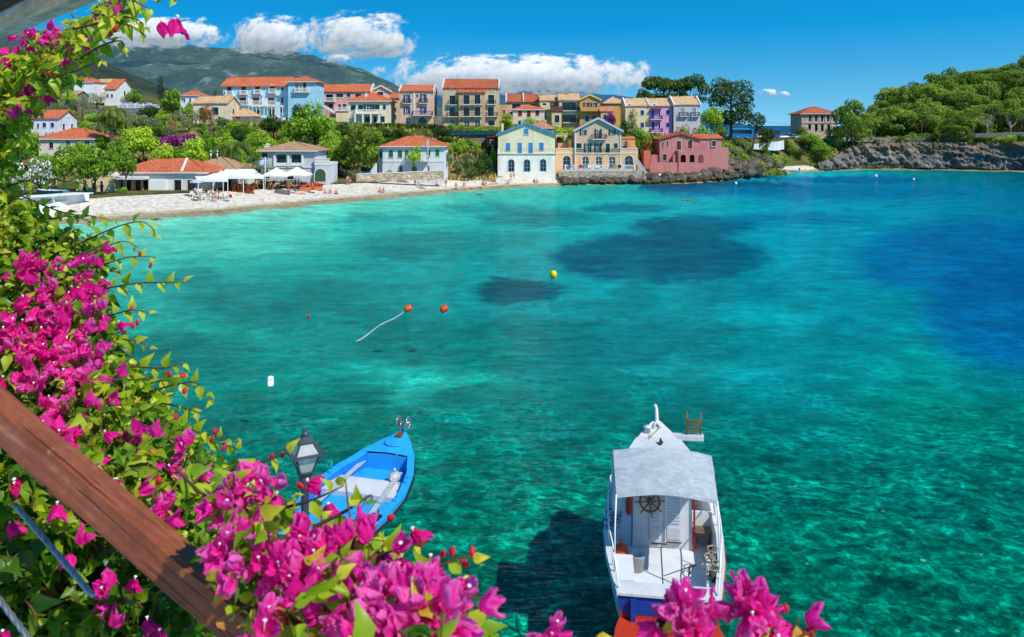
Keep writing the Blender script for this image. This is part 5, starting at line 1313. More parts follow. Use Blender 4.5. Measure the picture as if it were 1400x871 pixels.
L_RUSSET = leafmat('russet_leaves', rgb(70, 50, 20, 0.87), rgb(150, 96, 50, 0.94), rgb(200, 150, 84, 1.00), 0.3)
L_DRY = leafmat('dry_grass', rgb(120, 104, 56, 0.87), rgb(188, 164, 96, 0.96), rgb(222, 204, 140, 1.00), 0.3)
L_GRASS = leafmat('grass_clumps', rgb(60, 84, 24, 1.01), rgb(122, 142, 50, 1.08), rgb(184, 190, 92, 1.15), 0.3)
PROTO = {}
def proto(key, crown, trunk, leaf, bark, extra=None):
    PROTO[key] = (crown.mesh('crown', leaf, True), trunk.mesh('trunk', bark) if trunk else None, extra)
def blob_lobes(rng, w, h, zc, n, rmin, rmax, bottom=-0.7):
    L = []
    for _ in range(n):
        d = _unit(rng)
        if d.z < bottom: d.z *= 0.3
        q = rng.uniform(0.35, 0.78)
        r = rng.uniform(rmin, rmax)
        L.append(((d.x*w/2*q, d.y*w/2*q, zc + d.z*h/2*q), (r, r, r*0.8)))
    return L
for i in range(3):
    rng = random.Random(10+i); L = blob_lobes(rng, 8.2, 6.6, 4.8, 26, 1.0, 1.7)
    c = leaf_lobes(rng, L, 62, 0.42); proto('broad%d' % i, c, limbs(rng, 2.8, L, .24), L_BROAD, BARK)
    proto('bright%d' % i, c, limbs(rng, 2.8, L, .2), L_BRIGHT, BARK)
    proto('dark%d' % i, c, limbs(rng, 2.8, L, .22), L_DARK, BARK)
    rng = random.Random(20+i); L = blob_lobes(rng, 8, 6, 4.6, 22, 0.9, 1.5)
    c = leaf_lobes(rng, L, 56, 0.34, 0.6); proto('olive%d' % i, c, limbs(rng, 2.2, L, .3), L_OLIVE, BARK)
    rng = random.Random(30+i); L = blob_lobes(rng, 7.6, 7.6, 4.4, 22, 0.9, 1.5, -0.9)
    L = [((a, b, z*0.95 + 0.2), (r*0.95, s*0.95, t*0.8)) for (a, b, z), (r, s, t) in L]
    proto('pine%d' % i, leaf_lobes(rng, L, 96, 0.38, 0.75, 0.5), limbs(rng, 3.4, L, .22, (rng.uniform(-.4,.4), 0)), L_PINE, BARK_P)
    rng = random.Random(40+i)
    L = []
    for _ in range(26):
        a = rng.uniform(0, 2*PI); q = math.sqrt(rng.random()); r = rng.uniform(1.0, 1.7)
        L.append(((3.3*q*math.cos(a), 3.3*q*math.sin(a), 6.1 - 1.9*q*q + rng.uniform(-.7,.5)), (r, r, r*.66)))
    for _ in range(12):
        a = rng.uniform(0, 2*PI); L.append(((3.0*math.cos(a), 3.0*math.sin(a), 3.2 + rng.uniform(-1.3,.9)), (1.3,1.3,.9)))
    proto('hill%d' % i, leaf_lobes(rng, L, 58, 0.46, 0.75, 0.7), limbs(rng, 3.6, L, .2, (rng.uniform(-.6,.6), 0)), L_HILL, BARK_W if i == 1 else BARK_P)
    rng = random.Random(50+i); L = blob_lobes(rng, 3.4, 2.6, 1.25, 14, .5, .85)
    c = leaf_lobes(rng, L, 130, 0.24)
    for kk, m in (('shrub', L_BROAD), ('brightshrub', L_BRIGHT), ('darkshrub', L_DARK), ('oliveshrub', L_OLIVE), ('russet', L_RUSSET)):
        proto(kk + str(i), c, limbs(rng, .6, L, .07), m, BARK)
for i in range(2):
    rng = random.Random(60+i); L = []
    for _ in range(26):
        a = rng.uniform(0, 2*PI); q = math.sqrt(rng.random()); r = rng.uniform(1.0, 1.7)
        L.append(((3.7*q*math.cos(a), 3.2*q*math.sin(a), 7.0 - 1.0*q*q + rng.uniform(-.5,.4)), (r, r, r*.42)))
    for _ in range(5):
        a = rng.uniform(0, 2*PI); L.append(((3.0*math.cos(a), 2.6*math.sin(a), rng.uniform(4.2, 5.4)), (1.2, 1.1, .45)))
    proto('umbrella%d' % i, leaf_lobes(rng, L, 110, 0.36, 0.75, 0.6), limbs(rng, 4.2, L, .24, (rng.uniform(-.5,.5), 0), 14), L_DPINE, BARK_P)
rng = random.Random(70); L = []
for k in range(38):
    z = rng.uniform(2.6, 7.7); rad = 3.4 * math.sin(PI * (z - 1.2) / 7.6) ** .8; a = rng.uniform(0, 2*PI); r = rng.uniform(1.05, 1.6)
    L.append(((rad*.8*math.cos(a), rad*.75*math.sin(a), z), (r, r, r*.6)))
tr = MB(); tr.tube([(0,0,-.6),(0,0,.1),(.1,0,2.2),(.05,.1,4.4),(.25,0,6.2),(.3,0,7.4)], [.34,.28,.23,.18,.11,.04], 8)
for (c_, r_) in L:
    c_ = Vector(c_); s_ = Vector((.12,0,max(2.0, c_.z-1.0))); tr.tube([s_, s_.lerp(c_, .5) + Vector((0,0,-.08)), c_], [.075,.05,.02], 5, cap=False)
proto('tallpine', leaf_lobes(rng, L, 96, 0.32, 0.75, 0.5), tr, L_DPINE, BARK_P)
rng = random.Random(72); L = []
for k in range(18):
    q = rng.random(); r = rng.uniform(.8, 1.4); L.append(((0.4 + 3.0*q + rng.uniform(-.6,.6), rng.uniform(-1.6,1.6), 6.8 - 3.4*q + rng.uniform(-.7,.5)), (r, r, r*.7)))
proto('leanpine', leaf_lobes(rng, L, 100, 0.32, 0.7, 0.5), limbs(rng, 5.0, L, .2, (1.1, 0), 10), L_DPINE, BARK_P)
rng = random.Random(74); L = []
for k in range(13):
    q = rng.uniform(-1, 1); r = rng.uniform(.8, 1.3); L.append(((3.6*q, rng.uniform(-1.4,1.4), 6.9 - 1.6*q*q + .5*q + rng.uniform(-.3,.3)), (r, r, r*.5)))
proto('flatpine', leaf_lobes(rng, L, 62, 0.36, 0.7, 0.6), limbs(rng, 3.0, L, .22, (0, 0), 9), L_HILL, BARK_W)
rng = random.Random(76); L = []
for k in range(14):
    q = rng.uniform(-1, 1); r = rng.uniform(.8, 1.25); L.append(((3.0*q, rng.uniform(-1.2,1.2), 5.6 - 1.2*q + rng.uniform(-.6,.6)), (r*1.1, r, r*.75)))
proto('windswept', leaf_lobes(rng, L, 64, 0.4), limbs(rng, 3.2, L, .2, (-1.6, 0), 8), L_OLIVE, BARK)
rng = random.Random(78); L = [((rng.uniform(-.15,.15), rng.uniform(-.15,.15), z), (.35 + .75*math.sin(PI*min(1, (8.2-z)/8.4))**.8,)*2 + (.8,)) for z in np.linspace(.8, 7.6, 14)]
proto('cypress', leaf_lobes(rng, L, 120, 0.24, .7, .8), limbs(rng, 7, [], .16), L_CYP, BARK)
rng = random.Random(80); L = blob_lobes(rng, 4.2, 4.6, 5.6, 14, .8, 1.2)
proto('standard', leaf_lobes(rng, L, 62, 0.4), limbs(rng, 3.6, L, .14), L_BRIGHT, BARK)
def flowering(key, leaf, flower, seed, dens, fs=0.22):
    rng = random.Random(seed); L = blob_lobes(rng, 3.4, 2.6, 1.25, 14, .5, .85)
    c = leaf_lobes(rng, L, 90, 0.24); fl = leaf_lobes(rng, [(a, (r[0]*1.07, r[1]*1.07, r[2]*1.09)) for a, r in L], dens, fs, 1.0, .4, 1, None, .06)
    proto(key, c, limbs(rng, .6, L, .07), leaf, BARK, fl.mesh('blossom', flower, True))
flowering('oleander', L_OLIVE, L_WHITEF, 82, 70, .19); flowering('purple', L_DARK, L_PURPLE, 84, 170, .26)
flowering('redbush', L_BROAD, L_REDF, 86, 50, .2); flowering('pinkbush', L_BROAD, L_PURPLE, 88, 40, .2)
def palm(seed, n, L0, droop):
    rng = random.Random(seed); mb = MB()
    for k in range(n):
        a = 2*PI*k/n*2.618 + rng.uniform(-.2,.2); el = rng.uniform(-.35, 1.25); ln = L0*rng.uniform(.8, 1.1)
        pts = []; p = Vector((0,0,0)); e = el
        for s in range(9):
            d = Vector((math.cos(a)*math.cos(e), math.sin(a)*math.cos(e), math.sin(e)))
            pts.append((p.copy(), d)); p = p + d*(ln/8); e -= droop*(.7+.5*s/8)/3.2
        side = Vector((-math.sin(a), math.cos(a), 0)); t = .3 + .35*(el+.35)/1.6 + rng.uniform(-.12,.12)
        for s in range(1, 9):
            for q in (0, .34, .67):
                if s == 8 and q: continue
                p, d = pts[s]; pp = p if s == 8 else p.lerp(pts[min(8, s+1)][0], q)
                wl = ln*.21*math.sin(PI*(.10+.84*(s+q)/9))+.06
                for sg in (-1, 1):
                    tip = pp + side*sg*wl + d*wl*.55 + Vector((0,0,-.10*wl-.05))
                    mb.add([pp - d*.05, pp + d*.08, tip], [(0,1,2)], 0, False, t + rng.uniform(-.1,.1))
        for s in range(8): mb.add([pts[s][0]+side*.03, pts[s][0]-side*.03, pts[s+1][0]-side*.02, pts[s+1][0]+side*.02], [(0,1,2,3)], 0, False, .9)
    return mb
def make_palm(label, px, pyc, Y, crown, hasdates=False, seed=5, tr=.42):
    c = P(px, pyc, Y); g = ground(c.x, Y); H = c.z - g
    r = thing('palm_tree', label, 'palm tree', (c.x, Y, g), 0.4)
    m = MB(); rng = random.Random(seed)
    n = max(6, int(H/.35)); m.tube([(rng.uniform(-.03,.03), rng.uniform(-.03,.03), -.3 + (H+.3)*i/n) for i in range(n+1)], [tr*(1.12 if i % 2 else .92)*(1.15-.2*i/n) for i in range(n+1)], 9)
    m.build('trunk', paint(132, 116, 92, 0.9, 0.55, 0.3, 3), r)
    cr = obj('crown', palm(seed, 58, crown, 1.0).mesh('crown', L_PALM, True), r, (0, 0, H))
    if hasdates:
        m = MB()
        for k in range(26):
            a = rng.uniform(0, 2*PI); q = rng.uniform(.3, .9); m.ball((q*math.cos(a), q*math.sin(a), H - .1 + rng.uniform(-.5,.3)), rng.uniform(.15,.28), 6, 4)
        m.build('date_cluster', paint(206, 140, 50, 0.7, 0.8, 0.2), r)
make_palm('tall date palm with golden fruit rising behind the tamarisk trees', 153, 156, 150, 3.7, True, 5)
make_palm('broad dark fan of palm fronds behind the brown pyramid roof', 317, 207, 144, 4.6, False, 6, .5)
make_palm('young palm sprouting on the left yellow terrace of the peach house', 766, 189, 190, 1.2, False, 7, .1)
make_palm('small palm beside the arcade of the cream villa', 112, 203, 146.5, 2.0, False, 8, .15)
NAMES = {'broad':'tree','bright':'tree','dark':'tree','olive':'olive_tree','pine':'pine_tree','hill':'pine_tree','umbrella':'umbrella_pine','tallpine':'pine_tree','leanpine':'pine_tree','flatpine':'pine_tree','windswept':'tree','cypress':'cypress_tree','standard':'tree','shrub':'shrub','brightshrub':'shrub','darkshrub':'shrub','oliveshrub':'shrub','russet':'shrub','oleander':'oleander_bush','purple':'bougainvillea_bush','redbush':'flowering_bush','pinkbush':'flowering_bush'}
BASEH = {'cypress':8.3,'umbrella':7.6,'tallpine':8.1,'leanpine':7.6,'flatpine':7.6,'windswept':7.2,'standard':8.1,'hill':7.4}
BASEW = {'cypress':2.2,'umbrella':9.0,'tallpine':7.4,'leanpine':5.2,'flatpine':8.6,'windswept':8.2,'standard':5.0,'hill':8.4}
tree_rng = random.Random(99)
def tree(kind, px, pyt, wpx, Y, label, group=None, base=None, sink=0.0, flip=False):
    fam = kind.rstrip('0123456789')
    if kind not in PROTO: kind = fam + str(tree_rng.randrange(3))
    cr, tr, ex = PROTO[kind]
    small = fam in ('shrub','brightshrub','darkshrub','oliveshrub','russet','oleander','purple','redbush','pinkbush')
    bh = BASEH.get(fam, 2.9 if small else 8.3); bw = BASEW.get(fam, 4.0 if small else 8.8)
    t = P(px, pyt, Y); g = ground(t.x, Y) if base is None else P(px, base, Y).z
    H = max(0.8, t.z - g + sink); sz = H / bh; sx = wpx * Y / F / bw
    keep = fam in ('umbrella','tallpine','leanpine','flatpine','windswept')
    r = thing(NAMES[fam], label, NAMES[fam].replace('_', ' ').replace('flowering bush','bush'), (t.x, Y, g - sink), 0 if keep else tree_rng.uniform(0, 2*PI), group, (-sx if flip else sx, sx, sz))
    obj('crown', cr, r)
    if tr: obj('trunk', tr, r)
    if ex: obj('blossom', ex, r)
    return r
tree('oleander', 8, 204, 52, 114, 'white-blossomed oleander at the far left behind the quay wall')
tree('oleander', 54, 203, 46, 116, 'second white oleander, below the cream villa beside the quay wall')
tree('oleander', 30, 224, 34, 112, 'lower white oleander squeezed between its two larger neighbours')
tree('broad', 28, 168, 62, 138, 'light green tree in front of the long white house')
tree('broad', 88, 196, 62, 122, 'green tamarisk in front of the cream villa, left of the trunk that forks')
tree('broad1', 130, 199, 70, 118.5, 'spreading tamarisk with a dark forked trunk above the quay wall')
tree('broad', 172, 191, 34, 121, 'narrow tamarisk at the left corner of the orange taverna roof')
tree('shrub', 168, 254, 18, 118, 'low potted greenery before the taverna doors')
tree('bright', 196, 172, 52, 150, 'yellow-green tree right of the tall date palm')
tree('bright', 226, 190, 40, 146, 'lower yellow-green tree between the date palm and the purple bougainvillea')
tree('broad', 163, 186, 36, 148, 'green tree close behind the date palm trunk')
tree('olive', 132, 121, 34, 240, 'round olive tree under the white gabled house')
tree('olive', 105, 131, 32, 222, 'olive tree beside the pale street pole')
tree('olive', 77, 134, 34, 214, 'olive tree left of the ruined stone house')
tree('olive', 58, 126, 36, 224, 'grey-green tree at the left end of the upper village')
tree('bright', 96, 121, 22, 234, 'mossy yellow-green bush on the ruined stone house')
tree('broad', 184, 121, 28, 246, 'leafy tree right of the white gabled house')
tree('olive', 172, 127, 20, 247, 'small olive beside the white gabled house')
tree('cypress', 219.5, 103, 9, 262, 'tall dark cypress spire against the mountain')
tree('cypress', 294, 123, 6, 240, 'small cypress spire left of the blue hotel roof')
tree('broad', 237, 121, 42, 202, 'tall green tree in front of the small white hip-roofed house')
tree('dark', 206, 140, 42, 198, 'dark tree below the blue parasol terrace')
tree('olive', 187, 152, 42, 176, 'silvery olive between the date palm and the terrace wall')
tree('olive', 212, 157, 32, 174, 'silvery olive left of the red blossom')
tree('redbush', 236, 160, 18, 176, 'small bush with scarlet blossom on the slope')
tree('oliveshrub', 232, 166, 22, 168, 'grey shrub below the scarlet blossom')
tree('olive', 138, 165, 42, 168, 'olive tree left of the date palm crown')
tree('broad', 116, 166, 28, 172, 'green tree beside the balcony of the long white house')
tree('purple', 232, 177, 36, 155, 'bright purple bougainvillea in full bloom on the slope, left part')
tree('purple', 257, 174, 40, 157, 'bright purple bougainvillea in full bloom on the slope, right part')
tree('pinkbush', 289, 160, 34, 165, 'darker plum-tinted bougainvillea below the cream shuttered house')
tree('russet', 281, 138, 30, 185, 'tall russet-green shrub in front of the sandy-roofed cream house', sink=.5)
tree('olive', 268, 146, 24, 188, 'olive at the left corner of the sandy-roofed cream house')
tree('bright', 268, 187, 48, 144, 'fresh green tree behind the taverna ridge')
tree('broad', 246, 200, 36, 142, 'green tree rising just over the orange taverna roof')
tree('broad', 299, 172, 46, 172, 'green tree under the vine terrace, left')
tree('broad', 334, 168, 44, 176, 'green tree under the vine terrace, middle')
tree('dark', 374, 156, 48, 177, 'dark leafy tree left of the biggest round tree')
tree('olive', 353, 206, 48, 137, 'olive tree beside the striped flag')
tree('broad', 340, 188, 36, 152, 'green tree between palm fronds and loggia house')
tree('broad0', 431, 138, 84, 168, 'biggest round bright green tree below the blue hotel tower')
tree('dark1', 409, 142, 44, 182, 'dark tree right against the foot of the blue hotel tower')
tree('broad2', 455, 172, 46, 163, 'green lower shoulder tree beside the biggest round tree')
tree('dark', 418, 185, 40, 158, 'shadowed tree just behind the tan roof of the loggia house')
tree('bright', 458, 212, 26, 166, 'sunlit yellow-green bush behind the lane wall')
tree('pine1', 490, 154, 66, 157, 'large airy pine leaning over the lane by the stone wall')
tree('pine2', 474, 178, 38, 161, 'smaller pine beside the large airy one')
tree('dark', 522, 170, 42, 183, 'dark green tree behind the left corner of the green-shuttered house')
tree('dark', 545, 172, 36, 185, 'dark green tree above the ridge of the green-shuttered house')
tree('shrub', 500, 168, 30, 197, 'clipped hedge length under the pale yellow house, left', 'hedge shrubs along the upper terrace')
for i, px in enumerate((515, 530, 546, 562, 578, 592)):
    tree('darkshrub', px, 167 + (i % 2), 24, 196, 'dark hedge shrub along the upper terrace below the yellow and peach houses', 'hedge shrubs along the upper terrace')
tree('oleander', 570, 177, 34, 176, 'cream-flowering bush behind the orange roof of the green-shuttered house, left part')
tree('oleander', 594, 180, 30, 177, 'cream-flowering bush behind the orange roof of the green-shuttered house, right part')
tree('dark', 604, 170, 30, 188, 'dark ivy-like tree at the left end of the green fence')
for i, px in enumerate((618, 631, 644, 657, 670, 681)):
    tree('brightshrub' if i % 2 else 'shrub', px, 167 + (i * 7) % 3, 20, 194, 'vine-green hedge shrub directly below the sandy hotel', 'hedge shrubs below the sandy hotel', sink=-.3)
tree('standard', 567, 195, 22, 157.8, 'small round-headed tree on a thin stem before the green-shuttered house')
tree('shrub', 532, 229, 16, 158.6, 'round bush at the wall of the green-shuttered house')
tree('darkshrub', 586, 222, 6, 157.8, 'slim dark green climber on the gate of the green-shuttered house')
tree('windswept', 611, 206, 32, 165, 'windswept olive-green tree at the right end of the stone wall')
tree('brightshrub', 629, 186, 28, 183, 'bright yellow-green bush before the stone retaining wall')
tree('brightshrub', 652, 190, 14, 184, 'small yellow-green bush right of its brighter big neighbour')
tree('brightshrub', 674, 195, 14, 181, 'yellow-green bush by the brown shed')
for i, (px, py, w, Y) in enumerate(((640,206,26,176),(655,214,24,173),(628,214,20,172),(660,203,22,179),(645,222,24,170),(668,212,18,175))):
    tree('darkshrub' if i in (1,3,4,5) else 'oliveshrub', px, py, w, Y, 'low scrub on the dry bank beside the cream beach house', 'scrub on the dry bank')
tree('broad', 694, 154, 24, 199, 'round green tree right of the sandy hotel')
tree('brightshrub', 724, 158, 30, 203, 'vine canopy in front of the cream house with red windows', sink=-.6)
tree('brightshrub', 738, 161, 18, 202, 'vine tail at the right of the vine canopy')
tree('brightshrub', 766, 170, 24, 203, 'light green bush under the glazed loggias')
tree('brightshrub', 783, 172, 20, 203, 'light green bush left of the peach gable')
tree('shrub', 753, 164, 10, 204, 'slim dark shrub by the beige lean-to')
tree('purple', 835, 148, 16, 211, 'red-purple creeper on the salmon porch house')
tree('pinkbush', 862, 145, 26, 208, 'bougainvillea climbing the yellow end house, nearly up to its roof')
tree('dark', 853, 158, 18, 206, 'dark creeper left of the yellow end house')
tree('broad', 874, 174, 42, 199, 'fresh green tree right of the peach gable')
tree('broad', 860, 178, 26, 198, 'green bush right behind the peach gable')
tree('russet', 886, 186, 24, 195, 'rust-tinged bush left of the rose-pink house')
tree('redbush', 934, 162, 26, 206, 'reddish flowering bush under the pale grey end house')
tree('russet', 948, 168, 22, 205, 'russet bush under the pale grey end house')
tree('shrub', 962, 164, 32, 206, 'green bush behind the wing of the rose-pink house')
tree('bright', 973, 138, 38, 222, 'light green pine just right of the pale grey end house')
tree('umbrella0', 903, 103, 58, 250, 'umbrella pine with layered crown above the lilac-pink house')
tree('umbrella1', 944, 103, 56, 252, 'umbrella pine with rounder crown above the pale grey house')
tree('umbrella1', 881, 122, 30, 246, 'low dark umbrella pine peeping over the yellow end house', flip=True)
tree('tallpine', 999, 105, 62, 226, 'tallest open pine with dark trunk beside the car park')
tree('leanpine', 1026, 150, 38, 223, 'leaning pine in front of the blue coach')
tree('pine', 1046, 172, 22, 227, 'low bushy pine under the leaning pine')
for i, (px, py, w, Y) in enumerate(((990,194,26,214),(1006,200,24,214),(1018,208,22,216),(1032,210,22,218),(1048,205,26,226),(1060,206,20,232),(1072,212,22,238),(1008,212,20,211),(1040,216,20,220),(984,204,22,211),(1058,214,24,231))):
    tree(('shrub','oliveshrub','brightshrub')[i % 3], px, py, w, Y, 'scrub on the rocky bank below the car park', 'scrub on the rocky bank')
tree('dark', 1072, 190, 26, 247, 'dark round bush left of the cliff scrub, above the small cove')
tree('pine', 1098, 170, 26, 262, 'pine in front of the left corner of the stone mansion')
tree('broad', 1106, 178, 40, 256, 'green tree below the stone mansion')
tree('broad', 1122, 188, 30, 254, 'green scrub tree on the cliff left of the road wall')
tree('darkshrub', 1092, 202, 34, 250, 'dark scrub above the small cove, left', None)
tree('darkshrub', 1118, 206, 34, 252, 'dark scrub above the small cove, right', None)
tree('hill0', 1165, 135, 52, 262, 'big rounded pine beside the stone mansion')
tree('hill1', 1142, 170, 26, 263, 'low pine lobe in front of the stone mansion')
tree('hill2', 1222, 143, 60, 271, 'broad dense pine above the road wall, left')
tree('hill0', 1258, 146, 60, 270, 'broad dense pine above the road wall, right')
tree('hill1', 1196, 158, 40, 268, 'lower dense pine between the two broad ones and the big rounded pine')
tree('pine0', 1302, 160, 46, 255, 'sunlit bushy pine growing over the road wall')
tree('pine2', 1284, 170, 30, 256, 'sunlit bushy pine left of its larger neighbour on the cliff edge')
tree('pine1', 1322, 172, 30, 253, 'sunlit bushy pine right of its larger neighbour on the cliff edge')
tree('flatpine', 1350, 141, 42, 258, 'flat-topped pine with pale forked trunk on the cliff road')
tree('flatpine', 1382, 148, 34, 257, 'smaller flat-topped pine at the far right of the cliff road', flip=True)
rngh = random.Random(7); first = None; placed = []
hp = []
for row, (fr, hh) in enumerate(((0.04,8.5),(0.16,9),(0.30,9),(0.45,9),(0.60,9),(0.76,9),(0.93,9))):
    px = 1172 + row * 9
    while px < 1452:
        a, b = prof(px)
        Y = a[4] + (a[5] - a[4]) * fr + rngh.uniform(-4, 4)
        wpx = rngh.uniform(24, 54)
        if not (row >= 5 and px < 1185): hp.append((px + rngh.uniform(-6, 6), Y, wpx, hh * rngh.uniform(.7, 1.3)))
        px += wpx * 0.62
for (px, Y, wpx, hh) in hp:
    x = (px - 700) / F * Y; g = ground(x, Y); k = 'hill%d' % rngh.randrange(3) if rngh.random() < .8 else 'pine%d' % rngh.randrange(3)
    cr, tr, ex = PROTO[k]; s = wpx * Y / F / 8.4
    r = thing('pine_tree', 'rounded green pine in the dense wood covering the headland', 'pine tree', (x, Y, g - 1.6), rngh.uniform(0, 2*PI), 'pines of the headland wood', (s, s, (hh + 1.4) / 7.4))
    obj('crown', cr, r); obj('trunk', tr, r)
slope = [(12,150,44,152,'olive'),(60,205,40,136,'broad'),(100,182,30,160,'olive'),(150,196,30,140,'broad'),(216,206,34,138,'broad'),(286,196,36,150,'broad'),(308,160,30,186,'olive'),(322,172,30,166,'dark'),(360,172,38,160,'broad'),(392,170,40,166,'broad'),(452,158,30,178,'broad'),(470,166,32,180,'dark'),(505,180,34,175,'dark'),(536,182,30,176,'dark'),(556,180,30,182,'dark'),(613,184,20,186,'dark'),(446,192,36,158,'broad'),(282,168,28,172,'broad'),(258,160,28,178,'olive'),(220,168,30,172,'broad'),(172,160,26,190,'olive'),(150,150,24,205,'olive'),(125,146,26,208,'olive'),(40,140,40,196,'olive'),(-20,150,60,170,'broad'),(-30,190,60,130,'broad'),(480,200,30,166,'broad'),(330,206,30,143,'broad'),(845,166,22,204,'olive'),(898,182,22,200,'broad'),(915,184,24,204,'shrub'),(985,170,24,222,'broad'),(1080,196,24,248,'broad'),(240,150,24,196,'olive'),(20,186,44,146,'bright'),(75,206,40,128,'bright'),(112,188,40,142,'broad'),(140,180,40,152,'broad'),(178,176,36,158,'bright'),(205,180,36,160,'broad'),(240,196,34,148,'broad'),(262,178,30,162,'bright'),(285,178,34,160,'broad'),(310,180,36,158,'bright'),(345,176,36,166,'broad'),(366,186,36,158,'bright'),(388,182,34,162,'broad'),(402,166,36,172,'broad'),(440,186,40,160,'bright'),(466,186,34,166,'broad'),(508,190,30,166,'broad'),(516,178,30,178,'broad'),(158,166,30,172,'broad'),(130,152,30,196,'bright'),(96,146,26,204,'broad'),(60,146,30,196,'broad'),(200,160,28,180,'broad'),(222,150,26,190,'bright'),(260,136,20,214,'broad'),(302,160,24,188,'broad'),(318,166,26,182,'bright'),(640,190,22,186,'broad'),(612,194,22,180,'bright'),(256,142,20,210,'broad')]
for (px, py, w, Y, k) in slope:
    tree(k, px, py, w, Y, 'filler tree of the mixed green cover between the houses on the village slope' if False else 'leafy tree among the mixed green cover between the village houses', 'trees of the village slope')
def tufts(name, spots, n, size, mat, seed, label):
    rng = random.Random(seed); mb = MB()
    for (px0, px1, Y0, Y1) in spots:
        for _ in range(n):
            px = rng.uniform(px0, px1); Y = rng.uniform(Y0, Y1); x = (px-700)/F*Y; z = ground(x, Y) - .05
            t = rng.random()
            for k in range(3):
                a = rng.uniform(0, 2*PI); s = size*rng.uniform(.5, 1.3); dx, dy = math.cos(a)*s*.35, math.sin(a)*s*.35
                mb.add([(x-dx, y0 := Y-dy, z), (x+dx, Y+dy, z), (x+dx*.6+dy*.4, Y+dy*.6, z+s), (x-dx*.6+dy*.4, Y-dy*.6, z+s*.9)], [(0,1,2,3)], 0, False, t)
    o = mb.build(name, mat, None, True); tag(o, label, 'grass', kind='stuff')
tufts('dry_grass', [(612,678,170,192),(600,640,168,180)], 900, .55, L_DRY, 1, 'straw-coloured dry grass on the bank beside the cream beach house')
tufts('grass', [(960,1075,211,230),(1105,1135,248,264),(40,420,150,215),(300,600,170,200),(690,960,195,214)], 1300, .7, L_GRASS, 2, 'mixed green and yellow grass over the slopes between houses and trees')
tufts('cliff_scrub', [(1130,1420,255,270)], 1500, .9, L_GRASS, 3, 'low green scrub along the top edge of the cliff')
def rock_mat(name, c0, c1, c2, sc=0.6):
    t = NT(name); v = t.coord()
    n1 = t.noise(v, sc, 6, 0.68, 0.4); n2 = t.noise(t.mapping(v, (1, 1, 2.6)), sc * 3, 5, 0.7)
    g = t.n('ShaderNodeNewGeometry'); sz = t.n('ShaderNodeSeparateXYZ'); t.l(g.outputs['Position'], sz.inputs[0])
    f = t.math('ADD', t.math('MULTIPLY', n1, .55), t.math('MULTIPLY', n2, .45))
    col = t.ramp(f, [(.34, c0), (.5, c1), (.66, c2)])
    wet = t.ramp(t.math('ADD', sz.outputs[2], t.math('MULTIPLY', n1, .4)), [(.25, 0.0), (.75, 1.0)])
    col = t.mix(wet, rgb(118, 104, 52, .5), col)
    return t.done(t.bsdf(col, .9, .15, 0, t.bump(f, 1.0, .6)))
ROCK = rock_mat('shore_rock', rgb(58, 52, 46, .6), rgb(120, 108, 94, .62), rgb(196, 182, 162, .66))
def boulder_mesh(seed):
    rng = random.Random(seed); mb = MB(); mb.ball((0,0,0), 1, 14, 9); off = rng.uniform(0, 50)
    V = []
    for v in mb.v:
        p = Vector(v); n = float(fbm(p.x*1.3+off, p.y*1.3+p.z*1.7, seed, 4)) - .5; n2 = float(fbm(p.z*2.2+off, p.x*2.2-p.y*1.1, seed+5, 3)) - .5
        V.append(tuple(p*(1 + .75*n + .4*n2)))
    mb.v = V; mb.sm = [False]*len(mb.f)
    return mb.mesh('boulder', ROCK)
BM = [boulder_mesh(i) for i in range(6)]
rngb = random.Random(4)
def boulder(px, Y, z, s, sq=.6):
    o = obj('shore_boulder', rngb.choice(BM), None, ((px-700)/F*Y, Y, z)); o.rotation_euler = (rngb.uniform(-.3,.3), rngb.uniform(-.3,.3), rngb.uniform(0, 6.3)); o.scale = (s*rngb.uniform(.9,1.6), s, s*sq*rngb.uniform(.8,1.3))
    return tag(o, 'rugged grey-brown boulder among the rocks along the waterline', 'rock', 'boulders along the waterline')
for px in np.arange(772, 1042, 5.5):
    ys = float(shoreY(px)); k = 1.0 if px > 835 else .8
    for q in range(2):
        boulder(px + rngb.uniform(-3, 3), ys + rngb.uniform(-3.2, -.4) + q*2.0, rngb.uniform(-.1, .4) + .4*q*k, rngb.uniform(.7, 1.5)*(k if q else .8*k))
for i in range(22): boulder(768 + i*5.2, 179.6 + rngb.uniform(-1.2, .9), rngb.uniform(0, .7), rngb.uniform(.7, 1.35))
for (px, dy, z, s) in ((1018,-2,.8,2.2),(1028,-1,1.0,2.4),(1036,-2,.5,1.9),(1004,0,1.2,1.9),(990,1,1.4,2.0),(976,0,1.2,1.9),(962,0,1.0,1.7),(948,-1,.8,1.6),(930,-1,.7,1.5),(912,-1.4,.6,1.4),(892,-1,.7,1.6),(880,0,1.0,1.4),(1012,4,2.4,2.2),(996,6,2.8,2.2),(980,5,2.2,1.9),(1024,8,2.8,2.4),(1040,8,2.4,2.2),(1054,8,2.2,1.8),(1066,7,1.8,1.5)):
    boulder(px, float(shoreY(px)) + dy, z, s, .8)
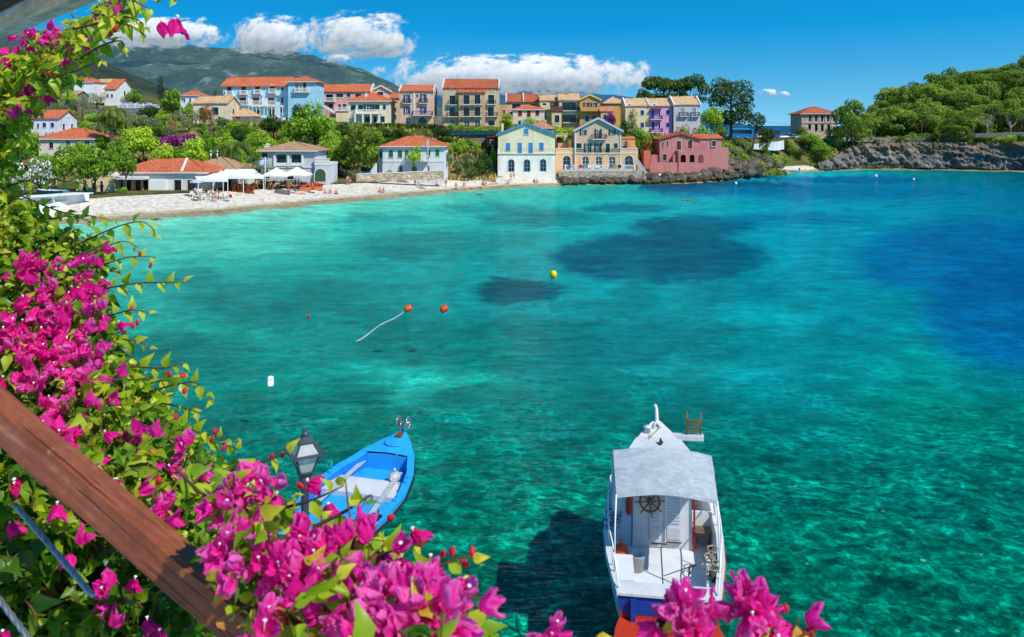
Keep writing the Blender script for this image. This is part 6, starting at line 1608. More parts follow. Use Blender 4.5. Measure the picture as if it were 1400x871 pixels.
def cliff():
    t = NT('cliff_rock'); v = t.coord()
    g = t.n('ShaderNodeNewGeometry'); sz = t.n('ShaderNodeSeparateXYZ'); t.l(g.outputs['Position'], sz.inputs[0])
    n1 = t.noise(t.mapping(v, (1, 1, .7)), .18, 7, .68, .5); n2 = t.noise(t.mapping(v, (1, 1, 1.6), rot=(.3, .2, 0)), 1.1, 6, .72)
    f = t.math('ADD', t.math('MULTIPLY', n1, .55), t.math('MULTIPLY', n2, .45))
    col = t.ramp(f, [(.34, rgb(58, 60, 64, .75)), (.47, rgb(122, 120, 118, .78)), (.58, rgb(166, 158, 146, .8)), (.72, rgb(212, 204, 192, .84))])
    warm = t.ramp(t.noise(v, .12, 4, .6), [(.52, 0.0), (.64, 1.0)])
    hi = t.math('MULTIPLY', t.math('SUBTRACT', t.math('ADD', sz.outputs[2], t.math('MULTIPLY', n2, 6.0)), 6.5), .35, None, True); col = t.mix(t.math('MULTIPLY', warm, .7), col, rgb(176, 122, 84, .6)); col = t.mix(t.math('MULTIPLY', hi, .5), col, rgb(170, 138, 96, .75))
    wet = t.ramp(t.math('ADD', sz.outputs[2], t.math('MULTIPLY', n1, 1.0)), [(.5, 0.0), (1.6, 1.0)])
    col = t.mix(wet, rgb(48, 44, 34, .6), col)
    m = t.done(t.bsdf(col, .95, .1, 0, t.bump(f, 1.0, 1.2)))
    pxc = np.arange(1120, 1560, 1.25); nz = 34
    pr = [prof(p) for p in pxc]; Y0 = np.array([p[0][0] for p in pr])[:, None]; b2 = np.array([p[1][2] for p in pr])[:, None]
    fade = np.clip((pxc - 1120) / 50.0, 0, 1)[:, None]; H = 2 + (b2 + .8 - 2) * fade; q = (np.arange(nz + 1) / nz)[None, :]
    z = -2.0 + (H + 2.0) * q; x = ((pxc - 700) / F)[:, None] * Y0 + 0*z
    n1 = (fbm(x*.13, z*.22, 61, 5) - .5) * (.35 + .65*q); n2 = fbm(x*.45 + z*.2, z*.4, 65, 5) - .5; n3 = np.abs(fbm(x*.9 - z*.35, z*.55, 71, 4) - .5); led = np.abs(((z*.55 + 1.5*fbm(x*.1, z*.05, 73, 3)) % 1) - .5)
    cave = np.maximum(0, vnoise(x*.13, 3.3 + 0*x, 67) - .4) * np.maximum(0, 1 - z/3.5) * 5
    Y = Y0 - 2.2 + 3.4*q**2.2 + 6.0*n1 + 4.2*n2 + 3.2*n3 + 1.0*led + cave
    V = np.stack([x, Y, z], -1).reshape(-1, 3).tolist(); pxs = pxc
    n = nz + 1; mb = MB()
    mb.add(V, [(i*n+j, (i+1)*n+j, (i+1)*n+j+1, i*n+j+1) for i in range(len(pxs)-1) for j in range(nz)], 0, False)
    struct(mb.build('cliff', m))
cliff()
rngc = random.Random(31)
for i in range(26):
    px = 1136 + i*11 + rngc.uniform(-5, 5); a, b = prof(px); q = rngc.uniform(.5, .95); Y = a[1] + (a[3]-a[1])*q; w = rngc.uniform(12, 26)
    tree(rngc.choice(('shrub','brightshrub','oliveshrub','darkshrub')), px, HZ - F*(ground((px-700)/F*Y, Y) + rngc.uniform(1.4, 3.2) - CAMZ)/Y, w, Y, 'wild shrub hanging along the top edge of the cliff', 'shrubs along the cliff top', sink=.4)
def skin_mesh(name, pts, edges, radii, root=0, sub=1):
    me = bpy.data.meshes.new('tmp'); me.from_pydata(pts, edges, [])
    o = bpy.data.objects.new('tmp', me); COL.objects.link(o)
    o.modifiers.new('s', 'SKIN'); sv = me.skin_vertices[0].data
    for i, r in enumerate(radii):
        sv[i].radius = (r, r) if not hasattr(r, '__len__') else r
        sv[i].use_root = (i == root)
    m = o.modifiers.new('d', 'SUBSURF'); m.levels = sub; m.render_levels = sub
    dg = bpy.context.evaluated_depsgraph_get(); dg.update()
    out = bpy.data.meshes.new_from_object(o.evaluated_get(dg)); out.name = name
    bpy.data.objects.remove(o); bpy.data.meshes.remove(me)
    out.polygons.foreach_set('use_smooth', [True]*len(out.polygons))
    return out
EDG = [(0,1),(1,2),(2,3),(3,4),(4,5),(2,6),(6,7),(7,8),(8,9),(2,10),(10,11),(11,12),(12,13),(0,14),(14,15),(15,16),(16,17),(0,18),(18,19),(19,20),(20,21)]
RAD = [(.15,.11),(.13,.095),(.16,.11),.055,(.085,.1),.06,.06,.045,.038,.03,.06,.045,.038,.03,.09,.06,.042,.035,.09,.06,.042,.035]
POSE = {
 'stand': [(0,0,.93),(0,0,1.12),(0,0,1.36),(0,0,1.5),(0,-.02,1.6),(0,-.01,1.72),(-.2,0,1.4),(-.25,.02,1.13),(-.26,-.08,.9),(-.26,-.12,.8),(.2,0,1.4),(.25,.02,1.13),(.26,-.08,.9),(.26,-.12,.8),(-.1,0,.88),(-.11,-.02,.48),(-.12,.02,.08),(-.12,-.14,.03),(.1,0,.88),(.11,-.02,.48),(.12,.02,.08),(.12,-.14,.03)],
 'walk': [(0,0,.92),(0,0,1.11),(0,-.03,1.35),(0,-.05,1.49),(0,-.09,1.6),(0,-.08,1.71),(-.2,-.03,1.39),(-.25,.12,1.14),(-.26,.1,.92),(-.26,.07,.82),(.2,-.03,1.39),(.25,-.16,1.16),(.25,-.34,1.02),(.25,-.42,.98),(-.1,0,.87),(-.11,-.22,.5),(-.11,-.26,.1),(-.11,-.4,.04),(.1,0,.87),(.11,.1,.47),(.11,.38,.16),(.11,.36,.03)],
 'sit': [(0,0,.12),(0,.05,.3),(0,.04,.55),(0,.02,.69),(0,-.03,.79),(0,-.02,.91),(-.2,.04,.58),(-.28,-.05,.34),(-.2,-.26,.36),(-.16,-.33,.38),(.2,.04,.58),(.28,.16,.3),(.27,.22,.08),(.27,.26,.03),(-.1,-.06,.12),(-.13,-.42,.42),(-.13,-.62,.08),(-.13,-.76,.04),(.1,-.06,.12),(.13,-.5,.22),(.13,-.9,.06),(.13,-1.0,.1)],
 'lie': [(0,0,.12),(0,.2,.13),(0,.45,.14),(0,.6,.14),(0,.7,.15),(0,.82,.14),(-.2,.48,.12),(-.32,.28,.07),(-.3,.05,.06),(-.28,-.04,.06),(.2,.48,.12),(.34,.66,.08),(.18,.84,.08),(.1,.9,.08),(-.1,-.05,.12),(-.13,-.45,.12),(-.14,-.86,.07),(-.14,-.94,.14),(.1,-.05,.12),(.14,-.42,.34),(.14,-.7,.08),(.14,-.82,.05)],
 'chair': [(0,0,.52),(0,.04,.72),(0,.04,.96),(0,.0,1.1),(0,-.05,1.2),(0,-.04,1.32),(-.2,.03,.99),(-.26,-.08,.78),(-.2,-.3,.76),(-.16,-.37,.77),(.2,.03,.99),(.26,-.08,.78),(.2,-.3,.76),(.16,-.37,.77),(-.1,-.06,.5),(-.11,-.46,.5),(-.11,-.48,.1),(-.11,-.6,.04),(.1,-.06,.5),(.11,-.46,.5),(.11,-.44,.1),(.11,-.56,.04)],
}
BODY = {}; TOP = {}; BOT = {}; HAIRM = {}
def partial(name, pose, idx, grow):
    mp = {v: i for i, v in enumerate(idx)}; p = POSE[pose]
    e = [(mp[a], mp[b]) for a, b in EDG if a in mp and b in mp]
    r = [tuple(x*grow + .008 for x in (RAD[i] if hasattr(RAD[i], '__len__') else (RAD[i],)*2)) for i in idx]
    return skin_mesh(name, [p[i] for i in idx], e, r)
SKIN = [paint(214, 158, 124, .55, .85, .06), paint(176, 112, 78, .55, .85, .06), paint(228, 180, 150, .55, .85, .06)]
HAIRC = [paint(40, 28, 20, .6, .8, .1), paint(120, 84, 46, .6, .8, .1), paint(196, 160, 96, .6, .8, .1)]
for k in POSE:
    BODY[k] = skin_mesh('body', POSE[k], EDG, RAD)
    BOT[k] = partial('shorts', k, [0, 14, 18], 1.0) if True else None
    TOP[k] = partial('shirt', k, [1, 2, 6, 10], 1.06)
    m = MB(); h = Vector(POSE[k][4]); c = Vector(POSE[k][5]); d = (c-h).normalized(); back = Vector((0, .03, .0)) if k != 'lie' else Vector((0, .02, -.03))
    m.ball(tuple(h + d*.055 + back), (.098,.105,.105), 8, 6); HAIRM[k] = m.mesh('hair', HAIRC[0])
_pm = {}
def recol(me, mat, key):
    kk = (me.name, key)
    if kk not in _pm:
        c = me.copy(); c.materials.clear(); c.materials.append(mat); _pm[kk] = c
    return _pm[kk]
CLO = {'red': (210,40,40), 'blue': (50,90,190), 'dark': (36,38,46), 'white': (240,240,240), 'orange': (236,110,30), 'pink': (236,120,160), 'purple': (110,70,150), 'green': (60,140,80), 'yellow': (236,206,70), 'teal': (40,150,160), 'grey':(120,124,130)}
prng = random.Random(12)
def person(px, py, Y, pose, label, top=None, bot='blue', rot=None, z=None, group=None, s=1.0):
    c = P(px, py, Y) if z is None else Vector(((px-700)/F*Y, Y, z))
    r = thing('person', label, 'person', (c.x, Y, c.z), prng.uniform(-.8, .8) if rot is None else rot, group, s)
    sk = prng.randrange(3)
    obj('body', recol(BODY[pose], SKIN[sk], sk), r)
    if bot: obj('shorts', recol(BOT[pose], paint(*CLO[bot], .7, .8, .1), bot), r)
    if top: obj('shirt', recol(TOP[pose], paint(*CLO[top], .7, .8, .1), top), r)
    hc = prng.randrange(3); obj('hair', recol(HAIRM[pose], HAIRC[hc], hc), r)
    return r
def onbeach(px, py):
    """distance at which the beach surface is seen at that photo position"""
    a, b = prof(px); lo, hi = a[0], a[1] + 4
    for _ in range(40):
        m = (lo + hi)/2; z = ground((px-700)/F*m, m)
        if HZ + F*(CAMZ - z)/m > py: lo = m
        else: hi = m
    return m, ground((px-700)/F*m, m)
def bp(px, py, pose, label, top=None, bot='blue', rot=None):
    Y, z = onbeach(px, py); return person(px, py, Y, pose, label, top, bot, rot, z)
bp(268, 274.5, 'lie', 'person in purple lying alone on the pebbles below the taverna bushes', 'purple', 'blue', 1.3)
bp(401, 264.5, 'lie', 'left sunbather of a red-clad pair lying in front of the parasols', 'dark', 'red', 1.2)
bp(412, 265.5, 'lie', 'right sunbather of a red-clad pair lying in front of the parasols', 'red', 'red', 1.5)
bp(403.5, 257, 'stand', 'person in white shirt and red shorts standing before the orange chairs', 'white', 'red')
bp(408.5, 257.5, 'stand', 'bare-chested person in blue shorts standing before the orange chairs', None, 'blue')
bp(444.5, 264.5, 'sit', 'person in orange sitting on the pebbles, left of a group of three', 'orange', 'red', .4)
bp(451.5, 264.5, 'sit', 'person in blue sitting in the middle of a group of three', 'blue', 'blue', -.3)
bp(459.5, 265.5, 'sit', 'person with dark top sitting at the right of a group of three', 'dark', 'dark', .8)
bp(475, 252.5, 'walk', 'person in white strolling past the end of the garden wall', 'white', 'grey', 1.2)
bp(478, 253.5, 'walk', 'person in a red top strolling past the end of the garden wall', 'red', 'white', 1.2)
bp(519, 263, 'sit', 'sunbather with dark shorts sitting at the left of a close couple near the water', None, 'dark', .5)
bp(524, 263.5, 'sit', 'sunbather in red sitting at the right of a close couple near the water', 'red', 'red', -.4)
bp(554, 249.5, 'lie', 'dark-clothed person lying just below the garden wall', 'dark', 'dark', 1.4)
bp(574, 256.5, 'lie', 'person in pink lying on a towel midway down the beach', 'pink', 'pink', 1.5)
bp(597, 253.5, 'sit', 'person sitting on a teal towel by the pale blue beach umbrella', None, 'teal', .9)
bp(609.7, 256, 'stand', 'person in dark clothes standing close to the waterline', 'dark', 'dark')
bp(623.5, 255, 'sit', 'person in red sitting upright, first right of the dark standing figure', 'red', 'blue', .2)
bp(622.5, 258.5, 'lie', 'dark figure lying at the water edge', None, 'dark', 1.1)
bp(634.5, 255, 'sit', 'person in pink sitting alone on the pebbles', 'pink', 'white', -.2)
bp(660.5, 253, 'sit', 'left of two sunbathers sitting close together in red near the water', 'red', 'dark', .3)
bp(664, 254, 'sit', 'right of two sunbathers sitting close together near the water', 'orange', 'red', -.3)
bp(666, 247.5, 'lie', 'person in blue lying near the scrub bank', 'blue', 'blue', 1.4)
bp(671.5, 247, 'sit', 'person in red sitting near the scrub bank', 'red', 'red', .6)
bp(671, 252.5, 'lie', 'person in dark blue lying beside the cream beach house bank', 'blue', 'dark', 1.5)
bp(678, 251.5, 'lie', 'person in red lying left of the cream beach house', 'red', 'red', 1.5)
bp(694.5, 249.5, 'lie', 'sunbather lying right in front of the cream beach house', None, 'dark', 1.2)
bp(698.5, 246.5, 'stand', 'person in red standing in front of the cream beach house', None, 'red')
bp(702.6, 245.5, 'stand', 'person in blue standing in front of the cream beach house', 'blue', 'blue')
bp(730.5, 249.5, 'sit', 'person in dark top sitting below the middle arched window', 'dark', 'dark', .4)
bp(734, 250.5, 'sit', 'person in orange bending over beach things below the middle arched window', 'orange', 'red', -.6)
bp(759, 244.5, 'stand', 'dark figure standing at the right corner of the cream beach house', 'dark', 'dark')
def waist(px, py, label, top, bot):
    Y = F*CAMZ/(py-HZ); person(px, py, Y, 'stand', label, top, bot, None, -.45)
waist(807, 248.5, 'bare-chested bather wading below the stone terrace', None, 'blue')
waist(810, 249, 'bather in red wading below the stone terrace', 'red', 'red')
def swimmer(px, py, label):
    Y = F*CAMZ/(py-HZ); person(px, py, Y, 'lie', label, None, 'dark', 1.3, -.13)
swimmer(213.5, 300, 'swimmer near the left end of the beach, only the dark head clear of the water')
swimmer(656, 266, 'swimmer off the middle of the beach'); swimmer(939.5, 274, 'snorkeller floating face down off the rocks')
swimmer(946, 152, 'x') if False else None
def towel(px, py, label, col, rot):
    Y, z = onbeach(px, py); m = MB(); V = []
    for i in range(7):
        for j in range(4): V.append((-.9 + .3*i, -.4 + .27*j, .02 + .03*math.sin(i*1.7 + j*2.1)))
    m.add(V, [(i*4+j, (i+1)*4+j, (i+1)*4+j+1, i*4+j+1) for i in range(6) for j in range(3)], 0, True)
    o = m.build('beach_towel', paint(*col, .8, .8, .15, 3.0)); o.location = ((px-700)/F*Y, Y, z); o.rotation_euler = (0, 0, rot); o.scale = (1.2, 1.2, 1)
    tag(o, label, 'towel')
towel(304, 274, 'pale blue towel spread empty on the pebbles', (150, 206, 230), .1)
towel(422, 263, 'blue and white towel beside the red-clad pair', (120, 150, 210), .2)
towel(574, 257.2, 'pink towel under the person lying midway down the beach', (230, 140, 170), 0)
towel(594.5, 254, 'teal towel beside the pale blue beach umbrella', (20, 120, 150), .1)
towel(652, 256.5, 'reddish towel near the waterline', (220, 120, 110), .1)
towel(690, 251, 'sand-coloured towel before the cream beach house', (210, 160, 130), .1)
towel(640, 258, 'pinkish towel by the lone sitter', (230, 150, 150), 0)
Y, z = onbeach(599, 248)
r = thing('beach_umbrella', 'pale blue beach umbrella tilted low over the pebbles', 'beach umbrella', (P(599, 248, Y).x, Y, z)); r.rotation_euler = (R(24), R(-10), 0)
m = MB(); m.tube([(0,0,0),(0,0,1.5)], .03, 6); m.build('pole', WHITE, r)
m = MB(); m.lathe([(1.35,1.0),(1.0,1.25),(.5,1.45),(.02,1.55)], 10); m.build('canopy', paint(170, 210, 236, .7, .85, .06), r)
for (px, py, lab, col) in ((313.5, 270, 'small red beach bag left on the pebbles', (200,30,40)), (745, 245.5, 'red beach bag against the wall of the cream beach house', (200,40,60)), (752, 246, 'grey bundle of clothes by the red bag', (110,110,120))):
    Y, z = onbeach(px, py); m = MB(); m.loft([[(-.32*k, -.2*k, h), (.32*k, -.2*k, h), (.34*k, .2*k, h), (-.32*k, .2*k, h)] for k, h in ((1,0),(1.1,.2),(.9,.42),(.4,.5))], 0, True, True, True)
    m.tube([(-.2,0,.45),(-.1,0,.7),(.1,0,.7),(.2,0,.45)], .025, 5); o = m.build('beach_bag', paint(*col, .7, .8, .1)); o.location = ((px-700)/F*Y, Y, z); tag(o, lab, 'bag')
def chair_mesh(mat):
    m = MB()
    for x in (-.2, .2):
        for y in (-.2, .2): m.bar((x, y, 0), (x, y, .45 if y < 0 else .92), .05)
    m.box(-.24, .24, -.24, .24, .43, .48); m.box(-.22, .22, .19, .23, .55, .92)
    return m.mesh('chair', mat)
CH_O = chair_mesh(paint(226, 92, 40, .6, .85, .1)); CH_W = chair_mesh(paint(236, 232, 222, .6, .85, .08)); CH_B = chair_mesh(paint(60, 40, 32, .6, .8, .1))
crng = random.Random(3)
def furniture(px0, px1, Y0, Y1, n, mesh, label, group, diners, dl, dg):
    for i in range(n):
        px = px0 + (px1-px0)*(i+.5)/n + crng.uniform(-1, 1); Y = crng.uniform(Y0, Y1); x = (px-700)/F*Y; g = ground(x, Y)
        o = obj('chair', mesh, None, (x, Y, g)); o.rotation_euler = (0, 0, crng.uniform(0, 6.28)); tag(o, label, 'chair', group)
        if crng.random() < diners:
            person(px, 0, Y, 'chair', dl, crng.choice(['red','dark','white','orange','blue','grey','red']), 'dark', o.rotation_euler[2], g, dg)
    k = max(2, n // 4)
    for i in range(k):
        px = px0 + (px1-px0)*(i+.5)/k; Y = (Y0+Y1)/2 + crng.uniform(-1, 1); x = (px-700)/F*Y; g = ground(x, Y)
        m = MB(); m.box(-.42, .42, -.42, .42, .72, .76); m.lathe([(.25,0),(.04,.05),(.04,.7)], 8); o = m.build('table', paint(214, 190, 150, .6, .8, .1)) if i == 0 else obj('table', m.mesh('table', paint(214, 190, 150, .6, .8, .1)))
        o.location = (x, Y, g); tag(o, 'small square taverna table among the ' + group, 'table', 'tables among the ' + group)
furniture(318, 346, 128, 133, 26, CH_O, 'orange wooden taverna chair under the big sloping awning', 'orange chairs under the awning', .3, 'diner seated among the orange chairs under the awning', 'diners under the awning')
furniture(348, 408, 133, 139, 30, CH_B, 'dark wooden taverna chair around the cream parasols', 'dark chairs by the parasols', .75, 'diner seated around the cream parasols', 'diners by the parasols')
furniture(410, 440, 138, 142, 22, CH_O, 'orange wooden chair on the open terrace right of the parasols', 'orange chairs on the open terrace', .1, 'diner seated on the open orange terrace', 'diners on the open terrace')
furniture(260, 312, 118.5, 124, 26, CH_W, 'white wooden chair on the terrace under the small awnings', 'white chairs on the terrace', .3, 'diner seated among the white chairs', 'diners among the white chairs')
def planter(px0, px1, Y, label, h=.7):
    a = P(px0, 0, Y).x; b = P(px1, 0, Y).x; g = ground((a+b)/2, Y); r = thing('wooden_planter', label, 'planter', ((a+b)/2, Y, g)); m = MB(); w = (b-a)/2
    for k in range(3): m.box(-w, w, -.3, .3, .02 + k*h/3, (k+.92)*h/3)
    m.build('planter_box', paint(226, 156, 92, .7, .8, .15), r); m = MB(); rg = random.Random(int(px0))
    for _ in range(60):
        x = rg.uniform(-w, w); z = h + rg.uniform(0, .4); m.ball((x, rg.uniform(-.2,.2), z), rg.uniform(.06,.14), 5, 3, 0, rg.random())
    m.build('flowers', L_REDF, r, True)
planter(411, 425, 136.5, 'left pale wooden planter with red flowers edging the orange terrace'); planter(426, 441, 139, 'right pale wooden planter with red flowers edging the orange terrace')
def open_boat(name, label, px, py, Y, L, rot, outer, inner, z=None):
    """small open rowing boat"""
    c = P(px, py, Y); r = thing(name, label, 'boat', (c.x, Y, (c.z if z is None else z)), rot); st = [(-.5,.32),(-.35,.42),(-.1,.5),(.15,.46),(.35,.28),(.47,.08),(.5,.01)]
    m = MB(); rings = []
    for (y, w) in st:
        y *= L; w *= L*.42; sh = .5 + .25*max(0, y/L)
        rings.append([(-w, y, sh), (-w*.85, y, .15), (-w*.35, y, -.12), (w*.35, y, -.12), (w*.85, y, .15), (w, y, sh)])
    m.loft(rings, 0, True); m.f.append([0,1,2,3,4,5]); m.mi.append(0); m.sm.append(False); m.t.append(.5); m.build('hull', outer, r)
    m = MB(); m.loft([[(p[0]*.92, p[1]*.97, max(.12, p[2]-.02)) for p in q] for q in rings], 0, True); m.build('inside', inner, r)
    m = MB()
    for y in (-.2, .1): m.box(-L*.19, L*.19, y*L-.12, y*L+.12, .36, .4)
    m.build('thwart', WOOD_BR, r); return r
open_boat('dinghy', 'grey upturned-looking dinghy pulled up beside the taverna parasols', 386, 260, 131.5, 2.8, 1.4, paint(150,154,158,.5,.8,.1), paint(110,112,116,.6,.8,.1), ground((386-700)/F*131.5, 131.5)+.1)
r = open_boat('motor_dinghy', 'small white motor dinghy moored off the little cove', 1083, 234, 233, 4.2, 1.75, WHITE, paint(210,214,216,.5,.85,.05), .02)
m = MB(); m.box(-.18, .18, -2.45, -2.1, .3, .95); m.bar((0,-2.3,.35), (0,-2.3,-.3), .12); m.build('outboard_motor', paint(50,52,56,.4,.9,.1), r)
r = open_boat('small_boat', 'blue and white covered boat parked by the quay trees at the far left', 70, 267, 113, 4.6, 1.4, paint(60,150,180,.5,.8,.1), WHITE, 2.3)
m = MB(); rg = random.Random(2); V = []
for i in range(9):
    for j in range(6): V.append((-1.1 + i*.28, -.6 + j*.24, .75*math.sin(PI*i/8)**.6*math.sin(PI*(j+.3)/5.6)**.6 + rg.uniform(0,.1)))
m.add(V, [(i*6+j, (i+1)*6+j, (i+1)*6+j+1, i*6+j+1) for i in range(8) for j in range(5)], 0, True)
o = m.build('tarpaulin', paint(30, 90, 190, .5, .85, .1)); o.location = (P(503,1,157.5).x, 157.5, ground(P(503,1,157.5).x, 157.5)+.9); tag(o, 'bright blue tarpaulin heaped beside the outside stair of the green-shuttered house', 'tarpaulin')
for i, (px, col, lab) in enumerate(((779,(60,120,200),'blue towel hung at the left end of the white balustrade'),(794,(190,40,60),'small red towel hung over the white balustrade'),(800,(40,170,210),'turquoise towel hung over the white balustrade'),(806,(240,240,240),'white sheet hung over the balustrade left of centre'),(817,(230,234,244),'wide white sheet hung over the middle of the balustrade'),(835.5,(110,80,170),'violet towel hung over the white balustrade'),(841,(110,190,90),'lime green towel hung over the white balustrade'),(847,(40,40,60),'black garment hung over the white balustrade'))):
    c = P(px, 225.3, 180.9); w = (.75 if i != 4 else 1.1)/2; m = MB(); V = []
    for a in range(5):
        for b in range(4): V.append((-w + 2*w*a/4, -.02*math.sin(a*1.9) - .015*b - .03, -.22*b))
    m.add(V, [(a*4+b, a*4+b+1, (a+1)*4+b+1, (a+1)*4+b) for a in range(4) for b in range(3)], 0, True)
    o = m.build('hanging_towel', paint(*col, .8, .85, .08)); o.location = c; tag(o, lab, 'towel')
def wheel(r, x, y, rad):
    m = MB(); m.M = Matrix.Translation((x, y, rad)) @ Matrix.Rotation(R(90), 4, 'Y'); m.lathe([(rad*.55,-.1),(rad*.95,-.11),(rad,-.06),(rad,.06),(rad*.95,.11),(rad*.55,.1)], 12); o = m.build('wheel', paint(28,28,30,.8,.9,.1), r)
    m = MB(); s = 1 if x > 0 else -1; m.M = Matrix.Translation((x + s*.10, y, rad)) @ Matrix.Rotation(R(90), 4, 'Y'); m.lathe([(rad*.54,-.02),(rad*.54,.02)], 10); m.build('rim', paint(170,172,176,.35,.9,.1,metal=.6), o)
def car(px, Y, rot, col, label, group=None, tall=0.0):
    x = (px-700)/F*Y; g = ground(x, Y); r = thing('parked_car', label, 'car', (x, Y, g), rot, group); pt = paint(*col, .25, .85, .04, spec=.6)
    m = MB(); rings = []
    for (y, zb, zt, w) in ((-2.1,.35,.62,.70),(-2.05,.25,.80,.80),(-1.2,.22,.92,.86),(.9,.22,.95,.87),(1.8,.24,.98,.84),(2.05,.3,.85,.76)):
        rings.append([(-w,y,zb),(w,y,zb),(w*1.02,y,(zb+zt)/2),(w*.94,y,zt),(-w*.94,y,zt),(-w*1.02,y,(zb+zt)/2)])
    m.loft(rings, 0, True, True, True); m.build('body', pt, r)
    t = 1.42 + tall; m = MB(); m.loft([[(-.76,-1.15,.93),(.76,-1.15,.93),(.76,1.75,.95),(-.76,1.75,.95)], [(-.60,-.35,t-.05),(.60,-.35,t-.05),(.60,1.35+tall,t-.05),(-.60,1.35+tall,t-.05)]], 0, False, True, True); m.build('window_glass', glass_dark(22,28,34), r)
    m = MB(); m.box(-.61,.61,-.38,1.38+tall,t-.046,t); m.build('roof', pt, r)
    for sx in (-.80,.80):
        for y in (-1.3, 1.3): wheel(r, sx, y, .31)
    for sx in (-.55,.55):
        m = MB(); m.ball((sx,-2.09,.66), (.14,.05,.08), 8, 5); m.build('headlight', paint(230,232,236,.2,.9,.03), r)
    return r
spec = [(1063,264,(236,236,236),'white'),(1070,268,(230,232,236),'white'),(1077,272,(240,240,240),'white'),(1084,267,(226,228,232),'white'),(1090,274,(238,238,238),'white'),(1074,280,(236,238,240),'white'),(1082,283,(60,64,72),'dark'),(1067,279,(150,36,36),'red'),(1090,284,(190,194,200),'silver'),(1098,269,(190,196,204),'silver'),(974,247,(236,238,240),'white'),(990,250,(40,70,130),'blue'),(981,256,(40,44,50),'dark'),(1042,256,(240,240,240),'white')]
for i, (px, Y, c, nm) in enumerate(spec):
    lab = {'white': 'white car among those parked behind the cove', 'dark': 'dark car parked ' + ('behind the white ones above the cove' if px > 1050 else 'between the tall pine and the pale grey house'), 'red': 'dark red car parked behind the white ones', 'silver': 'silver car parked toward the stone mansion', 'blue': 'dark blue car parked under the tall open pine'}[nm]
    if nm == 'white' and px < 1050: lab = 'white car parked left of the tall open pine' if px < 1000 else 'white car parked just right of the blue coach'
    car(px, Y, R(crng.choice((80, 95, -85, 20, -10))), c, lab, 'cars in the car park', .25 if i in (2, 8) else 0)
def coach(px, Y, col, label, rot, L=10.5):
    x = (px-700)/F*Y; g = ground(x, Y); r = thing('coach', label, 'coach', (x, Y, g), rot); pt = paint(*col, .3, .85, .05, spec=.5)
    m = MB(); m.loft([[(-1.2,y,.4),(1.2,y,.4),(1.25,y,1.6),(1.18,y,3.0),(.95,y,3.25),(-.95,y,3.25),(-1.18,y,3.0),(-1.25,y,1.6)] for y in (-L/2, -L/2+.3, L/2-.3, L/2)], 0, False, True, True); m.build('body', pt, r)
    for s in (-1, 1):
        m = MB()
        for k in range(6): a = -L/2 + .8 + k*(L-1.6)/6; m.box(min(s*1.21,s*1.27), max(s*1.21,s*1.27), a, a+(L-1.6)/6-.12, 1.65, 2.75)
        m.build('side_window', glass_dark(22,28,34), r)
    m = MB(); m.box(-1.05,1.05,-L/2-.03,-L/2+.02,1.3,2.9); m.build('windscreen', glass_dark(22,28,34), r)
    for sx in (-1.1, 1.1):
        for y in (-L/2+2.2, L/2-2.6): wheel(r, sx, y, .5)
coach(1013, 238, (40, 140, 210), 'bright blue coach parked behind the leaning pine', R(82), 7.5); coach(1053, 262, (40, 90, 170), 'darker blue coach farther off, right of the leaning pine', R(10), 9)
def buoy(px, py, label, col, kind, rad):
    Y = F*CAMZ/(py-HZ); r = thing('buoy', label, 'buoy', ((px-700)/F*Y, Y, 0), .4); pt = paint(*col, .4, .9, .12, 6)
    m = MB()
    if kind == 'ball': m.ball((0,0,rad*.55), (rad,rad,rad*1.15), 14, 9)
    elif kind == 'drum': m.M = Matrix.Translation((0,0,rad*.5)) @ Matrix.Rotation(R(72), 4, 'Y'); m.lathe([(rad*.3,-rad*1.1),(rad*.9,-rad*1.05),(rad,-rad*.9),(rad,rad*.9),(rad*.9,rad*1.05),(rad*.3,rad*1.1)], 14)
    else: m.loft([[(-rad*k,-rad*.7*k,h),(rad*k,-rad*.7*k,h),(rad*k,rad*.7*k,h),(-rad*k,rad*.7*k,h)] for k, h in ((.9,-.2),(1,.0),(1,rad*1.3),(.6,rad*1.7),(.25,rad*1.9))], 0, False, True, True)
    m.build('float', pt, r)
    m = MB(); top = rad*1.75 if kind != 'drum' else rad*1.4
    m.M = Matrix.Translation((0,0,top)); m.tube([(rad*.28*math.cos(a), 0, rad*.28*math.sin(a)) for a in np.linspace(0, 2*PI, 9)], rad*.08, 5); m.build('ring', METAL_DK, r)
    return r
buoy(558, 424, 'orange drum buoy with a white rope trailing from it', (236,86,36), 'drum', .19)
buoy(607, 424.5, 'squarish red-orange buoy right of the roped one', (222,70,30), 'drum', .2)
buoy(422, 434, 'tiny dull red float, leftmost of the red ones', (190,60,46), 'ball', .11)
buoy(756.5, 378, 'bright yellow buoy beside the dark weed patches', (240,206,20), 'ball', .28)
buoy(370, 521, 'white plastic can float on the left', (236,236,230), 'can', .12)
buoy(1006, 251.5, 'small white buoy off the rocks below the rose-pink house', (240,240,236), 'ball', .3)
buoy(1197.5, 242, 'white buoy under the cliff, larger of the two on the right', (240,240,236), 'ball', .38)
buoy(1249, 246, 'white buoy under the cliff, smaller and farther right of the two', (240,240,236), 'ball', .28)
r = thing('floating_rope', 'pale rope drifting away from the orange drum buoy just below the surface', 'rope', P(555, 424, 48.3)); b0 = P(555, 424, 48.3); m = MB()
m.tube([P(555-q*68, 424+q*42+1.5*math.sin(q*9), F*(CAMZ+.05+.7*q)/(239+q*42+1.5*math.sin(q*9))) - b0 for q in np.linspace(0, 1, 14)], .018, 5); m.build('rope_line', paint(230,236,226,.8,.9,.1), r)
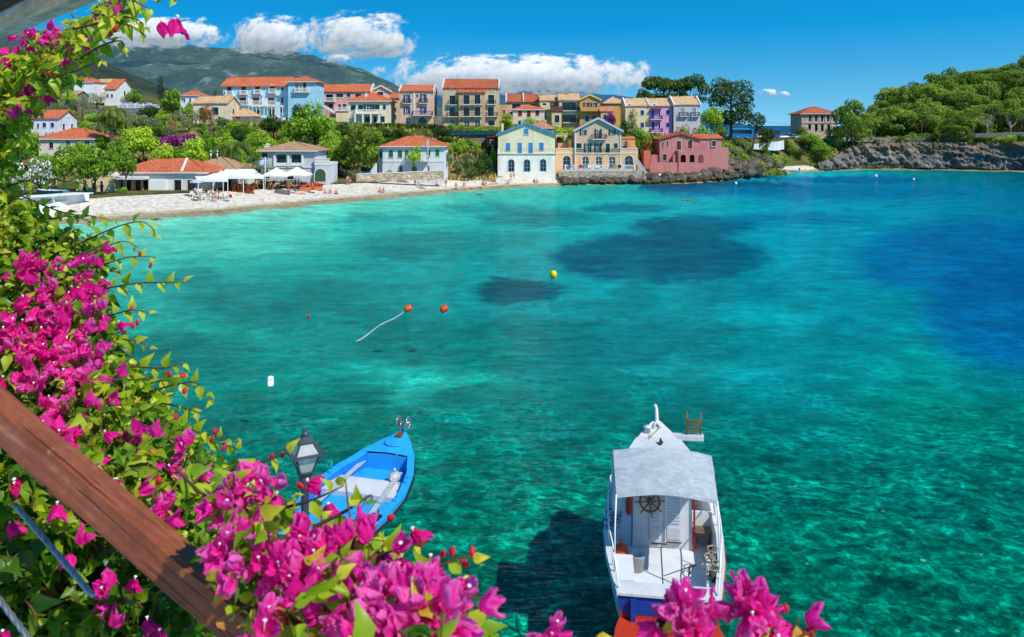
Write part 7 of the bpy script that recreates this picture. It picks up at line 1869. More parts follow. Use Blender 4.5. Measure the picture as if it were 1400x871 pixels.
def grimy(r, g, b, k=.74):
    t = NT('worn_boat_paint'); v = t.coord(); st = t.noise(t.mapping(v, (3.2, 3.2, .45)), 2.2, 6, .7); sp = t.noise(v, 11, 5, .75); big = t.noise(v, 1.1, 4, .6); sz = t.n('ShaderNodeSeparateXYZ'); t.l(v, sz.inputs[0])
    c = rgb(r, g, b, k); col = t.ramp(big, [(.35, tuple(x*.84 for x in c[:3]) + (1,)), (.6, c)])
    col = t.mix(t.ramp(st, [(.54, 0.0), (.72, .38)]), col, rgb(170, 150, 122, .8)); col = t.mix(t.ramp(sp, [(.70, 0.0), (.74, .7)]), col, rgb(120, 100, 80, .7))
    low = t.math('MULTIPLY', t.ramp(sz.outputs[2], [(.2, .7), (.5, 0.0)]), st); col = t.mix(low, col, rgb(110, 120, 90, .7))
    return t.done(t.bsdf(col, .45, .35, 0, t.bump(sp, .15, .01)))
WB_WHITE = grimy(238, 240, 242); WB_BLUE = paint(24, 70, 160, .4, .85, .12, 2.0); WB_RED = paint(206, 62, 34, .6, .8, .25, 2.2)
WB_DECK = paint(226, 230, 236, .5, .84, .08, 2.5); WB_WOOD = paint(150, 92, 44, .45, .75, .2, 5); WB_ROPE = paint(190, 174, 140, .9, .7, .2, 12)
def interp(tab, y): return float(np.interp(y, [t[0] for t in tab], [t[1] for t in tab]))
wb = thing('fishing_boat', 'white wooden motor boat with grey canvas awning and blue stern, moored stern-on', 'boat', (3.22, 16.55, 0), -R(8.2))
HW = [(0,1.03),(.6,1.14),(1.5,1.28),(2.6,1.36),(3.8,1.34),(4.8,1.18),(5.7,.86),(6.4,.48),(6.9,.14),(7.05,.03)]
SH = [(0,.98),(2,1.0),(3.5,1.10),(5,1.40),(6.2,1.76),(7.05,2.05)]
ys = [0,.3,.6,1,1.5,2,2.6,3.2,3.8,4.3,4.8,5.3,5.7,6.1,6.4,6.7,6.9,7.05]
m = MB(); top = []; bot = []
for y in ys:
    w = interp(HW, y); s = interp(SH, y); k = 1 - (y/7.05)**3
    def half(sg): return [(sg*w, y, s), (sg*w*(.98), y, s*.72), (sg*w*(.93 - .1*(1-k)), y, .34), ]
    a = half(-1); top.append(a); top_b = half(1)
m.loft([[(-interp(HW,y), y, interp(SH,y)), (-interp(HW,y)*.985, y, interp(SH,y)*.7), (-interp(HW,y)*.93, y, .26)] for y in ys], 0)
m.loft([[(interp(HW,y)*.93, y, .26), (interp(HW,y)*.985, y, interp(SH,y)*.7), (interp(HW,y), y, interp(SH,y))] for y in ys], 0)
m.build('hull', WB_WHITE, wb)
m = MB(); rings = []
for y in ys:
    w = interp(HW, y)*.93; d = .55*(1 - .3*(y/7)**2)
    rings.append([(-w, y, .257), (-w*.9, y, -.05), (-w*.45, y, -.35), (0, y, -d), (w*.45, y, -.35), (w*.9, y, -.05), (w, y, .257)])
m.loft(rings, 0); m.build('hull_bottom', WB_RED, wb)
for sg in (-1, 1):
    m = MB(); m.tube([(sg*(interp(HW,y)+.02), y, interp(SH,y)-.06) for y in ys], .035, 6); m.build('rubbing_strake', WB_RED if sg > 0 else WB_WHITE, wb)
m = MB(); w = 1.03; m.add([(-w,-.012,.97),(w,-.012,.97),(w*.985,-.012,.74),(w*.9,-.012,.58),(-w*.9,-.012,.58),(-w*.985,-.012,.74)], [(0,5,4,3,2,1)])
m.build('transom', WB_BLUE, wb)
m = MB(); m.add([(-w*.985,-.008,.74),(w*.985,-.008,.74),(w*.93,-.008,.2),(-w*.93,-.008,.2)], [(0,3,2,1)]); m.build('lower_transom', WB_RED, wb)
m = MB(); pl = [(-1.0,.02),(-1.08,-.35),(-1.12,-.95),(-.98,-1.12),(-.35,-1.14),(-.30,-.75),(.30,-.75),(.35,-1.14),(.98,-1.12),(1.12,-.95),(1.08,-.35),(1.0,.02)]
m.add([(x,y,.50+.03*(y<-.5)) for x,y in pl] + [(x*.97,y,.02) for x,y in pl], [list(range(12))[::-1], list(range(12,24))] + [(k,(k+1)%12,12+(k+1)%12,12+k) for k in range(12)]); m.build('stern_platform', WB_RED, wb)
for x in (-.72, .72):
    m = MB(); m.bar((x,-.08,.94),(x,-.10,.34), .10, .08); m.build('stern_post', WB_BLUE, wb)
m = MB(); m.box(-.06,.06,-.55,-.02,-.3,.75); m.build('rudder', WB_RED, wb)
m = MB(); pts = [Vector((.12,-.06,.9)), Vector((-.05,-.25,.55)), Vector((-.2,-.6,.6)), Vector((-.42,-.95,.56)), Vector((-.6,-1.5,.1)), Vector((-.7,-2.4,-.2))]
m.tube(pts, .035, 7); m.build('mooring_rope', paint(226, 150, 120, .9, .75, .25, 14), wb)
def inner(y): return interp(HW, y) - .13
for sg in (-1, 1):
    m = MB(); m.loft([[(sg*(interp(HW,y)+.03), y, interp(SH,y)), (sg*(interp(HW,y)+.03), y, interp(SH,y)+.05), (sg*max(.01,inner(y)), y, interp(SH,y)+.05), (sg*max(.01,inner(y)), y, interp(SH,y))] for y in ys[:-2]], 0, False, True); m.build('cap_rail', WB_WHITE, wb)
    m = MB(); yy = [y for y in ys if y <= 5.3]; r2 = [[(sg*inner(y), y, interp(SH,y)+.002), (sg*inner(y)*.97, y, .44)] for y in yy]; m.loft(r2, 0, False); m.build('bulwark', WB_WHITE, wb)
m = MB(); m.box(-1.06,1.06,-.06,.42,.985,1.035); m.box(-.92,.92,.36,.42,.44,.983); m.build('stern_deck', WB_WHITE, wb)
yy = [y for y in ys if y <= 5.3]; m = MB(); m.loft([[(-inner(y)*.97, y, .44), (0, y, .47), (inner(y)*.97, y, .44)] for y in yy], 0, False); dk = m.build('deck', WB_DECK, wb)
m = MB(); m.bar((-.06,.45,.475),(-.03,3.0,.478),.018,.01); m.bar((.40,.9,.47),(.62,2.35,.47),.022,.012); m.bar((-.05,1.75,.475),(.75,2.38,.47),.018,.01); m.bar((-.95,.95,.455),(-.06,.95,.475),.015,.01)
m.build('hatch_seam', METAL_DK, dk)
m = MB(); m.box(-.04,.38,.9,1.75,.476,.484); m.build('deck_hatch', WB_WHITE, dk)
m = MB(); m.loft([[(-1.08,.55,.45),(-.66,.55,.45),(-.70,1.62,.45),(-1.14,1.62,.45)],[(-1.08,.55,.98),(-.68,.55,.98),(-.72,1.62,.98),(-1.14,1.62,.98)]], 0, False, True, True); lk = m.build('side_locker', WB_DECK, wb)
m = MB(); m.box(-.9,-.78,.47,.54,.5,.86); m.build('blue_panel', WB_BLUE, lk)
m = MB(); m.loft([[(.80,.5,.45),(1.0,.5,.45),(1.16,2.2,.45),(.94,2.2,.45)],[(.82,.5,.86),(1.0,.5,.86),(1.16,2.2,.86),(.96,2.2,.86)]], 0, False, True, True); m.build('side_locker', WB_DECK, wb)
m = MB(); z0, z1 = .44, 2.12
def cab(y, wx, z): return [(-wx, y, .46), (wx, y, .46), (wx*.96, y, z), (-wx*.96, y, z)]
m.loft([cab(3.05,.72,z1), cab(4.7,.74,2.16), cab(5.35,.60,2.16), cab(5.75,.42,2.10)], 0, False, True, True); cb = m.build('cabin', WB_WHITE, wb)
m = MB(); m.loft([[(-.80,y,z),(.80 if y < 5 else .6,y,z),(.80 if y < 5 else .6,y,z+.05),(-.80 if y < 5 else -.6,y,z+.05)] if y < 5 else [(-.6,y,z),(.6,y,z),(.6,y,z+.05),(-.6,y,z+.05)] for y, z in ((2.95,2.121),(4.7,2.165),(5.5,2.165))], 0, False, True, True); m.build('cabin_roof', WB_WHITE, cb)
for x0, x1 in ((-.30,-.02),(.06,.46)):
    m = MB(); m.box(x0,x1,2.985,3.045,.62,1.95); d = m.build('cabin_door', WB_WHITE, cb); m = MB()
    for k in range(9): m.box(x0+.05,x1-.05,2.968,2.983,1.10+k*.08,1.145+k*.08)
    m.box(x0+.05,x1-.05,2.97,2.983,.72,1.0); m.build('louvre_panel', paint(206,208,212,.5,.8,.05), d)
m = MB(); m.bar((-.28,2.97,.6),(.1,2.97,.6),.02); m.bar((.1,2.962,.66),(.45,2.962,.66),.02); m.build('door_latch', METAL_DK, cb)
m = MB(); m.box(-1.22,-.74,3.1,3.16,.46,1.7); m.build('side_bulkhead', paint(196,212,232,.5,.85,.05), wb); m = MB(); m.box(.74,1.22,3.5,3.56,.46,1.2); m.build('side_bulkhead', WB_WHITE, wb)
m = MB(); m.box(.735,.78,2.98,3.06,.5,2.0); m.build('door_jamb', paint(180,40,40,.5,.8,.1), cb)
m = MB(); R0 = .235; m.tube([(R0*math.cos(a), 0, R0*math.sin(a)) for a in np.linspace(0, 2*PI, 21)], .028, 8); m.M = Matrix.Rotation(R(90), 4, 'X'); m.lathe([(.07,-.05),(.07,.05)], 12); m.M = None
for k in range(8):
    a = PI*k/4 + .1; m.tube([(0,0,0),(R0*1.0*math.cos(a),0,R0*1.0*math.sin(a)),(R0*1.25*math.cos(a),0,R0*1.25*math.sin(a)),(R0*1.55*math.cos(a),0,R0*1.55*math.sin(a))], [.016,.016,.02,.012], 6)
w_ = m.build('steering_wheel', WB_WOOD, wb); w_.location = (-.30, 2.86, 1.66); w_.rotation_euler = (R(-8), 0, 0)
m = MB(); m.tube([(-.30,2.88,1.66),(-.30,3.04,1.66)], .04, 8); m.build('wheel_shaft', METAL_DK, wb)
m = MB(); V = []; NY, NX = 8, 14; rg = random.Random(5)
def aw(u, v):   # u across, v along
    x = (-1.08 + 2.16*u)*(1 + .10*v); y = .95 + 2.35*v; z = 2.62 + .13*math.sin(PI*u) + .06*v - .03*math.sin(PI*v)
    return (x, y, z)
for j in range(NY+1):
    for i in range(NX+1):
        p = aw(i/NX, j/NY); V.append((p[0], p[1], p[2] + .012*math.sin(i*2.1+j)*math.sin(j*1.7)))
m.add(V, [(j*(NX+1)+i, j*(NX+1)+i+1, (j+1)*(NX+1)+i+1, (j+1)*(NX+1)+i) for j in range(NY) for i in range(NX)], 0, True)
for e in (0, NX):    # side flaps
    s = -1 if e == 0 else 1; a = [V[j*(NX+1)+e] for j in range(NY+1)]; m.loft([[p, (p[0]+s*.05, p[1], p[2]-.24)] for p in a], 0, True)
a = [V[i] for i in range(NX+1)]; m.loft([[p, (p[0], p[1]-.02, p[2]-.07)] for p in a], 0, True)
t = NT('awning_canvas'); v = t.coord(); n1 = t.noise(v, 3.0, 5, .6, 1.2); wav = t.n('ShaderNodeTexWave'); t.l(v, wav.inputs['Vector']); wav.inputs['Scale'].default_value = 2.2; wav.inputs['Distortion'].default_value = 14; wav.inputs['Detail'].default_value = 3; wav.inputs['Detail Scale'].default_value = 2.0
swirl = t.ramp(wav.outputs['Fac'], [(.44,0.0),(.5,1.0),(.56,0.0)]); dirt = t.ramp(n1, [(.35, rgb(186,196,202,.86)),(.62, rgb(214,222,226,.86))])
canv = t.mix(t.math('MULTIPLY', swirl, .55), dirt, rgb(238,244,248,.95)); bs = t.bsdf(canv, .8, .15, 0, t.bump(n1, .3, .03)); tl = t.n('ShaderNodeBsdfTranslucent'); t.l(canv, tl.inputs[0])
m.build('awning', t.done(t.mixsh(.25, bs, tl.outputs[0])), wb)
for s in (-1, 1):
    for (y0, y1, vx) in ((.95,.75,0.0),(3.3,3.45,1.0)):
        x1 = 1.08*(1+.10*vx); m = MB(); m.tube([(s*x1, y0, 2.62), (s*(x1+.03), (y0+y1)/2, 1.9), (s*(interp(HW,y1)-.05), y1, interp(SH,y1)+.04)], .02, 7); m.build('awning_pole', WHITE, wb)
    m = MB(); m.tube([(s*(interp(HW,y)-.04), y, interp(SH,y)+.04 + (.5 if 1 < y < 4 else .5*(max(0,min(1,(y if y<=1 else (5.2-y)/1.2)))))) for y in (.1,.5,1,1.6,2.2,3,3.6,4,4.6,5.1)], .018, 6); m.build('side_rail', WHITE, wb)
    for y in (1.0, 2.0, 3.0, 4.0):
        m = MB(); m.tube([(s*(interp(HW,y)-.04), y, interp(SH,y)+.03), (s*(interp(HW,y)-.04), y, interp(SH,y)+.54)], .015, 6); m.build('rail_stanchion', WHITE, wb)
yy = [y for y in ys if y >= 5.2]; m = MB(); m.loft([[(-max(.01,inner(y)), y, interp(SH,y)+.0), (0, y, interp(SH,y)+.06), (max(.01,inner(y)), y, interp(SH,y)+.0)] for y in yy], 0, False); m.build('foredeck', WB_WHITE, wb)
m = MB(); m.loft([[(-.55,6.15,1.86),(.55,6.15,1.86),(.40,6.5,1.94),(.10,6.95,2.06),(-.10,6.95,2.06),(-.40,6.5,1.94)],[(-.55,6.15,1.98),(.55,6.15,1.98),(.40,6.5,2.06),(.10,6.95,2.19),(-.10,6.95,2.19),(-.40,6.5,2.06)]], 0, False, True, True); m.build('bow_platform', WB_WHITE, wb)
m = MB(); m.tube([(0,6.85,2.05),(0,6.95,2.3),(-.01,7.0,2.54),(-.05,7.02,2.64)], [.07,.06,.05,.045], 8); m.build('stem_post', WB_WHITE, wb)
m = MB(); m.tube([(-.12,6.6,2.1),(.0,6.75,2.24),(.12,6.6,2.1)], .05, 7); m.lathe([(.09,0),(.09,.12),(.12,.14),(.12,.18)], 8, (-.28,6.4,2.04)); m.build('mooring_bitt', WB_WHITE, wb)
m = MB(); m.tube([(.10,6.8,2.16),(.02,6.5,2.10),(-.14,6.3,2.02),(-.2,6.1,2.0),(-.24,5.7,2.22),(-.26,5.4,2.23)], .022, 6); m.build('rope', WB_ROPE, wb)
m = MB(); m.loft([[(.42,6.28,1.90),(1.28,6.24,1.92),(1.28,6.48,1.92),(.42,6.52,1.90)],[(.42,6.28,2.02),(1.28,6.24,2.05),(1.28,6.48,2.05),(.42,6.52,2.02)]], 0, False, True, True); gp = m.build('gangplank', WB_WHITE, wb)
m = MB()
for x in (.82, 1.2): m.tube([(x,6.38,2.04),(x+.01,6.42,2.66)], .022, 6)
for z in (2.13, 2.24, 2.36, 2.45): m.bar((.82,6.39,z),(1.2,6.39,z),.05,.035)
m.build('boarding_ladder', WB_WOOD, gp)
m = MB(); m.loft([[(-.03,5.0,2.225),(.06,5.0,2.225),(.12,5.2,2.225)],[(-.02,5.03,2.24),(.05,5.03,2.24),(.03,5.15,2.38)]], 0, False, True, True); m.build('cowl_cleat', METAL_DK, cb)
def on_boat(name, label, cat, loc, build, mat):
    M = Matrix.Translation(wb.location) @ Matrix.Rotation(-R(8.2), 4, 'Z'); m = MB(); build(m); o = m.build(name, mat); o.location = M @ Vector(loc); o.rotation_euler = (0, 0, -R(8.2)); return tag(o, label, cat)
on_boat('bucket', 'white plastic bucket on the deck beside the cabin of the white boat', 'bucket', (-.60,1.95,.465), lambda m: (m.lathe([(.13,0),(.17,.36),(.185,.37),(.17,.375),(.155,.36),(.12,.02)], 16)), WB_WHITE)
on_boat('float', 'orange ball float hung inside the left bulwark of the white boat', 'float', (-.98,2.0,.82), lambda m: (m.ball((0,0,0), (.18,.17,.21), 14, 10), m.lathe([(.04,0),(.03,.12)], 8, (0,0,.19))), paint(226,92,44,.45,.85,.1,4))
on_boat('fire_extinguisher', 'red fire extinguisher hung by the cabin of the white boat', 'fire extinguisher', (-.80,3.0,1.25), lambda m: (m.lathe([(.05,0),(.07,.03),(.07,.36),(.04,.42),(.025,.44),(.025,.5)], 10)), paint(190,50,36,.4,.85,.08))
def pile(m, seed=1, n=9, w=.14, L=.8):
    rg = random.Random(seed)
    for k in range(n):
        p = Vector((rg.uniform(-w,w), rg.uniform(-L/2,L/2), .02+.02*k)); pts = [p + Vector((.11*math.cos(a)*rg.uniform(.7,1.2), .16*math.sin(a)*rg.uniform(.7,1.2), rg.uniform(0,.03))) for a in np.linspace(0, 5.6, 9)]; m.tube(pts, .016, 5)
on_boat('coiled_rope', 'tangled grey-blue ropes along the left rail of the white boat', 'rope', (-1.20,2.75,1.06), lambda m: pile(m, 1), paint(120,140,160,.9,.7,.3,9))
on_boat('coiled_rope', 'tangled brown ropes along the right rail of the white boat', 'rope', (1.05,1.55,.90), lambda m: pile(m, 2), WB_ROPE)
on_boat('anchor_winch', 'small rusty winch on the right rail of the white boat', 'winch', (1.03,1.05,.87), lambda m: (m.box(-.07,.07,-.12,.12,0,.14), m.tube([(-.12,0,.12),(.14,0,.12)], .06, 8), m.bar((.13,0,.12),(.13,.1,.25),.03)), paint(110,96,70,.7,.7,.3,6))
def chairf(m):
    for x in (-.17,.17):
        m.bar((x,-.15,0),(x,.15,.4),.03); m.bar((x,.15,0),(x,-.15,.4),.03)
    m.box(-.2,.2,-.18,.18,.395,.42)
on_boat('folding_stool', 'brown folding stool in the right side passage of the white boat', 'stool', (.98,3.3,.44), chairf, paint(120,104,80,.7,.75,.15))
BB_BLUE = paint(40, 160, 232, .45, 1.0, .10, 2.0, .35); BB_DK = paint(24, 124, 216, .45, .85, .08)
bb = thing('rowing_boat', 'bright blue wooden boat with white thwart and two white planks, seen past the flowers', 'boat', (-5.38, 18.68, 0), -R(16))
HW2 = [(0,.7),(.6,1.0),(1.5,1.28),(2.8,1.42),(4.0,1.40),(5.0,1.2),(5.9,.84),(6.6,.42),(7.05,.10),(7.2,.02)]; SH2 = [(0,.62),(2,.56),(4,.62),(5.5,.78),(7.2,1.12)]
ys2 = [0,.3,.6,1,1.5,2.1,2.8,3.4,4,4.5,5,5.5,5.9,6.3,6.6,6.85,7.05,7.2]
for sg in (-1, 1):
    m = MB(); m.loft([[(sg*interp(HW2,y), y, interp(SH2,y)), (sg*interp(HW2,y)*.99, y, interp(SH2,y)-.12)] for y in ys2], 0); m.build('sheer_plank', BB_BLUE, bb)
    m = MB(); m.tube([(sg*(interp(HW2,y)+.012), y, interp(SH2,y)-.15) for y in ys2], .03, 6); m.build('rubbing_strake', METAL_DK, bb)
m = MB(); m.loft([[(-interp(HW2,y)*.988, y, interp(SH2,y)-.122), (-interp(HW2,y)*.82, y, .05), (-interp(HW2,y)*.3, y, -.25), (0, y, -.34), (interp(HW2,y)*.3, y, -.25), (interp(HW2,y)*.82, y, .05), (interp(HW2,y)*.988, y, interp(SH2,y)-.122)] for y in ys2], 0)
m.add([(-.6,0,.5),(-.5,0,.05),(0,0,-.3),(.5,0,.05),(.6,0,.5),(.62,0,.62),(-.62,0,.62)], [(0,6,5,4,3,2,1)]); m.build('hull', WB_WHITE, bb)
in2 = lambda y: max(.01, interp(HW2, y) - .2)
for sg in (-1, 1):
    m = MB(); m.loft([[(sg*(interp(HW2,y)+.02), y, interp(SH2,y)), (sg*(interp(HW2,y)+.02), y, interp(SH2,y)+.045), (sg*in2(y), y, interp(SH2,y)+.045), (sg*in2(y), y, interp(SH2,y)-.01)] for y in ys2[:-3]], 0, False, True); m.build('side_deck', BB_BLUE, bb)
    m = MB(); yy = [y for y in ys2 if y <= 5.9]; m.loft([[(sg*in2(y), y, interp(SH2,y)), (sg*in2(y)*.97, y, .28)] for y in yy], 0, False); m.build('inner_side', BB_DK, bb)
    for y in (1.6, 2.5, 3.6, 4.6):
        m = MB(); m.box(-.05,.05,-.14,.14,0,.05); m.tube([(0,0,.05),(0,0,.26)], .016, 6); o = m.build('thole_pin', BB_BLUE if y != 2.5 else METAL_DK, bb); o.location = (sg*(interp(HW2,y)-.09), y, interp(SH2,y)+.046)
yy = [y for y in ys2 if y <= 5.9]; m = MB(); m.loft([[(-in2(y)*.98, y, .40), (in2(y)*.98, y, .40)] for y in yy], 0, False); fl = m.build('floor', BB_BLUE, bb)
m = MB()
for y in (2.0, 3.0): m.bar((-1.05,y,.405),(1.05,y,.405),.02,.01)
m.bar((.05,.2,.406),(.05,2.4,.406),.02,.01); m.bar((-.45,2.4,.406),(-.45,3.3,.406),.015,.008); m.build('floor_seam', BB_DK, fl)
m = MB(); yy = [y for y in ys2 if y >= 5.85]; m.loft([[(-interp(HW2,y)*.96, y, interp(SH2,y)+.05), (0, y, interp(SH2,y)+.09), (interp(HW2,y)*.96, y, interp(SH2,y)+.05)] for y in [5.82] + yy], 0, False); m.add([(-.66,5.82,.29),(.66,5.82,.29),(.66,5.82,.85),(0,5.82,.89),(-.66,5.82,.85)], [(0,1,2,3,4)]); fd = m.build('foredeck', BB_BLUE, bb)
m = MB(); m.lathe([(.30,0),(.32,.04),(.26,.05),(.24,.02)], 20, (0,6.35,1.0), 0, True, .8); m.build('hatch_rim', BB_BLUE, fd); m = MB(); m.lathe([(.25,0),(.25,.012)], 20, (0,6.35,1.005), 0, True, .8); m.build('hatch_cover', BB_DK, fd)
m = MB(); m.box(-1.12,1.12,3.9,4.85,.48,.53); m.box(-1.12,1.12,3.88,3.899,.38,.53); m.build('thwart', WB_WHITE, bb)
m = MB(); m.box(-1.1,1.1,1.1,1.6,.42,.47); m.build('thwart', BB_BLUE, bb)
def on_bb(name, label, cat, loc, build, mat, rz=0):
    M = Matrix.Translation(bb.location) @ Matrix.Rotation(-R(16), 4, 'Z'); m = MB(); build(m); o = m.build(name, mat); o.location = M @ Vector(loc); o.rotation_euler = (0, 0, -R(16) + rz); return tag(o, label, cat)
on_bb('wooden_plank', 'long white plank lying along the left side of the blue boat', 'plank', (-.72,4.1,.60), lambda m: m.box(-.07,.07,-1.9,1.75,0,.035), WB_WHITE, R(1))
on_bb('wooden_plank', 'long white plank lying along the right side of the blue boat', 'plank', (.92,3.3,.60), lambda m: m.box(-.07,.07,-2.0,2.0,0,.035), WB_WHITE, R(7))
on_bb('float', 'round white float on the floor of the blue boat before the thwart', 'float', (.60,5.05,.57), lambda m: (m.ball((0,0,0), (.17,.22,.17), 16, 10), m.lathe([(.05,0),(.03,.1)], 8, (0,0,.16)), m.ball((0,-.24,.02), (.04,.05,.05), 8, 5)), WB_WHITE)
m = MB()
for x in (-.16, .16):
    m.M = Matrix.Translation((x,7.05,1.42)) @ Matrix.Rotation(R(90), 4, 'Y')
    m.tube([(.17*math.cos(a), .17*math.sin(a), 0) for a in np.linspace(0, 2*PI, 17)], .022, 7)
    for k in range(4): m.bar((0,0,0), (.16*math.cos(PI*k/2+.4), .16*math.sin(PI*k/2+.4), 0), .02)
m.M = None; m.tube([(-.2,7.05,1.42),(.2,7.05,1.42)], .03, 8)
for x in (-.05,.05): m.bar((x,6.95,1.1),(x,7.05,1.42),.035)
m.build('net_hauler', paint(190,186,176,.3,.85,.15,6,metal=.7), bb)
m = MB(); m.box(-.06,.1,6.6,6.85,1.09,1.2); m.build('bow_block', WB_WOOD, bb)
m = MB(); m.box(-9, -1.2, 3.0, 12.6, -1.5, 1.3); m.box(-9, -1.2, 12.604, 12.8, -1.5, 1.36); struct(m.build('quay', stonework(200, 190, 172, .65, 1.5)))
lx = (417-700)/F*10
m = MB(); m.box(-6, 3.2, -4, .72, 8.62, 8.88); m.box(-6, 3.2, .3, .74, 1.2, 8.616); struct(m.build('terrace_floor', stonework(226, 210, 186, .85, 1.2)))
lamp = thing('street_lamp', 'black four-sided lantern on a slim post, beside the blue boat', 'street lamp', (lx, 10, 1.3))
LZ = -1.3; BLK = paint(84, 90, 98, .4, .9, .15, 6, metal=.3)
m = MB(); m.lathe([(.2,0),(.2,.12),(.14,.18),(.12,.6),(.075,.68),(.065,1.0),(.055,1.05),(.048,3.6),(.05,4.89),(.08,4.93),(.06,4.98),(.08,5.03)], 12); m.build('post', BLK, lamp)
zb, ze, zt = 6.33+LZ, 6.565+LZ, 6.70+LZ; wb_, we, wt = .075, .15, .078
def sq(w, z, a=R(28)): return [(w*1.414*math.cos(a+PI/4+PI/2*k), w*1.414*math.sin(a+PI/4+PI/2*k), z) for k in range(4)]
b, e, tp, eo = sq(wb_, zb), sq(we, ze), sq(wt, zt), sq(we+.035, ze)
m = MB()
for k in range(4): m.bar(b[k], e[k], .022); m.bar(b[k], b[(k+1)%4], .022); m.bar(eo[k], eo[(k+1)%4], .04, .025); m.bar(e[k], tp[k], .022); m.bar(tp[k], tp[(k+1)%4], .03)
m.add(sq(.09, zb-.02) + sq(.04, zb-.08), [(0,1,2,3),(7,6,5,4)] + [(k,(k+1)%4,4+(k+1)%4,4+k) for k in range(4)])
fr_ = m.build('lantern_frame', BLK, lamp)
t = NT('lantern_glass'); bs = t.bsdf(rgb(240,244,238,.95), .25, .5); tr_ = t.n('ShaderNodeBsdfTransparent'); tl = t.n('ShaderNodeBsdfTranslucent'); tl.inputs[0].default_value = rgb(226,232,226,.8)
LG = t.done(t.mixsh(.22, t.mixsh(.5, bs, tl.outputs[0]), tr_.outputs[0]))
m = MB(); m.add(b + e + tp, [(k,(k+1)%4,4+(k+1)%4,4+k) for k in range(4)] + [(4+k,4+(k+1)%4,8+(k+1)%4,8+k) for k in range(4)]); m.build('glass', LG, lamp)
m = MB(); m.add(sq(wt+.02, zt+.012) + sq(.03, zt+.06), [(0,1,2,3),(7,6,5,4)] + [(k,(k+1)%4,4+(k+1)%4,4+k) for k in range(4)]); m.lathe([(.03,0),(.05,.03),(.035,.055),(.015,.065),(.03,.09),(.01,.12)], 10, (0,0,zt+.055)); m.build('finial_cap', BLK, lamp)
for k in range(4):
    m = MB(); c = Vector(eo[k]); d = Vector((c.x, c.y, 0)).normalized(); m.tube([c, c + d*.03 + Vector((0,0,.015)), c + d*.035 + Vector((0,0,.045))], [.02,.014,.006], 6); m.build('corner_scroll', BLK, lamp)
m = MB(); m.lathe([(.02,0),(.04,.06),(.03,.13)], 10, (0,0,zb+.02)); m.build('bulb', WHITE, lamp)
WOODR = None
t = NT('weathered_varnished_wood'); v = t.coord()
g1 = t.noise(t.mapping(v, (60, 2.2, 60)), 1.0, 6, .65); g2 = t.noise(v, 7, 5, .65); g3 = t.noise(t.mapping(v, (30, 14, 30)), 3.0, 3, .6)
f = t.math('ADD', t.math('MULTIPLY', g1, .5), t.math('ADD', t.math('MULTIPLY', g2, .35), t.math('MULTIPLY', g3, .2)))
wc = t.ramp(f, [(.32, rgb(80,38,22,.8)), (.48, rgb(138,72,42,.8)), (.6, rgb(166,94,60,.8)), (.72, rgb(204,146,110,.85))])
bare = t.ramp(t.noise(v, 16, 4, .7), [(.66, 0.0), (.72, 1.0)]); wc = t.mix(t.math('MULTIPLY', bare, .5), wc, rgb(196,160,128,.8)); crk = t.ramp(t.noise(t.mapping(v, (90, 1.3, 90)), 1.0, 3, .6), [(.60, 0.0), (.66, 1.0)]); wc = t.mix(t.math('MULTIPLY', crk, .7), wc, rgb(44,24,16,.7))
WOODR = t.done(t.bsdf(wc, .48, .35, 0, t.bump(t.math('SUBTRACT', f, t.math('MULTIPLY', crk, .6)), .5, .004)))
A = P(-70, 508, 1.66); B = P(404, 912, 1.24)
A = A + (A - B)*.35
rail = thing('terrace_railing', 'reddish-brown wooden handrail running diagonally past the flowers', 'railing', (A + B)/2)
d = (B - A); L = d.length; d.normalize(); side = d.cross(Vector((0,0,1))).normalized(); upv = side.cross(d)
Mr = Matrix((( side.x, d.x, upv.x), (side.y, d.y, upv.y), (side.z, d.z, upv.z))).to_4x4() @ Matrix.Rotation(R(-12), 4, 'Y')
m = MB(); w, h, c = .028, .031, .006; prof2 = [(-w+c,-h),(w-c,-h),(w,-h+c),(w,h-c),(w-c,h),(-w+c,h),(-w,h-c),(-w,-h+c)]
m.loft([[(x + .0015*math.sin(k*1.7), -L/2 + L*k/16, z + .001*math.sin(k*2.3)) for x, z in prof2] for k in range(17)], 0, False, True, True)
hr = m.build('handrail', WOODR, rail); hr.rotation_euler = Mr.to_euler()
STEEL = paint(170, 176, 182, .35, .85, .15, 30, metal=.75)
def cable(name, p, q, r, mat):
    m = MB(); p = p - rail.location; q = q - rail.location; dd = (q-p); u = dd.normalized().orthogonal().normalized(); w2 = dd.normalized().cross(u); n = int(dd.length/.006)
    for s in range(3): m.tube([p + dd*(k/n) + (u*math.cos(k*.55+s*2.1) + w2*math.sin(k*.55+s*2.1))*r*.5 for k in range(n+1)], r*.62, 5)
    return m.build(name, mat, rail)
cable('steel_cable', P(20,690,1.62), P(128,815,1.5), .0055, STEEL); cable('steel_cable', P(-30,780,1.62), P(60,900,1.5), .0055, STEEL)
m = MB(); m.tube([P(348,764,1.16)-rail.location, P(372,808,1.13)-rail.location, P(440,900,1.08)-rail.location], .0065, 8); m.build('steel_rod', paint(150,160,200,.3,.85,.1,8,metal=.8), rail)
GREYW = None
t = NT('silvered_timber'); v = t.coord(); g1 = t.noise(t.mapping(v, (40, 3, 40)), 1.0, 6, .65); g2 = t.noise(v, 5, 4, .6); f = t.math('ADD', t.math('MULTIPLY', g1, .6), t.math('MULTIPLY', g2, .4))
GREYW = t.done(t.bsdf(t.ramp(f, [(.34, rgb(160,138,112,1)), (.5, rgb(222,204,176,1)), (.66, rgb(246,232,208,1))]), .85, .15, 0, t.bump(f, .5, .006)))
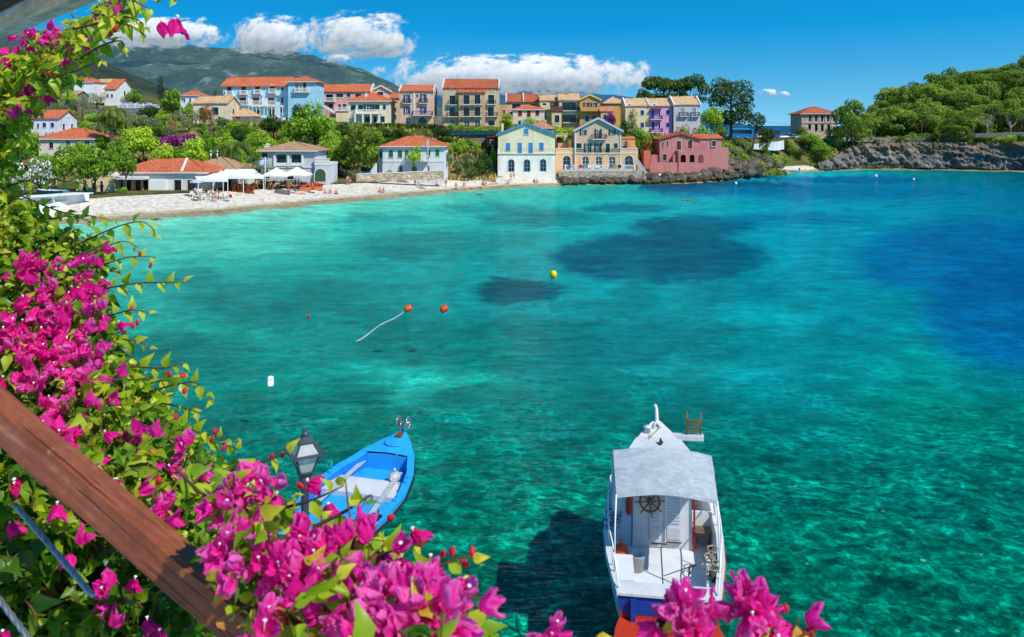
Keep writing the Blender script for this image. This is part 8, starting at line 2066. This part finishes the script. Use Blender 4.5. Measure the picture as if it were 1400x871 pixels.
def timber(name, p, q, w, h, parent, mat):
    o0 = parent.location; p = Vector(p); q = Vector(q); dd = q - p; L = dd.length; m = MB(); c = .006
    pr = [(-w/2+c,-h/2),(w/2-c,-h/2),(w/2,-h/2+c),(w/2,h/2-c),(w/2-c,h/2),(-w/2+c,h/2),(-w/2,h/2-c),(-w/2,-h/2+c)]
    m.loft([[(x, -L/2 + L*k/10, z) for x, z in pr] for k in range(11)], 0, False, True, True)
    o = m.build(name, mat, parent); o.location = (p+q)/2 - o0; o.rotation_euler = (math.asin(dd.z/L), 0, math.atan2(-dd.x, dd.y)); return o
zp = CAMZ + .47
pg = thing('pergola', 'grey timber pergola corner with reed roof at the top left', 'pergola', (-2.2, 3.2, zp))
ma, mb_ = Vector((-3.62, 5.10, zp+.10)), Vector((-.86, 2.12, zp+.10))
timber('edge_beam', ma - Vector((0,0,.0625)), mb_ - Vector((0,0,.0625)), .085, .075, pg, GREYW)
md = (mb_ - ma).normalized(); j0 = Vector((-1.70, 2.95, zp+.085)); sd_ = Vector((md.y, -md.x, 0)); sd_ = sd_ if sd_.y < 0 else -sd_
timber('inner_board', ma + sd_*.06 + Vector((0,0,.005)), mb_ + sd_*.06 + Vector((0,0,.005)), .03, .055, pg, paint(96, 74, 56, .8, .8, .2, 6))
timber('cross_beam', j0 + Vector((.0,.0,0)), j0 + Vector((-.30,-.95,0))*2.4, .085, .12, pg, GREYW)
timber('cross_beam', j0 - md*1.5, j0 - md*1.5 + Vector((-.30,-.95,0))*2.4, .085, .12, pg, GREYW)
nrm_ = Vector((-md.y*-1, md.x*-1, 0)); nrm_ = Vector((md.y, -md.x, 0)).normalized()
if nrm_.y > 0: nrm_ = -nrm_
REED = paint(196, 178, 150, .85, 1.0, .25, 8)
m = MB(); rg = random.Random(8)
for k in range(26):
    o_ = nrm_*(-.02 + k*.074); a = ma + o_ - md*.5; b_ = mb_ + o_ - md*.15
    a.z = b_.z = zp + .150 + rg.uniform(-.006,.006); m.tube([a - pg.location, a.lerp(b_, .5) - pg.location + Vector((0,0,rg.uniform(-.008,.008))), b_ - pg.location], .030, 7)
m.build('reed_roof', REED, pg)
t = NT('bougainvillea_leaf'); at = t.n('ShaderNodeAttribute', attribute_name='tint').outputs['Fac']; v = t.coord(); nz = t.noise(v, 90, 2)
lc = t.ramp(t.math('ADD', at, t.math('MULTIPLY', t.math('SUBTRACT', nz, .5), .15)), [(.0, rgb(30,72,12,.7)), (.35, rgb(84,136,22,.8)), (.65, rgb(156,186,32,.88)), (.9, rgb(220,216,60,.92)), (1.0, rgb(200,130,56,.85))])
bs = t.bsdf(lc, .42, .4); tl = t.n('ShaderNodeBsdfTranslucent'); t.l(t.mix(1.0, lc, (1.35,1.4,.8,1), 'MULTIPLY'), tl.inputs[0]); BLEAF = t.done(t.mixsh(.42, bs, tl.outputs[0]))
t = NT('bougainvillea_bract'); at = t.n('ShaderNodeAttribute', attribute_name='tint').outputs['Fac']; oi = t.n('ShaderNodeObjectInfo').outputs['Random']; v = t.coord(); nz = t.noise(v, 160, 3, .6)
pc = t.ramp(t.math('ADD', at, t.math('ADD', t.math('MULTIPLY', t.math('SUBTRACT', oi, .5), .35), t.math('MULTIPLY', t.math('SUBTRACT', nz, .5), .3))), [(.0, rgb(230,20,96,1)), (.35, rgb(248,32,162,1)), (.72, rgb(255,52,182,1)), (1.0, rgb(255,124,208,1))])
bs = t.bsdf(pc, .5, .25, 0, t.bump(nz, .3, .002)); tl = t.n('ShaderNodeBsdfTranslucent'); t.l(pc, tl.inputs[0]); BRACT = t.done(t.mixsh(.55, bs, tl.outputs[0]))
BUDM = paint(206, 30, 60, .5, .85, .2, 40); STEM = paint(112, 84, 56, .8, .7, .3, 30); STEMG = paint(140, 140, 60, .7, .75, .25, 30)
LEAF_N = [(0,0,0),(-.27,.16,.07),(-.36,.38,.11),(-.20,.70,.06),(0,1.08,-.16),(.20,.70,.06),(.36,.38,.11),(.27,.16,.07),(0,.22,-.01),(0,.45,.0),(0,.72,-.03)]
LEAF_F = [(0,8,1),(0,7,8),(1,8,9,2),(8,7,6,9),(2,9,10,3),(9,6,5,10),(3,10,4),(10,5,4)]
def add_leaf(mb, p, d, n, s, tint, curl=0.0):
    """leaf with base at p, pointing along d, face normal about n"""
    d = d.normalized(); x = d.cross(n)
    if x.length < 1e-4: x = d.orthogonal()
    x.normalize(); n = x.cross(d); V = []
    for (a, b, c) in LEAF_N:
        V.append(p + x*(a*s*.95) + d*(b*s) + n*((c + .0)*s - curl*s*b*b))
    mb.add(V, LEAF_F, 0, True, tint)
def make_bract_cluster(seed, nfl):
    rg = random.Random(seed); mb = MB(); mb.t_over = []
    for k in range(nfl):
        ax = (_unit(rng_ := rg) + Vector((0,-.35,.35))).normalized(); c = ax*rg.uniform(.012,.034) + _unit(rg)*.012
        u = ax.orthogonal().normalized(); w = ax.cross(u); tw = rg.uniform(0, 6.28); t0 = rg.uniform(.3,.85)
        for b in range(3):
            a = tw + 2*PI*b/3 + rg.uniform(-.15,.15); o = u*math.cos(a) + w*math.sin(a); tn = ax.cross(o); Ls = rg.uniform(.036,.050); Ws = Ls*rg.uniform(.36,.44); opn = rg.uniform(.35,.75)
            V = []; NU, NV = 9, 6
            for i in range(NU+1):
                q = i/NU; wd = Ws*math.sin(PI*min(1, q*.92+.05))**.75*(1 - .25*q) + .0005
                for j in range(-NV//2, NV//2+1):
                    s = j/(NV/2); rr = opn*q + .08
                    pt = c + ax*(Ls*q*(1-.25*opn)) + o*(Ls*rr*.75) + tn*(wd*s) + o*(.35*wd*(s*s - .3)*-1) + ax*(.006*math.sin(q*9+s*4+k)*q) + o*(.004*math.sin(s*6+q*5+b))
                    if i == NU: pt = c + ax*(Ls*1.06*(1-.25*opn)) + o*(Ls*rr*.80) + tn*(wd*s*.15)
                    V.append(pt)
            n = NV+1; f = [(i*n+j, (i+1)*n+j, (i+1)*n+j+1, i*n+j+1) for i in range(NU) for j in range(NV)]
            tb = t0 + rg.uniform(-.1,.1)
            for i in range(NU):
                for j in range(NV): mb.t_over.append(min(1, max(0, tb + .22*abs((j+.5)/(NV/2) - 1) + .30*((i+.5)/NU - .5) + (.10 if (i*7+j*3) % 5 == 0 else 0))))
            mb.add(V, f, 0, True); mb.t[-len(f):] = mb.t_over[-len(f):]
        if rg.random() < .28: mb.lathe([(.0014,.0),(.0016,.012),(.0045,.016),(.001,.017)], 6, tuple(c + ax*.008), 1)
    return mb.mesh('flower_cluster', [BRACT, WHITE], True)
CL = [make_bract_cluster(200+i, n) for i, n in enumerate((1,2,3,3,4,5,6))]
def tiny_white(seed):
    m = MB(); m.lathe([(.0015,0),(.002,.018),(.006,.022),(.002,.024)], 6); return m
brg = random.Random(77)
def inpoly(x, y, poly):
    c = False; n = len(poly); j = n-1
    for i in range(n):
        if (poly[i][1] > y) != (poly[j][1] > y) and x < (poly[j][0]-poly[i][0])*(y-poly[i][1])/(poly[j][1]-poly[i][1]) + poly[i][0]: c = not c
        j = i
    return c
SUNH = Vector((.5, -.3, .8))
def leaf_dir():
    d = (_unit(brg) + Vector((.25,-.25,-.45))).normalized(); n = (_unit(brg)*.9 + Vector((.35,-.55,.75))).normalized(); return d, n
def fill(mb, st, poly, n, dfn, size, tint, thick, tvar=.2):
    """sprigs with a few leaves each, through the depth of the bush"""
    x0 = min(p[0] for p in poly); x1 = max(p[0] for p in poly); y0 = min(p[1] for p in poly); y1 = max(p[1] for p in poly); k = 0
    while k < n:
        x = brg.uniform(x0, x1); y = brg.uniform(y0, y1)
        if not inpoly(x, y, poly): continue
        Y = dfn(x, y) + brg.gauss(0, thick); p = P(x, y, max(.7, Y)); a = (_unit(brg) + Vector((.2, 0, .15))).normalized(); L = brg.uniform(.03,.09)*size/.045; m = brg.randrange(3, 7); tt = tint + brg.uniform(-tvar, tvar)
        st.tube([p, p + a*L*.5 + _unit(brg)*.01, p + a*L], [.0022,.0018,.001], 4, cap=False)
        for i in range(m):
            q = (i+.6)/m; d, nn = leaf_dir(); d = (d + a*.6).normalized(); young = q > .75
            add_leaf(mb, p + a*L*q, d, nn, size*brg.uniform(.65,1.25)*(.6 if young else 1), min(1, max(0, tt + (.22 if young else 0) + brg.uniform(-.08,.08))), brg.uniform(-.1,.35)); k += 1
def shoot(mb, st, pts, size, tint, step=.035, r=.003, both=True):
    """long shoot through pixel/depth points with alternating leaves"""
    W = [P(*p) for p in pts]; path = []
    for i in range(len(W)-1):
        p0 = W[max(0,i-1)]; p1 = W[i]; p2 = W[i+1]; p3 = W[min(len(W)-1,i+2)]
        for k in range(8):
            q = k/8; path.append(.5*((2*p1) + (p2-p0)*q + (2*p0-5*p1+4*p2-p3)*q*q + (3*p1-p0-3*p2+p3)*q**3))
    path.append(W[-1]); n = len(path); st.tube(path, [r*(1-.75*i/n) for i in range(n)], 5)
    acc = 0; sgn = 1
    for i in range(1, n):
        acc += (path[i]-path[i-1]).length
        if acc > step:
            acc = 0; sgn = -sgn; q = i/n; d = (path[i]-path[i-1]).normalized(); sd = Vector((-d.z, 0, d.x))*sgn
            dd = (sd*.8 + d*.5 + Vector((0,0,-.35)) + _unit(brg)*.35).normalized(); nn = (Vector((.3,-.6,.7)) + _unit(brg)*.5).normalized()
            add_leaf(mb, path[i], dd, nn, size*(1.1-.6*q)*brg.uniform(.8,1.2), min(1, max(0, tint + .25*q + brg.uniform(-.12,.12))), brg.uniform(0,.4))
    return path
def flowers(root, items, dfn, scale, label=None):
    for it in items:
        x, y, k = it[:3]; k = max(0, k - 2); Y = (dfn(x, y) if len(it) < 4 else it[3]); o = obj('flower_cluster', CL[k], root, P(x, y, Y) - root.location)
        o.rotation_euler = (brg.uniform(-.5,.5), brg.uniform(-.6,.6), brg.uniform(-.7,.7)); s = scale*brg.uniform(.88,1.12); o.scale = (s, s, s)
def buds(root, items, dfn, s):
    for (x, y) in items:
        m = MB()
        for k in range(2): m.ball(tuple(_unit(brg)*.004*k), (.0036*s,.0036*s,.006*s), 8, 6)
        o = m.build('flower_bud', BUDM, root); o.location = P(x, y, dfn(x, y)) - root.location; o.rotation_euler = (brg.uniform(-.6,.6), brg.uniform(-.6,.6), 0)
def plant(label, base, group='bougainvillea on the terrace'):
    return thing('bougainvillea', label, 'bougainvillea', base)
def finish(root, mb, st):
    off = root.location
    mb.v = [tuple(Vector(v) - off) for v in mb.v]; st.v = [tuple(Vector(v) - off) for v in st.v]
    mb.build('leaves', BLEAF, root, True); st.build('stems', STEM, root)
rr = lambda a, b: brg.uniform(a, b)
r1 = plant('leafy bougainvillea trailing from the pergola against sky and mountain', (-3.0, 3.4, 10.2)); mb = MB(); st = MB(); d1 = lambda x, y: 4.75 - .0095*max(0, x) - .0035*max(0, y-75)
R1 = [(-60,260),(-60,78),(0,80),(40,62),(80,46),(120,30),(155,12),(175,-10),(188,-10),(172,16),(150,30),(136,48),(122,62),(108,80),(98,94),(88,112),(74,128),(58,138),(36,146),(20,164),(10,200),(2,262)]
fill(mb, st, R1, 3000, d1, .056, .62, .16, .24)
fill(mb, st, [(-60,240),(-60,90),(30,80),(60,100),(50,150),(20,190)], 420, lambda x, y: d1(x,y)+.25, .066, .3, .12, .16)
fill(mb, st, [(-60,100),(66,112),(52,156),(32,200),(20,245),(-60,250)], 420, lambda x, y: d1(x,y)+.1, .052, .6, .15, .22)
fill(mb, st, [(-200,110),(-60,84),(-60,260),(-200,280)], 600, lambda x, y: d1(0,y)+.3, .056, .5, .18, .24)
for s in ([(100,40,3.1),(150,30,3.0),(180,36,2.95),(198,48,2.9)],[(110,80,3.2),(140,62,3.1),(165,56,3.05),(168,66,3.0)],[(60,110,3.4),(100,98,3.3),(125,88,3.2),(138,82,3.2)],[(150,-20,2.9),(185,2,2.8),(205,12,2.75)],[(215,-30,2.8),(232,-12,2.75),(240,2,2.7)],[(130,20,3.1),(165,22,3.0),(190,28,2.95),(196,40,2.9)],[(70,120,3.4),(92,116,3.4),(112,102,3.3)]): shoot(mb, st, s, .062, .5, .05, .005)
finish(r1, mb, st)
flowers(r1, [(81,66,6),(97,69,3),(80,56,4),(88,76,3),(46,54,4),(40,50,2),(28,60,3),(63,45,3),(126,36,3),(113,42,2),(9,97,4),(3,92,2),(37,104,2),(34,124,3),(36,130,2),(32,150,4),(42,139,3),(3,140,2),(175,2,4),(168,-2,3),(211,13,2),(239,1,1),(14,62,3),(58,122,1),(20,120,2)], lambda x, y: d1(x,y)-.15, 1.28)
buds(r1, [(59,91),(133,49),(102,60),(150,45),(56,80),(128,52),(66,100),(158,40)], lambda x, y: d1(x,y)-.1, 2.6)
r2 = plant('large flowering bougainvillea bush beyond the brown handrail', (-1.9, 2.2, 1.3)); mb = MB(); st = MB()
d2 = lambda x, y: 2.75 - .0021*max(0, y-300)
R2 = [(-60,250),(0,250),(14,275),(46,302),(90,322),(124,332),(150,344),(144,362),(136,380),(134,405),(142,432),(148,464),(158,492),(178,516),(208,538),(226,560),(236,590),(258,615),(284,634),(306,652),(312,690),(300,760),(290,800),(200,720),(100,630),(0,545),(-60,500)]
fill(mb, st, R2, 11500, lambda x, y: d2(x,y)+.02, .034, .52, .12, .24)
fill(mb, st, R2, 3600, lambda x, y: d2(x,y)+.26, .044, .22, .12, .14)
fill(mb, st, [(-40,240),(-6,232),(8,258),(30,288),(80,314),(50,334),(-40,334)], 560, d2, .034, .62, .15, .2)
fill(mb, st, [(-230,290),(-60,250),(-60,500),(-230,420)], 1300, lambda x, y: d2(0,y)+.02, .034, .5, .14, .24)
for s in ([(95,340,2.6),(150,314,2.55),(190,303,2.5),(208,312,2.5),(213,324,2.5)],[(110,372,2.55),(175,352,2.5),(214,352,2.5)],[(110,402,2.5),(180,388,2.45),(235,386,2.4),(262,386,2.4)],[(140,434,2.45),(180,424,2.4),(204,428,2.4)],[(140,462,2.4),(185,466,2.35),(205,476,2.35)],[(165,500,2.3),(225,503,2.25),(246,497,2.25),(255,510,2.25)],[(205,535,2.2),(262,522,2.15),(284,540,2.15),(292,552,2.1)],[(200,565,2.2),(275,592,2.1),(325,604,2.05)],[(215,600,2.1),(290,604,2.05),(328,615,2.0)],[(30,268,2.7),(85,290,2.65),(130,296,2.6),(152,302,2.6)],[(10,255,2.75),(50,245,2.7),(90,248,2.7),(120,252,2.65)],[(0,285,2.7),(40,262,2.7),(62,252,2.7)],[(120,350,2.5),(165,330,2.5),(188,338,2.5)],[(150,520,2.3),(220,520,2.25),(270,530,2.2)],[(180,545,2.25),(240,555,2.2),(275,565,2.15)],[(60,300,2.6),(100,296,2.6),(130,306,2.6)]): shoot(mb, st, s, .040, .6, .024)
for k in range(9):
    a = Vector((rr(-2.6,-1.2), rr(2.0,2.7), 1.3)); c_ = P(rr(-20,220), rr(420,700), rr(2.1,2.6)); st.tube([a, a.lerp(c_, .4) + Vector((rr(-.2,.2), rr(-.2,.2), 0)), a.lerp(c_, .8) + Vector((rr(-.1,.1), rr(-.1,.1), 0)), c_], [.035,.026,.016,.006], 7)
for (x0, y0, x1, y1) in ((20,380,150,330),(10,470,140,440),(60,560,200,520),(100,600,240,560),(140,640,280,600)):
    st.tube([P(x0,y0,2.45), P((x0+x1)/2,(y0+y1)/2+6,2.4), P(x1,y1,2.35)], [.006,.005,.003], 5)
finish(r2, mb, st)
F2 = [(37,357,5),(48,368,4),(28,362,3),(20,372,3),(37,390,3),(73,399,4),(51,416,5),(44,408,3),(121,394,3),(106,381,2),(117,364,4),(119,372,2),(136,370,2),(139,346,3),(70,425,5),(84,421,4),(108,416,3),(134,427,4),(134,416,2),(33,434,5),(24,428,2),(7,445,5),(2,454,3),(123,452,4),(116,458,3),(92,451,2),(11,480,4),(40,471,4),(30,474,3),(70,469,5),(73,486,5),(60,478,4),(88,497,5),(98,486,4),(106,489,5),(121,486,4),(134,480,3),(132,489,4),(97,515,5),(108,508,3),(125,519,6),(112,524,4),(104,530,3),(50,528,4),(60,512,3),(117,555,3),(62,570,5),(76,562,5),(56,560,3),(79,588,5),(89,600,5),(84,610,3),(97,606,2),(206,598,3),(207,616,2),(222,627,2),(260,612,4),(264,643,3),(132,581,2),(22,500,3),(37,504,3),(8,500,2),(179,671,3),(187,678,2),(141,629,2),(149,640,2),(215,703,5),(224,708,3),(235,694,4),(160,640,1),(190,690,2),(54,440,2),(98,432,3),(20,398,2),(60,384,2),(88,384,2),(152,432,1),(66,452,3),(46,490,3),(100,470,3),(14,420,3),(118,476,4),(80,440,3)]
flowers(r2, F2, lambda x, y: d2(x,y)-.24, .80)
X_ = []
while len(X_) < 24:
    x, y = brg.uniform(0, 230), brg.uniform(340, 640)
    if inpoly(x, y, R2) and y < 540 + .9*x: X_.append((x, y, brg.choice((2, 3, 4))))
flowers(r2, X_, lambda x, y: d2(x,y)-.2, .8)
buds(r2, [(158,342),(191,347),(206,362),(180,421),(188,440),(182,446),(232,512),(249,513),(240,570),(253,535),(290,600),(306,612),(120,450),(218,655),(280,655),(294,590)], lambda x, y: d2(x,y)-.25, 1.35)
r3 = plant('dark leafy bougainvillea growth seen underneath the brown handrail', (-1.3, 1.9, 1.3)); mb = MB(); st = MB(); d3 = lambda x, y: 1.86 - .0006*(y-600)
R3 = [(-60,560),(0,600),(130,730),(250,840),(330,910),(-60,930)]
fill(mb, st, R3, 3000, lambda x, y: d3(x,y)+.12, .048, .36, .10, .2); fill(mb, st, R3, 1900, lambda x, y: d3(x,y)+.42, .058, .12, .1, .1)
fill(mb, st, [(-260,420),(-60,555),(-60,930),(-260,930)], 1300, lambda x, y: d3(0,y)+.15, .05, .3, .12, .2)
for (x0,y0,x1,y1,w) in ((20,740,150,900,.008),(60,800,130,880,.012),(-20,700,90,760,.006),(90,700,60,860,.006),(30,640,140,760,.005),(100,860,260,880,.01)):
    st.tube([P(x0,y0,1.8), P((x0+x1)/2+10,(y0+y1)/2-6,1.82), P(x1,y1,1.8)], [w,w*.9,w*.7], 6)
for k in range(6):
    a = Vector((rr(-1.6,-.9), rr(1.8,2.3), 1.3)); c_ = P(rr(-20,200), rr(750,880), rr(1.9,2.1)); st.tube([a, a.lerp(c_, .5) + Vector((rr(-.2,.2), rr(-.2,.2), 0)), c_], [.03,.02,.008], 7)
finish(r3, mb, st)
flowers(r3, [(156,808,4),(148,800,2),(100,748,3),(14,640,2),(8,650,2),(194,825,2),(218,838,2),(144,861,3),(150,870,2),(4,700,2),(2,845,2),(78,668,2),(200,845,1),(186,768,1)], lambda x, y: d3(x,y)-.10, .85)
r4 = plant('close magenta bougainvillea branches in full bloom before the blue boat', (-.35, 1.2, 1.3)); mb = MB(); st = MB(); d4 = lambda x, y: 1.34 - .0016*max(0, y-640) - .0003*max(0, x-300)
R4 = [(290,715),(305,680),(340,662),(385,676),(410,722),(460,740),(510,752),(548,778),(566,812),(612,820),(640,842),(640,910),(420,925),(372,862),(318,790)]
fill(mb, st, R4, 800, lambda x, y: d4(x,y)+.05, .036, .56, .06, .24); fill(mb, st, R4, 500, lambda x, y: d4(x,y)+.22, .04, .3, .06, .15)
for s in ([(240,640,1.5),(278,676,1.42),(300,668,1.38),(345,640,1.33),(385,622,1.3),(402,616,1.3)],[(360,700,1.25),(405,690,1.22),(440,678,1.2),(470,664,1.2)],[(520,800,1.05),(560,786,1.03),(600,774,1.02),(630,762,1.02),(652,764,1.02)],[(490,905,1.0),(488,820,1.05),(484,745,1.1),(476,690,1.12),(472,655,1.13)],[(420,800,1.1),(480,775,1.08),(540,752,1.06),(585,742,1.06)],[(400,870,.98),(450,850,.98),(520,840,.98)],[(330,900,1.0),(355,800,1.08),(345,740,1.15),(352,690,1.2)],[(430,720,1.14),(470,700,1.13),(505,678,1.13),(508,684,1.13)],[(650,905,.95),(640,860,.96),(636,825,.98)]): shoot(mb, st, s, .038, .62, .032, .0032)
for k in range(7):
    a = Vector((rr(-.6,.05), rr(1.2,1.6), 1.3)); c_ = P(rr(320,600), rr(860,930), rr(1.05,1.2)); st.tube([a, a.lerp(c_, .5) + Vector((rr(-.1,.1), rr(-.1,.1), 0)), c_], [.02,.014,.005], 7)
finish(r4, mb, st)
F4 = [(335,652,5),(345,664,4),(326,660,3),(315,672,4),(310,668,2),(364,660,4),(384,670,4),(374,656,2),(405,651,2),(308,698,4),(300,690,3),(318,738,5),(306,746,4),(289,711,2),(330,720,3),(365,745,5),(374,766,5),(358,760,4),(368,780,3),(331,783,4),(421,734,4),(423,748,2),(457,722,3),(486,726,3),(496,748,5),(470,752,4),(440,748,4),(453,771,5),(440,760,4),(475,789,5),(462,800,4),(407,767,5),(398,780,4),(414,788,4),(425,800,4),(514,810,5),(500,800,4),(528,824,6),(540,812,4),(515,836,4),(528,849,6),(540,860,4),(552,840,3),(586,804,5),(574,812,4),(571,826,6),(596,842,6),(584,858,6),(607,860,6),(560,862,4),(602,822,3),(637,815,4),(641,823,3),(543,760,4),(549,707,2),(443,672,1),(582,735,2),(450,845,4),(440,856,3),(389,856,5),(376,850,3),(364,860,4),(460,831,3),(478,850,4),(416,832,3),(395,820,3),(500,866,4),(300,728,3),(520,740,2)]
flowers(r4, F4, lambda x, y: d4(x,y)-.035, .68)
buds(r4, [(371,626),(386,622),(420,742),(618,752),(606,756),(646,752),(634,770),(412,664),(536,708),(575,744)], d4, 1.0)
r5 = plant('magenta bougainvillea sprig overlapping the stern of the white boat', (.28, .95, 1.3)); mb = MB(); st = MB(); d5 = lambda x, y: .98
shoot(mb, st, [(860,1010,1.05),(900,930,1.0),(930,870,.98),(934,830,.98)], .045, .62, .03); shoot(mb, st, [(700,980,1.05),(735,910,1.0),(750,880,.98)], .045, .7, .03); shoot(mb, st, [(760,990,1.05),(800,920,1.0),(816,868,.98)], .04, .75, .03)
for k in range(3):
    a = Vector((rr(.1,.35), rr(1.0,1.3), 1.3)); c_ = P(rr(760,900), rr(960,1020), 1.03); st.tube([a, a.lerp(c_, .5) + Vector((rr(-.1,.1), 0, 0)), c_], [.016,.012,.004], 7)
finish(r5, mb, st); flowers(r5, [(926,830,4),(916,850,5),(938,856,6),(900,838,3),(930,868,6),(952,862,4),(890,836,2),(958,842,3),(756,866,4),(962,880,4),(748,880,3)], d5, .6)
r6 = plant('magenta bougainvillea sprig on open water right of the white boat', (.33, .97, 1.3)); mb = MB(); st = MB()
shoot(mb, st, [(980,1010,1.05),(1020,930,1.0),(1032,870,.98),(1028,835,.98)], .045, .65, .035); shoot(mb, st, [(1030,940,1.0),(1062,880,.98),(1085,858,.97),(1092,845,.97)], .042, .8, .03); shoot(mb, st, [(1062,880,.98),(1090,872,.97),(1112,862,.97)], .03, .8, .03)
for k in range(3):
    a = Vector((rr(.2,.4), rr(1.0,1.3), 1.3)); c_ = P(rr(970,1020), rr(960,1020), 1.03); st.tube([a, a.lerp(c_, .5) + Vector((rr(-.1,.1), 0, 0)), c_], [.016,.012,.004], 7)
finish(r6, mb, st); flowers(r6, [(1012,822,5),(1026,830,6),(1002,818,3),(1036,828,4),(1042,852,5),(1050,862,4),(1032,846,3),(1020,836,3),(1088,843,3),(1082,848,2)], d5, .6); buds(r6, [(1112,860),(1106,866),(1074,832)], d5, 1.2)
